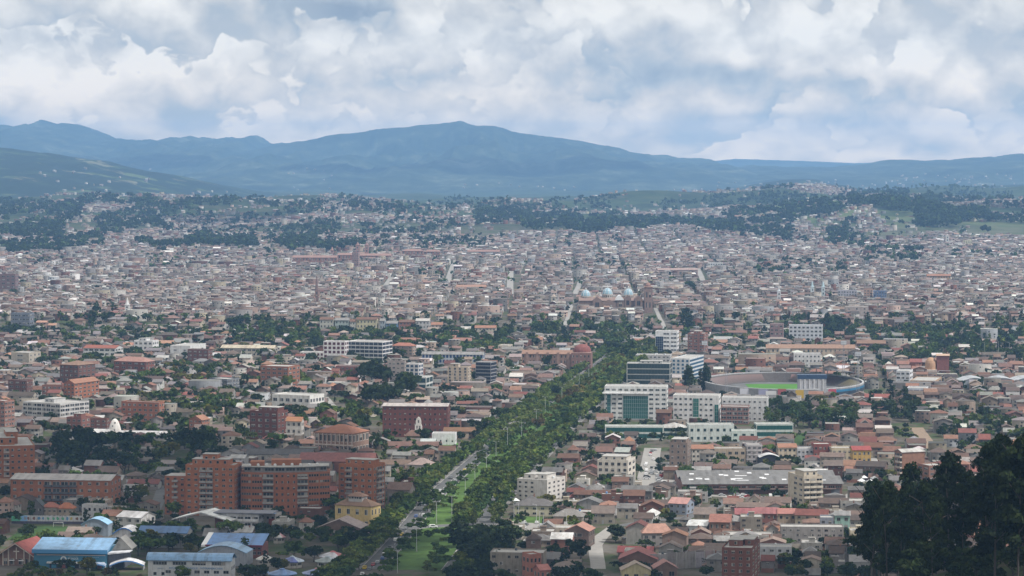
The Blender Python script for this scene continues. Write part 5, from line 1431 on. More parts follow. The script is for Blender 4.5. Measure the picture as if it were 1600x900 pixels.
block('convent', 'long low convent wing with a dark brown roof and covered walk', 'convent', 604, 690, 692, 708, -3, .97, 1, (.33, .3, .29), 'plaster', 16, 2, D_=9, roof='gx', rcol=(.16, .10, .085), rh=2.4, ww=.5, wh=.6, land='long brown roofed convent wing')
block('convent', 'white walled convent wing with a clay roof beside the bell gable', 'convent', 675, 713, 675, 695, -4, .96, 1, (.70, .71, .73), 'plaster', 4, 2, D_=12, roof='flat', rcol=(.42, .26, .21), ww=.25, wh=.2)
lw = [g1(*q) for q in ((690, 706), (714, 706), (716, 692), (692, 692))]
MB().add([(q[0], q[1], .06) for q in lw], [(0, 1, 2, 3)]).build('lawn', 'pitch_turf', kind='structure')
mark_rect(g1(702, 698)[0], g1(702, 698)[1], 16, 30, 0)
# garden hall: clay hip roofs above white colonnades
r, w, d, h = block('hall', 'broad hall with orange hip roof and white post colonnades on two floors', 'hall', 490, 577, 668, 714, -24, .68, 2, (.3, .2, .16), 'plaster', 9, 5, roof='hip', rh=5.0, rcol=(.33, .155, .10), ww=.76, wh=.6, frame=(.62, .55, .5), land='orange roofed colonnade hall', D_=24)
for i in range(10):
    MB().box(-w / 2 + i * w / 9 - .2, -w / 2 + i * w / 9 + .2, -d / 2 - 1.5, -d / 2 - 1.1, 0, h - .2).build('column', 'plaster', r, (.6, .52, .47))
MB().box(-w / 2 - .3, w / 2 + .3, -d / 2 - 1.6, -d / 2 - .02, h * .48, h * .53).build('gallery_floor', 'plaster', r, (.55, .47, .42))
block('hall', 'long maroon roofed shed stretching behind the orange blocks', 'hall', 468, 588, 712, 738, -4, .97, 1, (.25, .12, .1), 'brick', 12, 2, D_=22, roof='gx', rcol=(.235, .105, .095), rh=4.5, ww=.3, land='long maroon roofed shed')
block('house', 'long grey slate roofed house left of the maroon shed', 'house', 384, 490, 704, 724, -3, .97, 1, (.4, .38, .36), 'plaster', 10, 2, D_=12, roof='gx', rcol=(.115, .115, .12), rh=3, ww=.4, wh=.5, land='long slate roofed house')

# covered market: long grey sheet roof with bright skylights over brick walls
r, s, p = custom('market_hall', 'very long market hall with a grey sheet roof and bright skylights', 'market hall', 1192, 772, 1.5, 'long grey market hall', (1192, 745))
w = 250 / s; d = 62.0; h = 6.0
mark_rect(p[0], p[1] + d / 2, w + 2, d, 0, 2)
MB().box(-w / 2, w / 2, 0, d, 0, h).build('wall', 'brick', r, (.23, .13, .11))
mb = MB()
rid = 10.5
for j in range(2):
    y0 = j * d / 2
    mb.extrude_x([(y0 - (1.5 if j == 0 else 0), h + .1), (y0 + d / 4, h + rid * .3), (y0 + d / 2, h + .1), (y0 + d / 2, h + .35), (y0 + d / 4, h + rid * .3 + .25), (y0 - (1.5 if j == 0 else 0), h + .35)], -w / 2 - .8, w / 2 + .8)
mb.build('roof', 'metal_sheet', r, (.15, .147, .145))
rr = random.Random(8)
sk = MB().box(-1.4, 1.4, -1.2, 1.2, 0, .12).mesh('skylight', 'painted')
for i in range(28):
    j = rr.choice((0, 0, 1, 1)); t = rr.uniform(.12, .88)
    y = j * d / 2 + t * d / 4; z = h + .36 + (rid * .3) * t
    o = obj('skylight', sk, r, (.62, .63, .64), (rr.uniform(-w * .48, w * .48), y, z)); o.rotation_euler = (math.atan(rid * .3 / (d / 4)), 0, 0)
    if i % 5 == 0:
        o.scale = (2.6, .6, 1)
for i in range(22):
    obj('window', window_mesh(3), r, (.3, .25, .22), (-w / 2 + (i + .5) * w / 22, 0, 3.6), 0, (w / 22 * .8, 1, 1.4))
for i in range(9):
    MB().box(-w / 2 + 6 + i * w / 9.2, -w / 2 + 11 + i * w / 9.2, -.2, 0, 0, 3.1).build('loading_door', 'painted', r, [(.1, .1, .11), (.2, .1, .09), (.12, .13, .15)][i % 3])
MB().box(-w / 2 + 6, w / 2 - 4, -2.6, -.02, 3.15, 3.35).build('awning', 'metal_sheet', r, (.3, .22, .2))

# row of town houses behind the market
ROW = [(1080, 1115, 697, 724, (.60, .57, .52), 'clay', 3, 5, 'white house with a salmon roof and square windows'), (1115, 1166, 698, 724, (.40, .33, .26), 'brownroof', 2, 5, 'beige two storey house with an arched middle'),
       (1166, 1191, 692, 724, (.36, .33, .34), 'clay', 4, 3, 'grey house with white floor bands'), (1216, 1245, 695, 724, (.50, .43, .33), 'clay', 3, 4, 'tan house under a clay roof'),
       (1245, 1271, 698, 724, (.46, .47, .50), 'paleroof', 3, 4, 'pale blue grey house'), (1271, 1299, 691, 725, (.23, .08, .065), 'redroof', 3, 4, 'dark red house'),
       (1299, 1332, 697, 728, (.52, .45, .33), 'paleroof', 3, 4, 'cream house with a flat roof'), (1332, 1361, 699, 733, (.50, .34, .12), 'redroof', 3, 4, 'yellow corner house with a red roof')]
for i, (a, b_, t, bb, wc, rc, fl, cl, lab) in enumerate(ROW):
    block('town_house', lab + ' in the row behind the market hall', 'town house', a, b_, t, bb, 1.5, .97, fl, wc, 'plaster' if i != 5 else 'brick', cl, 2, D_=13, roof='gx' if i in (0, 3, 7) else 'flat', rcol=rc, rmat='clay_tile' if i in (0, 3, 7) else 'concrete', rh=2, ww=.52, wh=.42,
          slabs=(.6, .6, .6) if i == 2 else None, group='town houses behind the market hall', land=['salmon roofed white house', 'beige arched house', 'grey banded house', 'tan clay roofed house', 'pale blue grey house', 'dark red row house', 'cream flat roofed house', 'yellow corner house'][i], frame=(.3, .28, .26))
arched_roof('shed', 'black shed with a white arched roof in the row behind the market hall', 'shed', 1203, 727, 14, 10, 2.2, 5, (.7, .71, .73), 2, wall=(.035, .035, .045))
# car park market tents and green stall roof right of the market
block('shop', 'green roofed stall at the corner of the market street', 'stall', 1355, 1384, 731, 741, -8, .95, 1, (.1, .2, .16), 'plaster', 5, 2, D_=6, roof='gx', rcol=(.03, .16, .115), rmat='metal_sheet', rh=1.2, ww=.6)

# terraced wall of concrete panels
a, b_ = g1(1012, 892), g1(1130, 884)
L = math.hypot(b_[0] - a[0], b_[1] - a[1])
r = thing('panel_wall', 'high grey wall of concrete panels below the green garden', 'wall', tuple((a + b_) / 2), atan2(b_[1] - a[1], b_[0] - a[0]))
LAND.append(('grey concrete panel wall', 1070, 873))
mark_rect(*((a + b_) / 2)[:2], L, 3, 0)
for i in range(8):
    c0 = [(.33, .32, .34), (.36, .35, .36), (.27, .25, .25), (.31, .29, .28), (.29, .275, .27), (.36, .34, .38), (.35, .28, .28), (.31, .29, .28)][i]
    MB().box(-L / 2 + i * L / 8 + .03, -L / 2 + (i + 1) * L / 8 - .03, -.15, .15, 0, 4.5 + (i % 3) * .3).box(-L / 2 + i * L / 8 + .03, -L / 2 + (i + 1) * L / 8 - .03, -.13, .13, 4.55 + (i % 3) * .3, 8.2 - (i % 2) * .4).build('concrete_panel', 'plaster', r, c0)
for i in range(9):
    MB().box(-L / 2 + i * L / 8 - .2, -L / 2 + i * L / 8 + .2, -.3, .3, 0, 8.3).build('wall_post', 'concrete', r)

# curved industrial halls at the right edge
for i, px in enumerate((1524, 1568, 1606)):
    arched_roof('warehouse', ['first', 'second', 'last'][i] + ' pale blue arched warehouse in the row right of the stadium', 'warehouse', px, 606, 44 / 1.75, 30, 3.2, 5.5, (.42, .45, .48), 0, wall=(.36, .4, .45), land=('pale blue arched warehouses' if i == 1 else None))

# stadium
r, s, p = custom('stadium', 'oval football stadium with a pale rim of stands and green pitch', 'stadium', 1241, 624, 0, 'stadium', (1240, 597))
RX, RY = 258 / s / 2, 96.0
cy0 = RY + 2
mark_rect(p[0], p[1] + cy0, 2 * RX + 6, 2 * RY + 8, 0)
n = 72


def oval(f, z, a0=0, a1=2 * pi, m_=n):
    return [(RX * f * cos(a0 + (a1 - a0) * i / m_), cy0 + RY * f * sin(a0 + (a1 - a0) * i / m_), z) for i in range(m_ + 1)]


def ringmesh(rows, mi=0):
    mb = MB(); m_ = len(rows[0])
    v = [q for row in rows for q in row]
    return mb.add(v, [(k * m_ + i, k * m_ + i + 1, (k + 1) * m_ + i + 1, (k + 1) * m_ + i) for k in range(len(rows) - 1) for i in range(m_ - 1)])


steps = []
for k_ in range(12):
    f = .76 + .235 * k_ / 12
    steps += [oval(f, 1.2 + .55 * k_), oval(f, 1.2 + .55 * (k_ + 1))]
ringmesh(steps).build('terrace', 'plaster', r, (.15, .135, .13))
ringmesh([oval(.995, 7.8), oval(1.01, 7.8), oval(1.01, 0)]).build('outer_wall', 'plaster', r, (.33, .33, .34))
ringmesh([oval(1.013, 7.6), oval(1.013, 8.6), oval(.99, 8.6), oval(.99, 7.6)]).build('rim', 'plaster', r, (.42, .43, .44))
ringmesh([oval(1.016, 4.9, 1.5 * pi + .5, 2 * pi + .25, 30), oval(1.016, 6.9, 1.5 * pi + .5, 2 * pi + .25, 30)]).build('blue_rim_band', 'painted', r, (.03, .16, .3))
ringmesh([oval(1.02, 2.4, 1.5 * pi + .3, 2 * pi + .1, 30), oval(1.02, 4.8, 1.5 * pi + .3, 2 * pi + .1, 30)]).build('dark_rim_band', 'painted', r, (.035, .05, .075))
MB().prism([(x, y) for x, y, z in oval(.755, 0)[:-1]], .1, 1.25).build('running_track', 'asphalt', r)
MB().box(-RX * .42, RX * .42, cy0 - RY * .40, cy0 + RY * .5, 1.25, 1.32).build('pitch', 'pitch_turf', r)
for (a0, a1, col) in ((pi * .16, pi * .42, (.12, .055, .05)), (pi * .55, pi * .92, (.12, .07, .06)), (-.35, .35, (.15, .125, .06))):
    ringmesh([oval(.79, 2.25, a0, a1, 20), oval(.95, 7.2, a0, a1, 20)]).build('seat_block', 'painted', r, col)
# roofed stand on the far right side, scoreboard house, billboards
mb = ringmesh([oval(.76, 15.5, .3, 1.2, 16), oval(1.04, 13, .3, 1.2, 16), oval(1.04, 12.6, .3, 1.2, 16), oval(.76, 15.1, .3, 1.2, 16), oval(.76, 15.5, .3, 1.2, 16)])
mb.build('stand_roof', 'metal_sheet', r, (.14, .135, .15))
for i in range(6):
    q = oval(1.0, 0, .33, 1.15, 5)[i]
    MB().tube((q[0], q[1], 0), (q[0], q[1], 12.7), .35, .35, 6).build('stand_column', 'concrete', r)
MB().box(4, 28, 6, 14, 0, 17).build('scoreboard_house', 'plaster', r, (.42, .43, .46))
MB().box(3.5, 28.5, 5.6, 14.4, 17, 20.5).build('scoreboard_top', 'painted', r, (.03, .06, .12))
for i in range(6):
    MB().box(5.2 + i * 3.9, 6.4 + i * 3.9, 5.5, 5.98, 2, 16.8).build('fin', 'plaster', r, (.55, .56, .58))
for x0, x1, z0, z1, col in ((-30, -22, 2, 8, (.3, .3, .42)), (-14, -7, 2, 9, (.35, .1, .1)), (1, 8, 1, 8, (.5, .33, .05)), (-24, -15, 3, 7, (.6, .6, .6)), (30, 37, 4, 8, (.45, .08, .12)), (-45, -35, 3, 8, (.55, .55, .6)), (17, 26, 1, 6, (.62, .62, .64))):
    yy = cy0 - RY * 1.02 * math.sqrt(max(0, 1 - (x0 + x1) ** 2 / 4 / RX ** 2 / 1.04)) - 1.2
    MB().box(x0, x1, yy, yy + .4, z0, z1).build('billboard', 'painted', r, col)
for i, (fx_, fy_) in enumerate(((-.92, .75), (.9, .8), (-.8, -.78), (.82, -.75))):
    r2 = thing('floodlight_mast', ['lattice floodlight mast at the far left of the stadium', 'lattice floodlight mast at the far right of the stadium', 'lattice floodlight mast at the near left of the stadium', 'lattice floodlight mast at the near right of the stadium'][i],
               'floodlight', (p[0] + RX * fx_, p[1] + cy0 + RY * fy_, 0), 0, 'stadium floodlight masts')
    mb = MB()
    for a_ in range(4):
        x_, y_ = (1 if a_ in (0, 3) else -1), (1 if a_ < 2 else -1)
        mb.tube((x_ * 1.1, y_ * 1.1, 0), (x_ * .4, y_ * .4, 36), .14, .1, 4)
    for k_ in range(11):
        t0, t1 = 1.1 - .7 * k_ / 11, 1.1 - .7 * (k_ + 1) / 11
        for x_, y_, x2, y2 in ((1, 1, -1, 1), (-1, 1, -1, -1), (-1, -1, 1, -1), (1, -1, 1, 1)):
            mb.tube((x_ * t0, y_ * t0, 36 * k_ / 11), (x2 * t1, y2 * t1, 36 * (k_ + 1) / 11), .06, .06, 4)
    mb.build('lattice', 'painted', r2, (.3, .3, .33))
    MB().box(-2.6, 2.6, -.4, .2, 35, 39).build('lamp_frame', 'painted', r2, (.25, .26, .28))
    for k_ in range(8):
        MB().box(-2.4 + (k_ % 4) * 1.25, -1.4 + (k_ % 4) * 1.25, -.6, -.41, 35.4 + (k_ // 4) * 1.7, 36.6 + (k_ // 4) * 1.7).build('lamp', 'painted', r2, (.6, .62, .65))

# palace school with a red dome
r, w, d, h = block('school_palace', 'old palace school of brown stone with a red dome over its right wing', 'school', 815, 900, 549, 578, -7, .955, 3, (.29, .19, .155), 'plaster', 15, 2, D_=18, roof='gx', rcol=(.28, .175, .13), rh=3.2, ww=.42, wh=.56, frame=(.4, .3, .26), land='palace school with the red dome')
wg = MB().box(w / 2 - 2, w / 2 + 17, -d / 2 - 3, d / 2 - 2, 0, h + 1.5).build('dome_wing', 'plaster', r, (.24, .14, .12))
for k_ in range(3):
    for i in range(5):
        obj('window', window_mesh(1), wg, (.4, .3, .26), (w / 2 - .2 + i * 3.8, -d / 2 - 3, 1.4 + k_ * (h + 1) / 3), 0, (1.5, 1, 2.6))
n_ = 16
dm = MB(); dm.lathe([(8.8, h + 1.5), (8.8, h + 3.2), (8.5, h + 4.6), (7.4, h + 6.6), (5.4, h + 8.2), (2.6, h + 9.3), (.4, h + 9.6)], w / 2 + 7.5, 0, 18); dm.build('dome', 'clay_tile', r, (.22, .085, .075))
MB().lathe([(9.1, h + 1.4), (9.1, h + 2.0)], w / 2 + 7.5, 0, 18).build('dome_cornice', 'plaster', r, (.42, .3, .26))
for i in range(5):
    x = -w / 2 + (i + .5) * w / 5
    MB().box(x - 1.2, x + 1.2, -d / 2 - .4, -d / 2 - .02, 0, h + 1.6).build('pilaster', 'plaster', r, (.34, .23, .19))

# round chapel dome and brick tower
r, s, p = custom('church', 'church with an orange half dome beside a square brick tower', 'church', 1462, 586, -6, 'orange half dome', (1458, 563))
mark_rect(p[0], p[1] + 8, 30, 22, 0)
k_ = 1 / s
MB().lathe([(9.2 * k_, 0), (9.2 * k_, 14 * k_), (8.9 * k_, 18 * k_), (7.6 * k_, 22 * k_), (5 * k_, 25.2 * k_), (2 * k_, 26.6 * k_), (.2, 26.9 * k_)], -7 * k_, 8, 22).build('dome', 'plaster', r, (.46, .29, .18))
MB().box(2 * k_, 21 * k_, 4, 14, 0, 30 * k_).build('tower', 'brick', r, (.24, .10, .085))
MB().extrude_x([(3, 30 * k_), (9, 32.5 * k_), (15, 30 * k_)], 1 * k_, 22 * k_).build('tower_roof', 'clay_tile', r, (.5, .36, .27))
MB().box(-18 * k_, 1.9 * k_, 0, 6, 0, 5).build('porch', 'plaster', r, (.6, .52, .46))

# cathedral with three blue domes and a single brick tower
r, s, p = custom('cathedral', 'brick cathedral with three sky blue domes and a square brick tower', 'cathedral', 962, 489, 0, 'cathedral with blue domes', (962, 455))
k_ = 1 / s
mark_rect(p[0], p[1] + 22, 125 * k_, 48, 0)
MB().box(-57 * k_, 58 * k_, 4, 40, 0, 19 * k_).build('nave', 'brick', r, (.24, .175, .15))
mb = MB(); mb.extrude_x([(3, 19 * k_), (22, 24 * k_), (41, 19 * k_)], -57.5 * k_, 30 * k_); mb.build('nave_roof', 'clay_tile', r, (.26, .185, .16))
for x0, x1, hh_ in ((-36, -22, 25), (2, 13, 26), (14, 24, 28), (30, 42, 27), (-22, 1, 21)):
    mb = MB(); mb.extrude_y([(x0 * k_, 0), (x1 * k_, 0), (x1 * k_, (hh_ - 5) * k_), ((x0 + x1) / 2 * k_, hh_ * k_), (x0 * k_, (hh_ - 5) * k_)], 0, 20)
    mb.build('chapel_gable', 'brick', r, (.23, .165, .14))
    obj('rose_window', window_mesh(2), r, (.2, .13, .11), ((x0 + x1) / 2 * k_, 0, (hh_ - 16) * k_), 0, ((x1 - x0) * .45 * k_, 1, 8 * k_))
for x, rad, zb, big in ((-46, 7.4, 20, 0), (-12, 8.0, 23, 1), (21, 7.4, 22, 0)):
    MB().lathe([(rad * 1.04 * k_, 18 * k_), (rad * 1.04 * k_, (zb + 4.5) * k_), (rad * 1.1 * k_, (zb + 4.6) * k_), (rad * 1.1 * k_, (zb + 5.4) * k_)], x * k_, 22, 20).build('drum', 'plaster', r, (.52, .49, .45))
    for q in range(10):
        a_ = pi + q * pi / 9
        obj('drum_window', window_mesh(1), r, (.4, .38, .36), (x * k_ + rad * 1.05 * k_ * cos(a_), 22 + rad * 1.05 * k_ * sin(a_), (zb + .6) * k_), a_ + pi / 2, (1.5 * k_, 1, 3 * k_))
    MB().lathe([(rad * k_, (zb + 5.2) * k_), (rad * .97 * k_, (zb + 7.6) * k_), (rad * .84 * k_, (zb + 10.4) * k_), (rad * .6 * k_, (zb + 12.9) * k_), (rad * .3 * k_, (zb + 14.6) * k_), (.12 * rad * k_, (zb + 15.2) * k_)], x * k_, 22, 20).build('dome', 'painted', r, (.24, .37, .44))
    for q in range(8):
        a_ = q * pi / 4 + .2
        mb = MB(); pr = [(rad * 1.01, zb + 5.2), (rad * .98, zb + 7.6), (rad * .85, zb + 10.4), (rad * .61, zb + 12.9), (rad * .31, zb + 14.6)]
        for (r0, z0), (r1, z1) in zip(pr[:-1], pr[1:]):
            mb.tube((x * k_ + r0 * k_ * cos(a_), 22 + r0 * k_ * sin(a_), z0 * k_), (x * k_ + r1 * k_ * cos(a_), 22 + r1 * k_ * sin(a_), z1 * k_), .38, .34, 5)
        mb.build('dome_rib', 'painted', r, (.55, .57, .58))
    MB().lathe([(1.3 * k_, (zb + 15) * k_), (1.3 * k_, (zb + 17) * k_), (.1, (zb + 19) * k_)], x * k_, 22, 10).build('dome_lantern', 'plaster', r, (.6, .6, .58))
arc = [(-1 * k_ + 14 * k_ * i / 10, 20 * k_ + 7.5 * k_ * sin(pi * i / 10)) for i in range(11)]
mb = MB(); mb.extrude_y(arc, -1, 18); mb.build('white_vault', 'painted', r, (.74, .75, .76))
MB().box(45 * k_, 57.5 * k_, -1, 13, 0, 40 * k_).build('tower', 'brick', r, (.26, .185, .16))
MB().box(44.4 * k_, 58.1 * k_, -1.6, 13.6, 40 * k_, 41.5 * k_).build('tower_cornice', 'plaster', r, (.36, .24, .2))
MB().lathe([(4.5 * k_, 41.5 * k_), (4.2 * k_, 44 * k_), (2.5 * k_, 46 * k_), (.1, 48 * k_)], 51 * k_, 6, 12).build('tower_cap', 'brick', r, (.28, .17, .14))
for i in range(2):
    for z in (8, 24):
        obj('tower_window', window_mesh(1), r, (.2, .13, .11), ((48.5 + i * 5) * k_, -1, z * k_), 0, (2.4 * k_, 1, 9 * k_))


def steeple(name, label, px, py, wpx, hpx, col, cap, capcol, land=None, mat='plaster'):
    r, s, p = custom(name, label, 'church tower', px, py, 0, land, (px, py - hpx / 2))
    w_, H_ = wpx / s, hpx / s
    mark_rect(p[0], p[1], w_ + 2, w_ + 2, 0)
    hb = H_ * (1 - cap)
    MB().box(-w_ / 2, w_ / 2, -w_ / 2, w_ / 2, 0, hb).build('shaft', mat, r, col)
    MB().box(-w_ * .56, w_ * .56, -w_ * .56, w_ * .56, hb, hb + .7).build('cornice', 'plaster', r, tuple(min(1, c * 1.15) for c in col))
    MB().lathe([(w_ * .5, hb + .7), (w_ * .36, hb + H_ * cap * .3), (w_ * .2, hb + H_ * cap * .7), (.05, H_)], n=8).build('spire', mat, r, capcol)
    for z in (.45, .72):
        obj('belfry_opening', window_mesh(1), r, col, (0, -w_ / 2, hb * z), 0, (w_ * .4, 1, hb * .16))
    return r


steeple('church_spire', 'thin dark brick church spire rising over the old town', 495, 472, 5.5, 45, (.24, .16, .14), .6, (.2, .14, .13), 'thin dark church spire', 'brick')
steeple('church_tower', 'white church tower with a stepped top among the left roofs', 199, 492, 7, 28, (.62, .62, .62), .45, (.6, .6, .6), 'white left church tower')
steeple('church_tower', 'left of two white towers of the church in the right old town', 1217, 476, 5.5, 26, (.55, .57, .6), .2, (.5, .55, .6), 'white tower in the right old town')
steeple('church_tower', 'pale blue twin tower on the left of the old town church', 1269, 470, 5, 31, (.50, .58, .62), .3, (.42, .56, .62), 'left pale twin tower')
steeple('church_tower', 'pale blue twin tower on the right of the old town church', 1286, 470, 5, 31, (.50, .58, .62), .3, (.42, .56, .62))
steeple('church_tower', 'cream church tower beside the long old town street', 865, 482, 8, 23, (.48, .44, .38), .2, (.4, .33, .28), 'cream church tower')
steeple('church_tower', 'white church tower left of the cathedral', 852, 466, 7, 20, (.6, .6, .57), .25, (.5, .5, .48))
steeple('church_tower', 'clay coloured monastery tower with a small lantern', 519, 402, 5, 17, (.36, .22, .19), .35, (.33, .2, .17), 'left monastery tower', 'brick')
steeple('church_tower', 'tall paired monastery tower on the left', 559, 402, 6, 24, (.34, .2, .17), .2, (.3, .19, .17), None, 'brick')
steeple('church_tower', 'tall paired monastery tower on the right', 573, 402, 6, 24, (.34, .2, .17), .2, (.3, .19, .17), None, 'brick')
steeple('church_tower', 'white square church tower at the foot of the green hill', 1480, 383, 5, 17, (.62, .62, .6), .12, (.5, .5, .5), 'white tower under the green hill')

# ------------------------------------------------------------------ trees: prototypes
def crown_mesh(name, shape, clumps, leaves, leaf, seed, tone=(1, 1, 1)):
    """many small leaf faces gathered into clumps inside an uneven volume; shape(rng) gives a clump centre and radius"""
    g = np.random.default_rng(seed)
    V, C = [], []
    for c in range(clumps):
        cx, cy, cz, cr = shape(g, c, clumps)
        t = g.uniform(.7, 1.3)
        for l in range(leaves):
            d = g.normal(size=3); d /= np.linalg.norm(d); d[2] = abs(d[2]) * .9 - .25 if g.random() < .75 else d[2]
            p = np.array([cx, cy, cz]) + d * cr * g.uniform(.55, 1.05) * np.array([1, 1, .75])
            nrm = d + g.normal(size=3) * .55; nrm /= np.linalg.norm(nrm)
            a = np.cross(nrm, [0.3, .2, 1.0]); a /= np.linalg.norm(a) + 1e-9
            b = np.cross(nrm, a)
            sz = leaf * g.uniform(.6, 1.25)
            q = g.uniform(.55, .95)
            V += [p - a * sz - b * sz * q * .6, p + a * sz * .5 - b * sz * q, p + a * sz + b * sz * q * .55, p - a * sz * .4 + b * sz * q]
            tt = t * g.uniform(.75, 1.25)
            C.append((tone[0] * tt * g.uniform(.9, 1.12), tone[1] * tt, tone[2] * tt * g.uniform(.8, 1.1)))
    n = len(V)
    return np.array(V), np.array(C)


def sh_round(g, c, n):
    u = g.normal(size=3); u /= np.linalg.norm(u); k = g.uniform(.35, 1) ** .5
    return u[0] * .36 * k, u[1] * .36 * k, .62 + u[2] * .24 * k, g.uniform(.11, .19)


def sh_wide(g, c, n):
    a = g.uniform(0, 2 * pi); k = math.sqrt(g.random())
    return cos(a) * .58 * k, sin(a) * .58 * k, .78 - .16 * k * k + g.uniform(-.05, .06), g.uniform(.12, .2)


def sh_tall(g, c, n):
    t = (c + g.random()) / n; a = g.uniform(0, 2 * pi)
    r = (.2 * (1 - abs(t - .45) * 1.15)) * g.uniform(.3, 1.15)
    return cos(a) * r, sin(a) * r, .26 + .68 * t, g.uniform(.06, .11)


def sh_cypress(g, c, n):
    t = (c + g.random()) / n; a = g.uniform(0, 2 * pi)
    r = .14 * (1 - t) ** .6 * g.uniform(.5, 1)
    return cos(a) * r, sin(a) * r, .06 + .9 * t, .05 + .07 * (1 - t)


def sh_euc(g, c, n):
    t = g.random() ** .8; a = g.uniform(0, 2 * pi)
    r = (.05 + .2 * sin(pi * min(1, t * .9 + .15))) * g.uniform(.4, 1.25)
    return cos(a) * r, sin(a) * r, .3 + .66 * t, g.uniform(.045, .085)


KINDS = {'round': (sh_round, 30, .085), 'wide': (sh_wide, 26, .095), 'tall': (sh_tall, 34, .05), 'cypress': (sh_cypress, 34, .04), 'euc': (sh_euc, 46, .034)}
NAMES = {'round': 'broadleaf_tree', 'wide': 'spreading_tree', 'tall': 'tall_tree', 'cypress': 'cypress_tree', 'euc': 'eucalyptus_tree'}
HI, MID, LO = {}, {}, {}
for ki, (kn, (fn, ncl, lf)) in enumerate(KINDS.items()):
    lv = {'euc': 70, 'round': 16, 'wide': 16, 'tall': 12, 'cypress': 12}[kn]
    HI[kn] = [crown_mesh(kn, fn, ncl, lv, lf * (.8 if kn != 'euc' else .5), 100 * ki + v) for v in range(5)]
    MID[kn] = [crown_mesh(kn, fn, max(10, ncl // 2), 5, lf * 1.6, 100 * ki + 20 + v) for v in range(4)]
    LO[kn] = [crown_mesh(kn, fn, 6, 4, lf * 2.6, 100 * ki + 40 + v) for v in range(4)]


def trunk_mesh(kn, seed):
    g = np.random.default_rng(seed)
    mb = MB()
    top = {'round': .45, 'wide': .5, 'tall': .7, 'cypress': .5, 'euc': .82}[kn]
    r0 = {'round': .032, 'wide': .03, 'tall': .022, 'cypress': .022, 'euc': .013}[kn]
    lean = g.uniform(-.02, .02, 2)
    p = Vector((0, 0, 0)); k = 4
    for i in range(k):
        q = Vector((lean[0] * (i + 1) + g.uniform(-.008, .008), lean[1] * (i + 1), top * (i + 1) / k))
        mb.tube(p, q, r0 * (1 - .75 * i / k), r0 * (1 - .75 * (i + 1) / k), 6)
        if i >= 1:
            for b in range(2 if kn != 'cypress' else 0):
                a = g.uniform(0, 2 * pi); L = {'round': .26, 'wide': .42, 'tall': .14, 'euc': .17}.get(kn, .1)
                e = q + Vector((cos(a) * L, sin(a) * L, L * g.uniform(.35, .8)))
                mb.tube(q - Vector((0, 0, .02)), e, r0 * .45, r0 * .15, 5)
        p = q
    return mb.mesh('trunk', 'bark')


TRUNKS = {kn: [trunk_mesh(kn, 7 * i + 3) for i in range(3)] for kn in KINDS}
CROWNS = {}
for kn in KINDS:
    CROWNS[kn] = []
    for (V, C) in HI[kn]:
        CROWNS[kn].append(raw_mesh('crown', V, np.arange(len(V)), np.full(len(V) // 4, 4), ['foliage'], fcol=C))
TREES = []      # (x, y, z, kind, height, (r, g, b), where)
GREEN = [(.058, .09, .028), (.07, .11, .032), (.09, .13, .036), (.05, .075, .026), (.085, .105, .036), (.105, .135, .034), (.06, .10, .04)]
OLIVE = [(.12, .12, .036), (.13, .105, .036), (.115, .14, .03), (.10, .075, .04)]
DARK = [(.028, .042, .021), (.035, .052, .024), (.042, .06, .026), (.032, .045, .026)]


def add_tree(x, y, kind, h, col, where='', z=None, mark=True):
    TREES.append((x, y, float(hgt(x, y)) if z is None else z, kind, h, col, where))


# rows along the avenue
AVE = [(.08, .12, .036), (.10, .145, .04), (.12, .165, .045), (.07, .10, .036), (.11, .135, .045), (.14, .17, .055)]
rt = random.Random(21)


def along(line, off, step, kind, h0, h1, pal, where, jit=1.2, y0=0, y1=9e9, skip=.06):
    L = offset_line(line, off); acc = 0
    for a, b in zip(L[:-1], L[1:]):
        seg = (b - a).length
        while acc < seg:
            p = a.lerp(b, acc / seg)
            if y0 < p.y < y1 and rt.random() > skip:
                k = kind if isinstance(kind, str) else rt.choice(kind)
                add_tree(p.x + rt.uniform(-jit, jit), p.y + rt.uniform(-jit, jit) * 1.5, k, rt.uniform(h0, h1), rt.choice(pal), where)
            acc += step * rt.uniform(.8, 1.2)
        acc -= seg


along(AVL, -6.4, 8.5, 'round', 7, 11.5, AVE + GREEN, 'street pavement')
along(AVL, -13.5, 12, 'round', 7, 11, AVE + GREEN, 'street pavement', 2, 0, 1900)
along(AVL, 9, 24, 'wide', 6.5, 8.5, GREEN, 'median lawn', 2, 0, 1950)
LIGHT = [(.13, .17, .05), (.11, .15, .045), (.15, .18, .06), (.10, .125, .04)]
along(AVL, 28, 9, ('round', 'tall'), 8, 13, AVE + GREEN, 'median lawn', 2, 1480, 1950)
along(AVL, 33, 9, ('round', 'round', 'tall'), 8, 12, AVE + GREEN, 'median lawn', 2, 1480, 1950)
along(AVL, 30, 14, ('round', 'round', 'wide', 'tall'), 5, 13, LIGHT + AVE + GREEN, 'median lawn', 3, 1950)
LIGHT = [(.13, .17, .05), (.11, .15, .045), (.15, .18, .06), (.10, .125, .04)]
along(AVL, 12, 15, ('round', 'wide', 'tall'), 4, 10, LIGHT + GREEN, 'median lawn', 3, 1880)
along(AVL, 20, 15, ('round', 'wide', 'round', 'tall'), 4, 11, LIGHT + OLIVE, 'median lawn', 4, 1960)
along(AVL, -6.6, 10, 'round', 9, 13, GREEN + LIGHT, 'street pavement', 1.5, 2150, 2720, .35)
along(AVL, -4.6, 9, ('round', 'wide'), 6, 10, LIGHT, 'street pavement', 1, 1960, 2520, .35)
along(AVL, 4.6, 9, ('round', 'wide'), 6, 9, LIGHT, 'median lawn', 1, 1900, 2520, .35)
along(AVL, 6.8, 11, ('round', 'wide'), 6, 9, LIGHT, 'median lawn', 1, 1950, 9e9, .3)
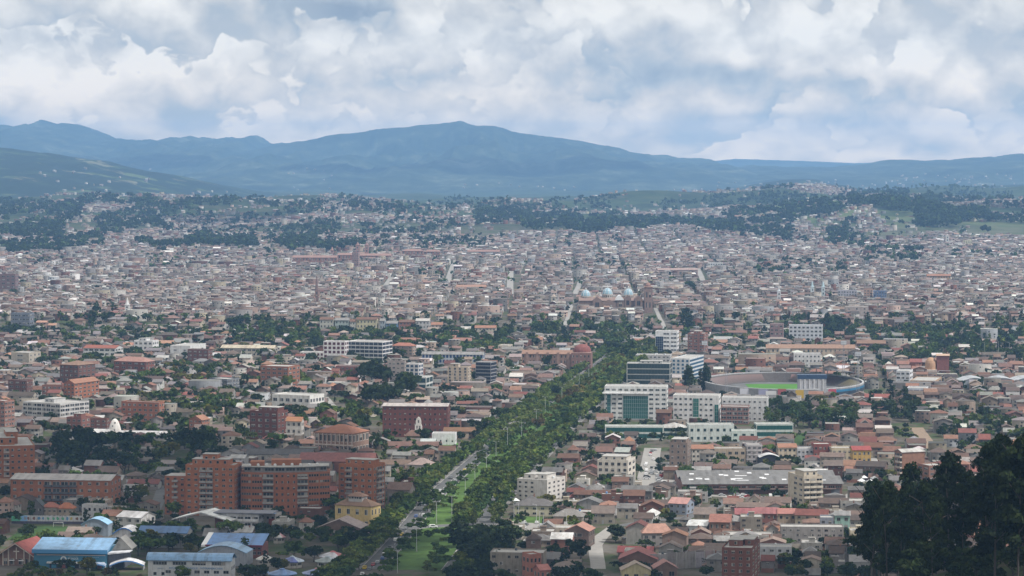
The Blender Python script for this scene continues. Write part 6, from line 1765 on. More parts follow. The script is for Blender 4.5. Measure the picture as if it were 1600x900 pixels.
along(AVR, -4.6, 10, ('round', 'tall'), 7, 13, AVE + GREEN, 'far pavement', 1, 1480, 9e9, .2)
along(AVR, 3.8, 13, 'round', 7, 13, AVE + OLIVE[2:3], 'far pavement', 1, 1560, 9e9, .25)
along(AVR, 7.5, 12, ('round', 'tall'), 8, 13, AVE + GREEN, 'far pavement', 2, 1480, 9e9, .25)


def clump_px(x0, x1, y0, y1, n, h0, h1, kinds, pal, where='', mark=False, size_by_row=False):
    px = np.array([rt.uniform(x0, x1) for _ in range(n)]); py = np.array([rt.uniform(y0, y1) for _ in range(n)])
    if where == 'far wood':
        py = py + 5 * np.sin(px / 31 + y0) + 3 * np.sin(px / 13)
    P = ground(px, py)
    if where == 'far wood':
        P = P[vnoise(P[:, 0] / 130 + 9, P[:, 1] / 240 + 4, 55) > .34]
    for q in P:
        if taken(q[0], q[1]) != 1 or size_by_row:
            add_tree(q[0], q[1], rt.choice(kinds), rt.uniform(h0, h1), rt.choice(pal), where, q[2])
            if mark:
                mark_rect(q[0], q[1], 4, 4, 0, .5, 3)


R1 = ('round',); RT = ('round', 'tall'); TL = ('tall',); EU = ('euc',); CY = ('cypress',); RW = ('round', 'wide')
# lower left gardens
clump_px(88, 140, 700, 742, 17, 13, 21, RT, DARK + GREEN[3:4], 'dark garden')
clump_px(140, 205, 702, 742, 17, 11, 18, RT, DARK + GREEN[:1], 'dark garden')
clump_px(205, 330, 695, 738, 22, 8, 14, RT, DARK + GREEN, 'dark garden')
clump_px(286, 325, 690, 720, 8, 12, 20, RT, DARK, 'dark garden')
clump_px(216, 312, 838, 866, 16, 8, 12, R1, DARK + GREEN, 'school yard')
clump_px(145, 200, 868, 884, 6, 6, 9, R1, DARK, 'school yard')
clump_px(0, 120, 898, 930, 16, 5, 8, R1, GREEN + OLIVE, 'bottom edge')
clump_px(130, 235, 905, 930, 10, 5, 7, R1, GREEN + OLIVE, 'bottom edge')
clump_px(440, 530, 832, 862, 13, 7, 10, R1, GREEN + OLIVE[:1] + DARK, 'school garden')
clump_px(535, 575, 850, 880, 5, 8, 11, R1, DARK, 'school garden')
clump_px(420, 450, 815, 835, 4, 6, 9, R1, DARK, 'school garden')
clump_px(600, 680, 745, 800, 24, 7, 11, RT, DARK + GREEN, 'garden')
clump_px(580, 690, 700, 745, 18, 7, 11, RT, DARK + GREEN, 'garden')
clump_px(715, 800, 845, 935, 24, 12, 18, R1, DARK, 'hill foot')
clump_px(700, 730, 880, 930, 5, 9, 12, R1, OLIVE + GREEN, 'hill foot')
clump_px(605, 700, 838, 905, 26, 5, 9, RW, GREEN, 'median lawn', size_by_row=True)
clump_px(745, 800, 700, 738, 16, 5, 9, RW, GREEN, 'median lawn', size_by_row=True)
clump_px(700, 735, 780, 815, 5, 5, 8, RW, GREEN, 'median lawn', size_by_row=True)
clump_px(858, 935, 868, 935, 14, 9, 15, RT, DARK, 'hill foot')
clump_px(945, 975, 835, 862, 4, 8, 12, R1, DARK, 'lane')
clump_px(930, 1005, 760, 790, 12, 6, 10, R1, GREEN + DARK, 'tiled houses')
clump_px(1075, 1150, 772, 800, 14, 6, 10, R1, GREEN + DARK, 'market street')
clump_px(1040, 1110, 848, 875, 14, 3, 6, R1, GREEN, 'terraced garden')
clump_px(1230, 1345, 840, 905, 26, 6, 10, R1, GREEN + DARK, 'lower right houses')
clump_px(1200, 1240, 850, 900, 6, 6, 9, R1, GREEN + OLIVE, 'lower right houses')
# middle distance
clump_px(270, 340, 625, 650, 22, 8, 13, R1, GREEN + DARK, 'middle gardens')
clump_px(335, 400, 618, 645, 24, 8, 12, R1, GREEN + DARK, 'middle gardens')
clump_px(240, 330, 575, 605, 26, 9, 13, RT, GREEN + OLIVE, 'middle gardens')
clump_px(170, 240, 595, 615, 14, 8, 12, R1, GREEN + DARK, 'middle gardens')
clump_px(440, 480, 590, 612, 7, 12, 17, R1, GREEN, 'middle gardens')
clump_px(565, 640, 595, 640, 30, 12, 24, ('tall', 'round', 'euc'), DARK, 'middle gardens')
clump_px(500, 560, 630, 660, 16, 9, 13, R1, GREEN + DARK, 'middle gardens')
clump_px(500, 598, 645, 662, 14, 7, 10, R1, GREEN + DARK, 'middle gardens')
clump_px(700, 790, 630, 655, 18, 7, 10, R1, GREEN + DARK, 'middle gardens')
clump_px(840, 860, 568, 580, 5, 14, 18, R1, DARK, 'palace garden')
clump_px(820, 910, 575, 592, 18, 7, 11, R1, DARK + GREEN, 'palace garden')
clump_px(870, 905, 612, 640, 6, 12, 16, R1, OLIVE + DARK, 'avenue')
clump_px(940, 970, 678, 700, 5, 10, 14, R1, GREEN, 'glass school')
clump_px(1068, 1081, 612, 617, 5, 22, 27, CY, DARK, 'cypress row', False, True)
clump_px(1092, 1109, 609, 614, 5, 20, 26, CY, DARK, 'cypress row', False, True)
clump_px(1190, 1250, 645, 675, 22, 9, 17, RT, DARK + GREEN, 'stadium wood')
clump_px(1250, 1340, 640, 675, 30, 9, 16, RT, DARK + GREEN, 'stadium wood')
clump_px(1360, 1430, 625, 660, 28, 10, 15, RT, DARK, 'stadium wood')
clump_px(1470, 1600, 655, 690, 34, 7, 12, RT, DARK + GREEN, 'right gardens')
clump_px(1500, 1600, 700, 720, 14, 6, 9, R1, GREEN, 'right gardens')
clump_px(1520, 1560, 590, 620, 8, 8, 12, R1, DARK, 'right gardens')
# the river wood and the parks of the old town
clump_px(355, 500, 506, 543, 120, 9, 15, RT, DARK + GREEN, 'river wood', True)
clump_px(500, 800, 520, 548, 150, 9, 14, R1, DARK + GREEN, 'river wood', True)
clump_px(720, 800, 530, 556, 50, 8, 12, R1, GREEN, 'river wood', True)
clump_px(830, 965, 512, 545, 80, 8, 14, RT, GREEN + DARK, 'river wood', True)
clump_px(945, 990, 520, 560, 44, 10, 18, RT, DARK + GREEN, 'river wood', True)
clump_px(1065, 1080, 500, 520, 8, 14, 22, TL, DARK, 'river wood', True)
clump_px(1100, 1150, 528, 552, 22, 8, 12, R1, GREEN, 'river wood', True)
clump_px(1290, 1320, 505, 530, 16, 12, 20, RT, DARK, 'river wood', True)
clump_px(1320, 1470, 518, 545, 80, 9, 14, RT, DARK + GREEN, 'river wood', True)
clump_px(1430, 1610, 515, 572, 170, 10, 17, RT, DARK + GREEN, 'river wood', True)
clump_px(1370, 1450, 548, 572, 40, 8, 12, R1, GREEN + DARK, 'river wood', True)
clump_px(0, 60, 518, 530, 16, 8, 12, R1, DARK, 'left wood')
clump_px(138, 180, 485, 505, 16, 10, 16, RT, DARK, 'left wood')
clump_px(100, 330, 520, 536, 46, 8, 12, R1, DARK + GREEN, 'left wood')
for x0, x1, y0, y1, n, h0, h1 in ((40, 95, 402, 416, 34, 9, 14), (230, 340, 402, 424, 60, 9, 15), (330, 395, 436, 452, 20, 6, 9), (0, 20, 445, 465, 12, 9, 14), (835, 905, 415, 432, 24, 8, 12), (925, 985, 405, 428, 40, 8, 13),
                                  (1180, 1235, 410, 434, 50, 10, 16), (1235, 1330, 408, 430, 60, 10, 15), (1340, 1440, 392, 412, 90, 11, 18), (1455, 1600, 396, 408, 40, 9, 15), (640, 690, 424, 438, 20, 9, 13),
                                  (880, 892, 370, 392, 12, 10, 15), (950, 975, 372, 384, 16, 10, 14), (560, 578, 405, 416, 8, 9, 12), (410, 430, 395, 412, 16, 10, 14), (1500, 1600, 470, 500, 20, 7, 11), (1072, 1082, 445, 462, 7, 10, 16)):
    clump_px(x0, x1, y0, y1, n, h0, h1, RT, DARK + GREEN[:2], 'old town garden', True)
# woods and shelter belts on the slopes beyond the town
for x0, x1, y0, y1, n, h0, h1 in ((-10, 160, 377, 394, 190, 12, 19), (215, 400, 377, 391, 230, 12, 19), (-10, 100, 345, 372, 200, 14, 22), (-10, 130, 318, 342, 150, 15, 24), (60, 440, 313, 325, 210, 14, 24), (150, 270, 330, 366, 170, 12, 20),
                                  (270, 420, 335, 376, 150, 9, 16), (420, 530, 345, 384, 170, 10, 18), (450, 562, 378, 396, 150, 12, 18), (560, 730, 348, 384, 230, 9, 17), (640, 790, 375, 388, 80, 9, 14), (740, 905, 332, 356, 220, 12, 22),
                                  (880, 1115, 336, 362, 380, 13, 24), (1085, 1160, 340, 368, 150, 12, 20), (1120, 1240, 326, 374, 260, 12, 22), (1230, 1340, 322, 345, 150, 12, 20), (1290, 1420, 318, 334, 200, 14, 22), (1430, 1545, 316, 366, 420, 16, 26), (1540, 1610, 334, 352, 120, 12, 20),
                                  (1290, 1350, 376, 396, 70, 11, 17), (1230, 1480, 340, 384, 60, 8, 15), (1295, 1325, 345, 378, 70, 13, 18), (1180, 1420, 290, 318, 150, 14, 22), (1380, 1600, 290, 320, 150, 14, 22), (430, 1130, 314, 336, 420, 12, 20), (1100, 1610, 300, 330, 260, 12, 20)):
    clump_px(x0, x1, y0, y1, int(n * 1.6), h0, h1, ('tall', 'round', 'round'), DARK + GREEN[:1], 'far wood')
# the steep wooded bank between the river and the old town
for i in range(800):
    y = rt.uniform(3090, 3250); x = rt.uniform(-760, 760)
    if taken(x, y) != 1:
        add_tree(x, y, rt.choice(RT), rt.uniform(7, 13), rt.choice(DARK + GREEN), 'river wood')
# the eucalyptus grove on the near hillside, lower right
GROVE = []
for i in range(56):
    px = rt.uniform(1358, 1640) if i < 44 else rt.uniform(1480, 1660)
    d = rt.uniform(700, 960)
    x = (px - 800) / FPX * d
    z = float(hgt(x, d))
    top = np.interp(px, [1335, 1355, 1380, 1420, 1460, 1500, 1540, 1580, 1650], [815, 782, 764, 752, 744, 726, 712, 706, 702]) + rt.uniform(-30, 48)
    h = HCAM - (top - 257) / FPX * d - z
    if 10 < h < 48:
        GROVE.append((x, d, z, h, px))
for x, d, z, h, px in GROVE:
    TREES.append((x, d, z, 'euc', h, tuple(c_ * .62 for c_ in rt.choice(DARK)), 'grove'))  # cloud shade over the grove put into its darkened leaf colour
clump_px(1320, 1600, 890, 935, 22, 7, 12, R1, DARK, 'grove foot')

# ------------------------------------------------------------------ the town's houses
LIMX = [0, 220, 420, 470, 620, 700, 800, 900, 980, 1060, 1100, 1200, 1290, 1340, 1440, 1500, 1600]
LIMY = [395, 391, 393, 404, 398, 388, 364, 364, 359, 364, 370, 380, 388, 393, 380, 375, 377]
RPAL = np.array([(.28, .155, .115), (.21, .135, .11), (.155, .115, .10), (.25, .19, .165), (.33, .27, .24), (.22, .21, .205), (.34, .33, .32), (.58, .58, .57), (.25, .10, .085), (.14, .115, .105), (.38, .21, .14)])
RW_OLD = np.array([.10, .14, .14, .17, .13, .09, .08, .06, .03, .05, .01])
RW_NEW = np.array([.17, .13, .11, .14, .07, .13, .08, .06, .06, .05, .04])
WPAL = np.array([(.62, .60, .56), (.52, .47, .40), (.45, .36, .29), (.36, .34, .33), (.26, .13, .10), (.48, .36, .31), (.56, .50, .38), (.32, .22, .18), (.5, .52, .55), (.66, .65, .64)])
WW = np.array([.17, .15, .12, .12, .12, .09, .07, .06, .04, .06])


def lots(theta, y0, y1, xw, lw, ld, nu, nv, su, sv, seed):
    """house plots in street blocks; returns centre, angle and plot size"""
    g = np.random.default_rng(seed)
    c, s_ = cos(theta), sin(theta)
    R_ = xw + (y1 - y0)
    iu = np.arange(int(-R_ / lw), int(R_ / lw)); iv = np.arange(-40, int((y1 - y0 + 800) / ld))
    I, J = np.meshgrid(iu, iv, indexing='ij')
    u = I * lw + np.floor_divide(I, nu) * su; v = J * ld + np.floor_divide(J, nv) * sv + y0 - 200
    u = u + g.uniform(-.8, .8, u.shape); v = v + g.uniform(-.8, .8, v.shape)
    x = u * c - (v - y0) * s_; y = u * s_ + (v - y0) * c + y0
    k = (y > y0) & (y < y1) & (np.abs(x) < xw * np.clip(y / 3000, .42, 9))
    return x[k], y[k], (J % nv)[k], (I % nu)[k]


HX = []      # rows: x, y, z, w, d, h, rh, ang, type, wall index, roof index, floors
gh = np.random.default_rng(5)
for zone, (theta, y0, y1, lw, ld, nu, nv, su, sv) in enumerate(((radians(-6.5), 1285, 3232, 12.5, 14, 5, 4, 8, 9), (radians(-1.2), 3240, 5300, 9.6, 11, 8, 7, 9, 8), (radians(-1.2), 5300, 9900, 10.5, 12.5, 8, 6, 8, 8))):
    x, y, jv, iu_ = lots(theta, y0, y1, 860, lw, ld, nu, nv, su, sv, 40 + zone)
    z = hgt(x, y)
    px, py = proj(x, y, z)
    keep = (px > -130) & (px < 1730) & (py < 935)
    t = taken(x, y)
    for ox, oy in ((5, 5), (-5, 5), (5, -5), (-5, -5)):
        t = np.maximum(t, np.where(taken(x + ox, y + oy) == 3, 0, taken(x + ox, y + oy)))
    keep &= (t == 0)
    nz = vnoise(x / 120 + 31, y / 160 + 17, 88)
    if zone == 0:
        p = np.where(nz < .36, .42, .80)
        p = np.where((px < 560) & (py > 800), .4, p)
        p = np.where((px > 560) & (px < 700) & (py > 740), .45, p)
        p = np.where((px < 330) & (py > 690) & (py < 745), .3, p)
        p = np.where((px > 1180) & (px < 1345) & (py > 640) & (py < 690), .3, p)
        p = np.where((px > 935) & (px < 1250) & (py > 660) & (py < 698), 0, p)
        p = np.where((px > 395) & (px < 560) & (py > 845), .0, p)
        p = np.where((px > 0) & (px < 400) & (py > 815), .45, p)
        p = np.where((px < 430) & (py > 858), 0, p)
        p = np.where((px > 240) & (px < 600) & (py > 795) & (py < 835), .1, p)
        p = np.where(((px > 1200) & (px < 1300) & (py > 676) & (py < 694)), 0, p)
        p = np.where(py < 566, p * .6, p)
        p = np.where((px < 800) & (py > 560) & (py < 720), p * .72, p)
        p = np.where((px > 1330) & (py > 640) & (py < 720), p * .75, p)
        p = np.where((px > 805), np.minimum(p + .12, .93), p)
    elif zone == 1:
        p = np.where(nz < .2, .7, .965)
        p = np.where(py > np.interp(px, [0, 350, 500, 800, 1000, 1300, 1600], [530, 510, 520, 522, 520, 530, 512]), .8, p)
    else:
        lim = np.interp(px, LIMX, LIMY)
        inn = py > lim
        nz2 = vnoise(x / 260 + 5, y / 420 + 3, 91)
        sub = np.where(px < 740, .5 * (nz2 > .46) + .05, .45 * (nz2 > .62) + .03)
        sub = np.where(py < 322, sub * .3, sub)
        sub = np.where((px > 1230) & (py < 385), .3 * (nz2 > .4) + .03, sub)
        p = np.where(inn, np.where(nz < .22, .7, .94), sub)
        p = np.where((px > 1515) & (py > 346) & (py < 369), 0.0, p)
    keep &= gh.random(len(x)) < p
    x, y, z, px, py = x[keep], y[keep], z[keep], px[keep], py[keep]
    n = len(x)
    w = lw * gh.uniform(.72, 1.0, n); d = ld * gh.uniform(.68, .98, n)
    fl = gh.choice([1, 2, 3], n, p=[(.34, .5, .16), (.2, .58, .22), (.38, .5, .12)][zone])
    h = fl * 2.75 + gh.uniform(-.1, .7, n)
    bigb = gh.random(n) < (.012, .038, .012)[zone]
    w = np.where(bigb, w * 1.6, w); d = np.where(bigb, d * 1.3, d); h = np.where(bigb, h + gh.choice([4, 7], n), h); fl = np.where(bigb, np.round(h / 2.9).astype(int), fl)
    typ = gh.choice([0, 1, 2], n, p=[(.62, .14, .24), (.72, .08, .2), (.7, .1, .2)][zone])        # gable, hip, flat
    typ = np.where(bigb, 2, typ)
    rh = np.where(typ == 2, .05, np.minimum(w, d) * gh.uniform(.17, .27, n))
    lng = gh.random(n) < .14
    w = np.where(lng, w * gh.uniform(1.3, 2.0, n), w)
    sml = gh.random(n) < .2
    w = np.where(sml, w * .62, w); d = np.where(sml, d * .6, d)
    ang = theta + ((gh.random(n) < .4) & ~lng) * pi / 2 + gh.normal(0, .05, n)
    wi = gh.choice(len(WPAL), n, p=WW / WW.sum())
    ri = np.where(typ == 2, gh.choice([5, 6, 7, 3, 9], n, p=[.34, .3, .16, .1, .1]), gh.choice(len(RPAL), n, p=(RW_NEW if zone == 0 else RW_OLD) / (RW_NEW if zone == 0 else RW_OLD).sum()))
    HX.append(np.stack([x, y, z, w, d, h, rh, ang, typ, wi, ri, fl, px, py], 1))
    # trees in the gaps
HX = np.concatenate(HX)
print('houses', len(HX))


def house_stuff(name, A, label):
    """all remaining houses as one mesh: walls with gables, pitched roofs with eaves, windows on the sides that face the valley's rim"""
    g = np.random.default_rng(77)
    n = len(A)
    x, y, z, w, d, h, rh, ang = A[:, :8].T
    typ = A[:, 8].astype(int)
    tone = np.interp(y, [1300, 1800, 2400, 3600, 12000], [.6, .68, .84, .98, 1.0])[:, None]  # colours darkened towards the viewer: shaded foreground, sunlit far town
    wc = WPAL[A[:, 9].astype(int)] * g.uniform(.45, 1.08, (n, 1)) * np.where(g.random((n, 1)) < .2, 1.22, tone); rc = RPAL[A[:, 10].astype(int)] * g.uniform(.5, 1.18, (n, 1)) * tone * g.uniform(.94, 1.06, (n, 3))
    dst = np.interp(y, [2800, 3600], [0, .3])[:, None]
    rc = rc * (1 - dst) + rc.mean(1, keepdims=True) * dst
    c, s_ = np.cos(ang), np.sin(ang)
    a, b = w / 2, d / 2
    inset = np.where(typ == 1, np.minimum(a, b), 0)
    e = np.where(typ == 2, -.0, .45)

    def P(lx, ly, lz):
        return np.stack([x + lx * c - ly * s_, y + lx * s_ + ly * c, z + lz], 1)
    o = np.zeros(n)
    zb = o - 4.0
    apex = np.where(typ == 1, h, h + rh)
    verts = [P(-a, -b, zb), P(a, -b, zb), P(a, b, zb), P(-a, b, zb), P(-a, -b, h), P(a, -b, h), P(a, b, h), P(-a, b, h), P(-a, o, apex), P(a, o, apex)]
    k = rh / b
    ze = h - k * e + .12
    verts += [P(-a - e, -b - e, ze), P(a + e, -b - e, ze), P(a + e, b + e, ze), P(-a - e, b + e, ze), P(-a - e + inset, o, h + rh + .12), P(a + e - inset, o, h + rh + .12)]
    NV = 16
    V = np.stack(verts, 1).reshape(-1, 3)
    base = (np.arange(n) * NV)[:, None]
    L, T, MI, FC = [], [], [], []

    def face(idx, mat, col, sel=None):
        q = base + np.array(idx)[None, :]
        cc = col
        if sel is not None:
            q = q[sel]; cc = col[sel]
        L.append(q.ravel()); T.append(np.full(len(q), len(idx))); MI.append(np.full(len(q), mat)); FC.append(cc)
    face((0, 1, 5, 4), 0, wc); face((2, 3, 7, 6), 0, wc)
    face((1, 2, 6, 9, 5), 0, wc); face((3, 0, 4, 8, 7), 0, wc)
    face((10, 11, 15, 14), 1, rc); face((12, 13, 14, 15), 1, rc)
    hp = typ == 1
    face((11, 12, 15), 1, rc, hp); face((13, 10, 14), 1, rc, hp)
    off = n * NV
    VV = [V]
    gl = np.full((n, 3), .03)
    fl = A[:, 11].astype(int)
    near = A[:, 1] < 5300
    for fi in range(4):
        nx, ny = ((0, -1), (1, 0), (0, 1), (-1, 0))[fi]
        wx, wy = nx * c - ny * s_, nx * s_ + ny * c
        vis = (wx * -x + wy * -y) / np.hypot(x, y) > .18
        ln = w if nx == 0 else d
        for fk in range(5):
            for i in range(3):
                sel = np.nonzero(vis & near & (fl > fk) & (g.random(n) < .62) & ((i < 2) | (ln > 9)))[0]
                if not len(sel):
                    continue
                m_ = len(sel)
                u = (ln[sel] * ((i + .5) / np.where(ln[sel] > 9, 3, 2) - .5)) + g.uniform(-.3, .3, m_)
                hw = g.uniform(.5, .95, m_); z0 = fk * 2.75 + .85 + g.uniform(-.1, .1, m_); z1 = z0 + g.uniform(1.1, 1.5, m_)
                ds = (b if nx == 0 else a)[sel] + .05
                X, Y, Z, C1, S1 = x[sel], y[sel], z[sel], c[sel], s_[sel]
                q = []
                for uu, zz in ((u - hw, z0), (u + hw, z0), (u + hw, z1), (u - hw, z1)):
                    lx = nx * ds - ny * uu; ly = ny * ds + nx * uu
                    q.append(np.stack([X + lx * C1 - ly * S1, Y + lx * S1 + ly * C1, Z + zz], 1))
                VV.append(np.stack(q, 1).reshape(-1, 3))
                L.append(np.arange(4 * m_) + off); off += 4 * m_
                T.append(np.full(m_, 4)); MI.append(np.full(m_, 2)); FC.append(gl[:m_])
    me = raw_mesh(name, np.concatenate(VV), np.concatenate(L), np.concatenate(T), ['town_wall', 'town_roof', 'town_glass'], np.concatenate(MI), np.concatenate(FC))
    obj(name, me, kind='stuff', label=label)


# ---- the nearest houses one by one
RNAME = ['terracotta', 'brown tile', 'dark brown tile', 'dusty rose tile', 'pale clay', 'grey sheet', 'light grey sheet', 'whitish sheet', 'rust red', 'weathered dark', 'orange tile']
WNAME = ['off white', 'cream', 'tan', 'grey', 'red brick', 'dusty pink', 'pale yellow', 'brown brick', 'pale blue grey', 'white']
FNAME = {1: 'one storey', 2: 'two storey', 3: 'three storey'}
TNAME = ['gabled', 'hipped', 'flat']
_hcount = [0]


def house(x, y, z, w, d, h, rh, ang, typ, wcol, rcol, floors, rmat='clay_tile', brick=False, desc=None, name='house', gable_front=False):
    root = thing(name, None, 'house', (x, y, z), ang, 'houses of the near town')
    mb = MB()
    axis = 'x'
    if typ == 0:
        walls(mb, w, d, h, rh, axis)
    else:
        mb.box(-w / 2, w / 2, -d / 2, d / 2, 0, h)
    mb.build('wall', 'brick' if brick else 'plaster', root, wcol)
    mb = MB()
    if typ == 0:
        gable_roof(mb, w, d, h, rh, axis, .5, .18)
    elif typ == 1:
        hip_roof(mb, w, d, h + .2, rh)
    else:
        mb.box(-w / 2 + .2, w / 2 - .2, -d / 2 + .2, d / 2 - .2, h - .1, h + .1)
    mb.build('roof', rmat if typ != 2 else 'concrete', root, rcol)
    r_ = random.Random(int(x * 13 + y * 7))
    if typ == 2:
        t = .2
        MB().box(-w / 2, w / 2, -d / 2, -d / 2 + t, h, h + .7).box(-w / 2, w / 2, d / 2 - t, d / 2, h, h + .7).box(-w / 2, -w / 2 + t, -d / 2 + t, d / 2 - t, h, h + .7).box(w / 2 - t, w / 2, -d / 2 + t, d / 2 - t, h, h + .7).build(
            'parapet', 'brick' if brick else 'plaster', root, wcol)
        if r_.random() < .6:
            MB().box(-1.6, 1.6, -1.4, 1.4, h + .1, h + 2.5).box(-1.9, 1.9, -1.7, 1.7, h + 2.5, h + 2.65).build('stair_house', 'plaster', root, wcol)
        if r_.random() < .5:
            obj('water_tank', tank_mesh(), root, r_.choice([(.05, .06, .07), (.1, .2, .4), (.5, .5, .5)]), (r_.uniform(-.3, .3) * w, d * .3, h + .1), 0, (1.2, 1.2, 1.1))
    elif r_.random() < .35:
        MB().box(-.35, .35, -.35, .35, h, h + rh + .9).box(-.45, .45, -.45, .45, h + rh + .9, h + rh + 1.05).build('chimney', 'brick', root, (.28, .16, .12)).location = (w * .22, d * .12, 0)
    if r_.random() < .55:
        e = r_.uniform(2.5, 4.5); hw_ = r_.uniform(1.9, 2.5)
        MB().box(-w / 2, w / 2, -d / 2 - e, -d / 2 - e + .2, 0, hw_).box(-w / 2, -w / 2 + .2, -d / 2 - e + .2, -d / 2, 0, hw_).box(w / 2 - .2, w / 2, -d / 2 - e + .2, -d / 2, 0, hw_).build('yard_wall', 'brick' if r_.random() < .4 else 'plaster', root, r_.choice([(.3, .28, .26), (.24, .12, .09), (.42, .38, .33)]))
    if typ != 2 and r_.random() < .4:
        e = r_.uniform(2.2, 3.6); u0 = r_.uniform(-w / 2, 0); u1 = u0 + w * .45
        q_ = MB().box(u0, u1, d / 2 + .01, d / 2 + e, 0, 2.3).build('lean_to', 'brick' if r_.random() < .5 else 'plaster', root, (.3, .25, .21))
        MB().extrude_x([(d / 2 + .02, 3.0), (d / 2 + e + .4, 2.25), (d / 2 + e + .4, 2.37), (d / 2 + .02, 3.12)], u0 - .3, u1 + .3).build('lean_to_roof', 'metal_sheet', q_, r_.choice([(.3, .29, .28), (.5, .5, .5), (.22, .14, .11)]))
    c, s_ = cos(ang), sin(ang)
    for f, (nx, ny) in (('F', (0, -1)), ('R', (1, 0)), ('B', (0, 1)), ('L', (-1, 0))):
        wx, wy = nx * c - ny * s_, nx * s_ + ny * c
        v = (-wx * x - wy * y) / math.hypot(x, y)
        if v < .25 or (f in 'RL' and r_.random() < .3):
            continue
        ln = w if f in 'FB' else d
        cols = max(1, int(ln / 3.6))
        fh = h / floors
        for k in range(floors):
            for i in range(cols):
                if r_.random() < .16:
                    continue
                u = -ln / 2 + (i + .5) * ln / cols
                if k == 0 and i == cols // 2 and f in 'FB' and v > .5:
                    put(door_mesh(), 'door', root, f, w, d, u, .02, 1.1, 2.1, r_.choice([(.12, .06, .04), (.25, .25, .26), (.08, .1, .12)]))
                else:
                    put(window_mesh(2), 'window', root, f, w, d, u, k * fh + fh * .32, r_.uniform(1.2, 2.0), fh * .44, r_.choice([(.2, .17, .15), (.55, .54, .52), (.32, .3, .28)]))
    AUTO.append((root, desc, *proj(x, y, z + h * .6), 'house'))
    mark_rect(x, y, w, d, ang, 0)
    return root


vis = (HX[:, 12] > 5) & (HX[:, 12] < 1595) & (HX[:, 13] < 905) & ~((HX[:, 12] > 1345) & (HX[:, 13] > 765))
order = np.argsort(np.where(vis, HX[:, 1] - HX[:, 5] * 14, 1e9))
NIND = 285
ind = set(order[:NIND].tolist())
for i in order[:NIND]:
    x, y, z, w, d, h, rh, ang, typ, wi, ri, fl = HX[i, :12]
    wi, ri, typ, fl = int(wi), int(ri), int(typ), int(fl)
    fl = max(1, min(fl, 5))
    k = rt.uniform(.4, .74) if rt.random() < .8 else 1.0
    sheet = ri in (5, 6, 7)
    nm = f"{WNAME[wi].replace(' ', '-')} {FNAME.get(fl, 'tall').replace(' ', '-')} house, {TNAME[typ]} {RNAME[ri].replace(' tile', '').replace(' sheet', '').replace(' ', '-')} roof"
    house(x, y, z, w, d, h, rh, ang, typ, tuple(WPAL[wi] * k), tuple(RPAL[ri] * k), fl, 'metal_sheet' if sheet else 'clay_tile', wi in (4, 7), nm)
rest = np.array([i for i in range(len(HX)) if i not in ind])
A = HX[rest]
house_stuff('distant_houses', A, 'countless small houses with brown and grey roofs filling the valley town')

# ------------------------------------------------------------------ trees between the houses
g = np.random.default_rng(9)
m0 = 11000
xx = g.uniform(-640, 640, m0); yy = g.uniform(1285, 3230, m0)
pxx, pyy = proj(xx, yy, 0 * xx)
ok = (pxx > -130) & (pxx < 1730) & (pyy < 930)
# stand clear of every house already placed
cell = {}
for q in HX:
    cell.setdefault((int(q[0] // 12), int(q[1] // 12)), []).append(q)


def clear(x, y, r):
    for a in (-1, 0, 1):
        for b in (-1, 0, 1):
            for q in cell.get((int(x // 12) + a, int(y // 12) + b), ()):
                if abs(q[0] - x) < q[3] / 2 + r and abs(q[1] - y) < q[4] / 2 + r:
                    return False
    return True


tk = taken(xx, yy)
nzt = vnoise(xx / 120 + 31, yy / 160 + 17, 88)
for i in np.nonzero(ok & (tk == 0))[0]:
    if pxx[i] < 570 and pyy[i] > 800 and rt.random() < .25:
        continue
    if clear(xx[i], yy[i], .6) and rt.random() < (.85 if nzt[i] < .45 or yy[i] > 2650 else .5):
        left = pxx[i] < 800
        h = rt.uniform(4, 9.5) if not left else rt.uniform(5, 12)
        add_tree(xx[i], yy[i], rt.choice(('round', 'round', 'round', 'wide', 'tall')), h, rt.choice(GREEN[:5] + DARK + DARK + OLIVE[:1]), 'between houses', 0.0)
xx = g.uniform(-1100, 1100, 3600); yy = g.uniform(3240, 6500, 3600)
zz = hgt(xx, yy); pxx, pyy = proj(xx, yy, zz)
for i in np.nonzero((pxx > -130) & (pxx < 1730))[0]:
    if rt.random() < .6:
        add_tree(xx[i], yy[i], rt.choice(('round', 'tall')), rt.uniform(6, 11), rt.choice(GREEN + DARK), 'old town', zz[i])

T = sorted(TREES, key=lambda t: -(t[4] / t[1]))
NTREE = 300
cnt = 0
far = []
DN = {'round': 'round tree', 'wide': 'flat-crowned tree', 'tall': 'narrow tree', 'cypress': 'cypress', 'euc': 'eucalyptus'}
for t in T:
    x, y, z, kn, h, col, where = t
    px, py = proj(x, y, z + h * .55)
    inside = -15 < px < 1615 and float(proj(x, y, z + h)[1]) < 898
    if not inside:
        if not (-140 < px < 1740):
            continue
    if inside and (cnt < NTREE or kn in ('euc', 'cypress')) and y < 2600:
        cnt += kn not in ('euc', 'cypress')
        root = thing(NAMES[kn], None, 'tree', (x, y, z - .1), rt.uniform(0, 6.28), 'eucalyptus grove on the hillside' if kn == 'euc' else 'trees of the near town')
        sxy = h * (rt.uniform(.88, 1.15) if kn != 'euc' else rt.uniform(.58, .86))
        obj('trunk', rt.choice(TRUNKS[kn]), root, None, None, 0, (sxy, sxy, h))
        obj('crown', rt.choice(CROWNS[kn]), root, col, None, 0, (sxy, sxy, h))
        tone = 'olive' if col in OLIVE else ('dark' if col in DARK else 'green')
        size = 'small' if h < 7 else ('large' if h > 11.5 else 'medium')
        AUTO.append((root, f'{size} {tone} {DN[kn]}', float(px), float(py), 'tree'))
    else:
        far.append(t)
print('trees', len(T), 'single', cnt)


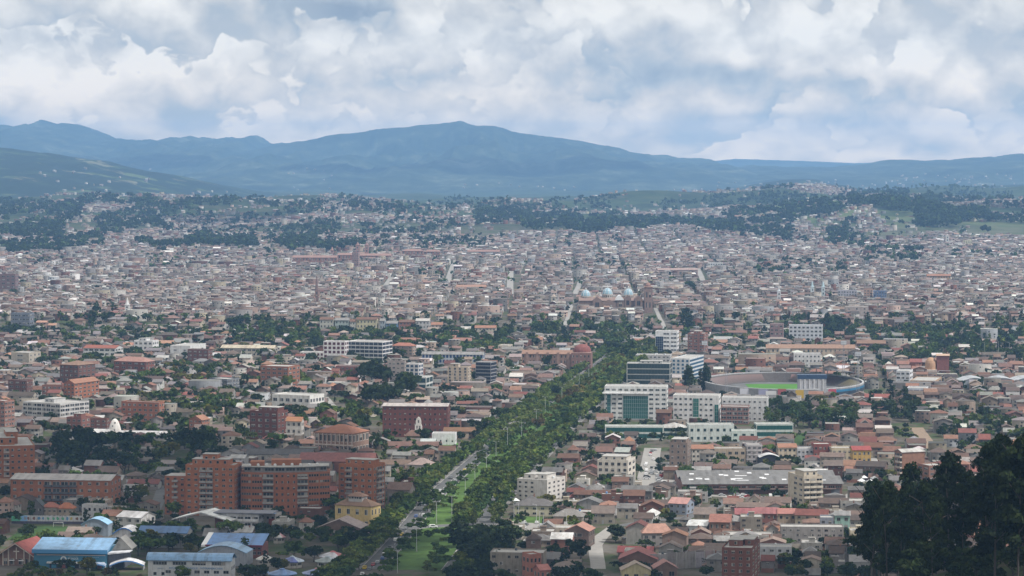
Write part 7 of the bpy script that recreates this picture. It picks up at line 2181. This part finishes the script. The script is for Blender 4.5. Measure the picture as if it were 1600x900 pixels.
def tree_stuff(name, items, label):
    g = np.random.default_rng(3)
    VV, CC = [], []
    for kn in KINDS:
        for lod, src in ((0, HI), (1, MID), (2, LO)):
            sel = [t for t in items if t[3] == kn and (0 if t[1] < 1480 else 1 if t[1] < 3300 else 2) == lod]
            if not sel:
                continue
            pick = g.integers(0, len(src[kn]), len(sel))
            for v in range(len(src[kn])):
                ss = [t for t, q in zip(sel, pick) if q == v]
                if not ss:
                    continue
                V0, C0 = src[kn][v]
                pos = np.array([t[:3] for t in ss]); hh_ = np.array([t[4] for t in ss]); col = np.array([t[5] for t in ss])
                a = g.uniform(0, 2 * pi, len(ss)); wd = g.uniform(.85, 1.2, len(ss))
                cA, sA = np.cos(a) * hh_ * wd, np.sin(a) * hh_ * wd
                X = pos[:, 0, None] + V0[None, :, 0] * cA[:, None] - V0[None, :, 1] * sA[:, None]
                Y = pos[:, 1, None] + V0[None, :, 0] * sA[:, None] + V0[None, :, 1] * cA[:, None]
                Z = pos[:, 2, None] + V0[None, :, 2] * hh_[:, None]
                VV.append(np.stack([X, Y, Z], -1).reshape(-1, 3))
                CC.append((C0[None] * col[:, None, :]).reshape(-1, 3))
    V = np.concatenate(VV); C = np.concatenate(CC)
    o = obj(name, raw_mesh(name, V, np.arange(len(V)), np.full(len(V) // 4, 4), ['foliage'], fcol=C), color=(1, 1, 1), kind='stuff', label=label)
    print(name, len(C))


tree_stuff('distant_woods', far, 'masses of dark trees among the houses and on the far slopes')

# ------------------------------------------------------------------ scattered farmsteads at the mountain's foot
from mathutils.bvhtree import BVHTree
bv = []
for o in bpy.data.objects:
    if o.name.split('.')[0] in ('mountain', 'hill'):
        me = o.data
        bv.append(BVHTree.FromPolygons([v.co.copy() for v in me.vertices], [tuple(p.vertices) for p in me.polygons]))
rows = []
for (x0, x1, y0, y1, n_) in ((530, 680, 302, 322, 90), (900, 1010, 300, 322, 70), (1040, 1110, 296, 308, 24), (1120, 1240, 285, 326, 80), (1230, 1420, 282, 320, 120), (1400, 1600, 272, 318, 110), (300, 360, 300, 312, 20), (60, 260, 262, 310, 22),
                              (800, 900, 292, 310, 24), (420, 520, 262, 318, 20), (700, 800, 285, 312, 24)):
    for _ in range(n_):
        a_, b_ = rt.uniform(x0, x1), rt.uniform(y0, y1)
        dv = Vector(((a_ - 800) / FPX, CP + (450 - b_) / FPX * SP, -SP + (450 - b_) / FPX * CP)).normalized()
        best = None
        for t_ in bv:
            hit = t_.ray_cast(Vector((0, 0, HCAM)), dv)
            if hit[0] and (best is None or hit[3] < best[1]):
                best = (hit[0], hit[3])
        if best:
            q = best[0]
            if float(hgt(q.x, q.y)) > q.z:
                continue
            w_ = rt.uniform(8, 16)
            rows.append([q.x, q.y, q.z + 1, w_, w_ * .7, rt.uniform(4, 7), 2.5, rt.uniform(0, 3.1), 0, rt.choice((0, 3, 1, 2)), rt.choice((0, 3, 6, 4, 7)), 1, a_, b_])
house_stuff('mountain_farmsteads', np.array(rows), 'pale scattered farmhouses along the foot of the mountains')


# ------------------------------------------------------------------ traffic
def car_parts(kind):
    key = ('car', kind)
    if key in _wc:
        return _wc[key]
    L, Wd = (4.2, 1.72) if kind == 'car' else (4.6, 1.85)
    zr = 1.45 if kind == 'car' else 1.8
    if kind == 'car':
        prof = [(-L / 2, .3), (L / 2, .3), (L / 2, .72), (L * .28, .88), (L * .14, zr - .06), (-L * .26, zr), (-L * .42, .98), (-L / 2, .9)]
    else:
        prof = [(-L / 2, .35), (L / 2, .35), (L / 2, .9), (L * .3, 1.05), (L * .2, zr - .06), (-L * .44, zr), (-L / 2, 1.0)]
    mb = MB(); mb.extrude_y(prof, -Wd / 2, Wd / 2)
    body = mb.mesh('body', 'painted')
    g = MB()
    zt = zr - .14
    zb = .95 if kind == 'car' else 1.1
    for sg in (-1, 1):
        y0, y1 = (sg * Wd / 2 - .005, sg * (Wd / 2 + .012))
        g.extrude_y([(-L * .3, zb), (L * .2, zb), (L * .12, zt), (-L * .25, zt)], min(y0, y1), max(y0, y1))
    fx = L * .29 if kind == 'car' else L * .305
    g.add([(fx, -Wd * .43, zb), (fx, Wd * .43, zb), (L * .16 + .03, Wd * .4, zt), (L * .16 + .03, -Wd * .4, zt)], [(0, 1, 2, 3)])
    g.add([(-L * .435 - .02, -Wd * .43, zb + .1), (-L * .435 - .02, Wd * .43, zb + .1), (-L * .28 - .03, Wd * .4, zt + .03), (-L * .28 - .03, -Wd * .4, zt + .03)], [(0, 3, 2, 1)])
    glass = g.mesh('car_glass', 'window_glass')
    wh = MB(); wh.tube((0, -.1, 0), (0, .1, 0), .32, .32, 10)
    wheel = wh.mesh('wheel', 'rubber')
    _wc[key] = (body, glass, wheel, L, Wd)
    return _wc[key]


CCOL = {'white': (.72, .72, .72), 'silver': (.42, .43, .44), 'black': (.02, .02, .022), 'red': (.35, .03, .03), 'yellow': (.75, .52, .03), 'blue': (.05, .1, .28), 'grey': (.15, .155, .16)}


def car(x, y, rz, colname, where, kind='car', z=.04, cat='car'):
    body, glass, wheel, L, Wd = car_parts(kind)
    root = thing('car', None, cat, (x, y, z), rz, where[1])
    obj('body', body, root, CCOL[colname]); obj('car_glass', glass, root)
    for a in (-.31, .31):
        for b in (-1, 1):
            obj('wheel', wheel, root, None, (a * L, b * (Wd / 2 - .08), .32))
    AUTO.append((root, f"{colname} {'taxi' if colname == 'yellow' else ('van' if kind != 'car' else 'car')} {where[0]}", *map(float, proj(x, y, z + 1)), 'car'))


def dir_at(line, y):
    for a, b in zip(line[:-1], line[1:]):
        if a.y <= y <= b.y:
            return atan2(b.y - a.y, b.x - a.x), a.lerp(b, (y - a.y) / (b.y - a.y))
    return pi / 2, line[-1]


AVG = ('driving on the avenue', 'cars on the avenue')
for px, py, cn, kd in ((569, 889, 'yellow', 'car'), (577, 891, 'grey', 'car'), (609, 857, 'black', 'car'), (628, 837, 'yellow', 'car'), (667, 807, 'white', 'van'), (600, 868, 'white', 'car'), (679, 774, 'silver', 'car'), (741, 732, 'white', 'car'),
                        (697, 773, 'white', 'van'), (720, 744, 'black', 'car'), (760, 704, 'silver', 'car'), (640, 822, 'red', 'car'), (712, 752, 'silver', 'car'), (775, 692, 'white', 'car'), (800, 668, 'white', 'car'), (868, 620, 'white', 'van'),
                        (915, 586, 'white', 'car'), (905, 590, 'silver', 'car'), (930, 575, 'white', 'car'), (566, 899, 'white', 'car'), (846, 634, 'red', 'car'), (590, 880, 'silver', 'car'), (618, 846, 'white', 'van'), (633, 828, 'grey', 'car'), (650, 808, 'blue', 'car'), (664, 790, 'silver', 'car'), (688, 768, 'white', 'car'), (704, 748, 'grey', 'van'), (726, 736, 'yellow', 'car'), (748, 718, 'black', 'car'), (767, 700, 'red', 'car'), (786, 680, 'grey', 'car'), (583, 884, 'red', 'car'), (598, 874, 'blue', 'car'), (672, 784, 'black', 'car')):
    q = g1(px, py)
    a, c0 = dir_at(AVL, q[1])
    t = Vector((cos(a), sin(a))); nn = Vector((t.y, -t.x))
    lane = max(-3.4, min(3.4, (Vector(q[:2]) - c0).dot(nn)))
    p_ = c0 + nn * lane
    car(p_.x, p_.y, a + (pi if lane < 0 else 0), cn, AVG, kd)
q = g1(677, 825)
car(q[0], q[1], .1, 'white', ('waiting on the cross street', 'cars on the avenue'), 'van', .18)
rc_ = random.Random(31)


def lot_cars(x0, x1, y0, y1, n, where, dirs=(pi / 2, 0), cols=('white', 'white', 'white', 'silver', 'silver', 'black', 'grey', 'white', 'silver', 'red')):
    done = []
    k = 0
    while len(done) < n and k < 900:
        k += 1
        q = g1(rc_.uniform(x0, x1), rc_.uniform(y0, y1))
        if all(abs(q[0] - a) > 3.1 or abs(q[1] - b) > 5.2 for a, b in done):
            done.append((q[0], q[1]))
            car(q[0], q[1], rc_.choice(dirs) + rc_.uniform(-.06, .06), rc_.choice(cols), where, rc_.choice(('car', 'car', 'van')), .06)


lot = [g1(*q) for q in ((1002, 762), (1062, 762), (1058, 722), (1008, 722))]
MB().add([(q[0], q[1], .05) for q in lot], [(0, 1, 2, 3)]).build('parking_ground', 'worn_concrete', kind='structure')
lot_cars(1008, 1058, 724, 761, 34, ('in the car park', 'cars parked beside the cream block'), (pi / 2, pi / 2, 0.05))
lot2 = [g1(*q) for q in ((800, 836), (862, 838), (856, 818), (800, 816))]
MB().add([(q[0], q[1], .05) for q in lot2], [(0, 1, 2, 3)]).build('parking_ground', 'worn_concrete', kind='structure')
lot_cars(801, 858, 818, 830, 12, ('in the sheet roof yard', 'cars parked below the yellow house'), (pi / 2, 1.4))
lot_cars(1200, 1238, 768, 778, 8, ('before the cream block', 'cars parked along the market street'), (0.1, pi / 2))
lot_cars(1090, 1200, 774, 779, 9, ('along the market front', 'cars parked along the market street'), (0.02,))
lot_cars(1330, 1378, 742, 756, 12, ('parked at the market corner', 'cars parked at the market corner'), (0.4, 1.9))
lot_cars(1014, 1024, 703, 722, 5, ('driving up the side street', 'cars on the side street'), (pi / 2,))

# white market tents at the corner and by the tiled roofs
for i, (px, py) in enumerate(((1334, 752), (1342, 747), (1350, 752), (1358, 748), (1366, 753), (1346, 757), (1360, 758), (955, 794), (968, 789), (806, 788))):
    q = g1(px, py)
    r = thing('market_tent', None, 'tent', (q[0], q[1], 0), .2, 'white market tents')
    mb = MB().add([(-2.2, -2.2, 2.3), (2.2, -2.2, 2.3), (2.2, 2.2, 2.3), (-2.2, 2.2, 2.3), (0, 0, 3.9)], [(0, 1, 4), (1, 2, 4), (2, 3, 4), (3, 0, 4), (3, 2, 1, 0)])
    mb.build('tent_roof', 'painted', r, (.72, .73, .74))
    for a, b in ((-2, -2), (2, -2), (2, 2), (-2, 2)):
        MB().tube((a, b, 0), (a, b, 2.35), .06, .06, 5).build('tent_pole', 'pole_steel', r)
    AUTO.append((r, 'white peaked market tent', *map(float, proj(q[0], q[1], 2.5)), 'tent'))

# yellow parasols on the terrace
for i, (px, py) in enumerate(((897, 727), (909, 725), (919, 729))):
    q = g1(px, py)
    r = thing('parasol', None, 'parasol', (q[0], q[1], 0), 0, 'terrace parasols')
    MB().tube((0, 0, 0), (0, 0, 3.4), .06, .05, 6).build('pole', 'pole_steel', r)
    MB().lathe([(2.9, 2.7), (2.85, 2.8), (1.5, 3.25), (.1, 3.6)], n=8).build('shade', 'painted', r, (.62, .48, .22) if i != 1 else (.66, .62, .5))
    AUTO.append((r, ('cream' if i == 1 else 'yellow') + ' round terrace parasol', *map(float, proj(q[0], q[1], 3)), 'parasol'))

# ------------------------------------------------------------------ light poles
def light_pole(x, y, z, h, where, arms=2):
    r = thing('light_pole', None, 'light pole', (x, y, z), 0, 'tall pale light poles')
    MB().tube((0, 0, 0), (0, 0, h), .17, .1, 7).build('pole', 'pole_steel', r)
    MB().box(-.35, .35, -.35, .35, 0, .4).build('base', 'concrete', r)
    for sg in (-1, 1)[:arms]:
        MB().tube((0, 0, h - .15), (sg * 1.5, 0, h + .15), .06, .05, 5).build('arm', 'pole_steel', r)
        MB().box(min(sg * 1.4, sg * 2.1), max(sg * 1.4, sg * 2.1), -.15, .15, h + .1, h + .25).build('lamp_head', 'painted', r, (.5, .5, .5))
    AUTO.append((r, f'light pole {where}', *map(float, proj(x, y, z + h * .6)), 'light pole'))


for px, py, tp in ((621, 897, 860), (651, 862, 827), (682, 818, 784), (706, 816, 775), (727, 786, 748), (742, 765, 728), (760, 742, 706), (775, 724, 690), (815, 706, 660), (793, 704, 668), (838, 672, 640), (852, 652, 620), (878, 640, 605), (905, 612, 585), (920, 596, 570)):
    q = g1(px, py)
    light_pole(q[0], q[1], .1, (py - tp) * q[1] / FPX, 'on the avenue lawn')
for px, py, tp in ((803, 822, 778), (810, 825, 785), (838, 828, 788), (843, 828, 798), (849, 830, 800), (1337, 790, 775), (885, 838, 800)):
    q = g1(px, py)
    light_pole(q[0], q[1], .03, (py - tp) * q[1] / FPX, 'by the car yard', 1)
for px, py, tp in ((1538, 560, 535), (1560, 560, 533), (1577, 562, 535), (1595, 562, 538)):
    q = g1(px, py)
    light_pole(q[0], q[1], float(q[2]), (py - tp) * q[1] / FPX, 'beside the river trees', 1)

# school playing field strip on the right, and open greens
for nm, mt, pts in (('playing_field', 'dark_turf', ((1196, 696), (1300, 694), (1296, 676), (1196, 678))), ('lawn', 'lawn', ((470, 915), (560, 900), (575, 868), (520, 880))), ('meadow', 'lawn', ((1090, 872), (1128, 868), (1134, 845), (1112, 842))),
                    ('meadow', 'lawn', ((800, 822), (848, 818), (848, 808), (800, 806))), ('lawn', 'pitch_turf', ((140, 576), (178, 574), (176, 564), (142, 565)))):
    q = [g1(*p_) for p_ in pts]
    MB().add([(a[0], a[1], .045) for a in q], [(0, 1, 2, 3)]).build(nm, mt, kind='structure')

# ------------------------------------------------------------------ unseen clouds above the frame, added to shade the foreground and slopes
def cloud(cx, cy, rx, ry, zc, seed):
    """a heap of overlapping puffs joined to one body, its shadow falls round (cx, cy)"""
    g = np.random.default_rng(seed)
    k = zc / SUN_DIR.z
    ox, oy = cx + SUN_DIR.x * k, cy + SUN_DIR.y * k
    bm = bmesh.new()
    n_ = 26
    for i in range(n_):
        a = g.uniform(0, 2 * pi); t = math.sqrt(g.random())
        rr_ = g.uniform(.22, .42) * min(rx, ry)
        mt = Matrix.Translation((ox + cos(a) * t * rx * .85, oy + sin(a) * t * ry * .85, zc + rr_ * .35)) @ Matrix.Diagonal((rr_ * 1.15, rr_ * 1.15, rr_ * .6, 1))
        bmesh.ops.create_icosphere(bm, subdivisions=3, radius=1.0, matrix=mt)
    for v in bm.verts:
        n3 = vnoise(np.array([v.co.x / 45]), np.array([v.co.y / 45 + v.co.z / 60]), seed)[0] - .5
        v.co += v.normal * n3 * 30
    me = bpy.data.meshes.new('cloud')
    bm.to_mesh(me); bm.free()
    me.materials.append(MAT['cloud_white'])
    me.polygons.foreach_set('use_smooth', np.ones(len(me.polygons), bool))
    return obj('cloud', me, kind='structure')


m, N = new_mat('cloud_white')
d_ = N.n('ShaderNodeBsdfDiffuse', ins={'Color': (.9, .9, .9, 1)})
t_ = N.n('ShaderNodeBsdfTranslucent', ins={'Color': (.85, .87, .9, 1)})
mx_ = N.n('ShaderNodeMixShader', ins={0: .5, 1: d_.outputs[0], 2: t_.outputs[0]})
N.link(mx_.outputs[0], N.n('ShaderNodeOutputMaterial').inputs[0])
MAT['cloud_white'] = m
for i, (cx, cy, rx, ry) in enumerate(((-250, 1560, 200, 420), (60, 1240, 380, 150), (205, 830, 140, 140), (-300, 19600, 1300, 900), (-1500, 9600, 380, 420), (-950, 7300, 420, 240), (1150, 7700, 320, 220), (-3600, 21500, 1200, 1000), (1400, 5200, 500, 220))):
    cloud(cx, cy, rx, ry, 1700 if cy < 6000 else 2600, 300 + i)

# ------------------------------------------------------------------ labels for everything that repeats
ORD = ['nearest', 'second-nearest', 'third-nearest', 'fourth-nearest', 'fifth-nearest', 'sixth-nearest', 'seventh-nearest', 'eighth-nearest', 'ninth-nearest', 'tenth-nearest', 'eleventh-nearest', 'twelfth-nearest',
       'thirteenth-nearest', 'fourteenth-nearest', 'fifteenth-nearest', 'sixteenth-nearest', 'seventeenth-nearest', 'eighteenth-nearest', 'nineteenth-nearest', 'twentieth-nearest']


def nth(i):
    return ORD[i] if i < 20 else f"{i + 1}{'th' if 10 < (i + 1) % 100 < 14 else {1: 'st', 2: 'nd', 3: 'rd'}.get((i + 1) % 10, 'th')}-nearest"


lp = np.array([(a, b) for _, a, b in LAND])
by = {}
euc = sorted([t for t in AUTO if 'eucalyptus' in t[1]], key=lambda t: t[2])
for i, t in enumerate(euc):
    t[0]['label'] = f"{nth(i).replace('-nearest', '') if i else 'first'} eucalyptus from the left in the dark grove on the near hillside"
for o, desc, px, py, noun in AUTO:
    if 'eucalyptus' in desc:
        continue
    px, py = float(px), float(py)
    dd = np.hypot(lp[:, 0] - px, (lp[:, 1] - py) * 1.3)
    j = int(dd.argmin())
    dx, dy = px - lp[j, 0], py - lp[j, 1]
    side = ('left of' if dx < 0 else 'right of') if abs(dx) > abs(dy) * 1.2 else ('beyond' if dy < 0 else 'before')
    by.setdefault((desc, side, LAND[j][0]), []).append((dd[j], o))
for (desc, side, ph), L in by.items():
    L.sort(key=lambda t: t[0])
    for i, (dist, o) in enumerate(L):
        if len(L) == 1:
            o['label'] = f'{desc} {side} the {ph}'
        else:
            o['label'] = f'{nth(i)} {desc} {side} the {ph}'
bad = [o['label'] for o, *_ in AUTO if len(o['label'].split()) > 16]
print('labels too long', len(bad), bad[:4])
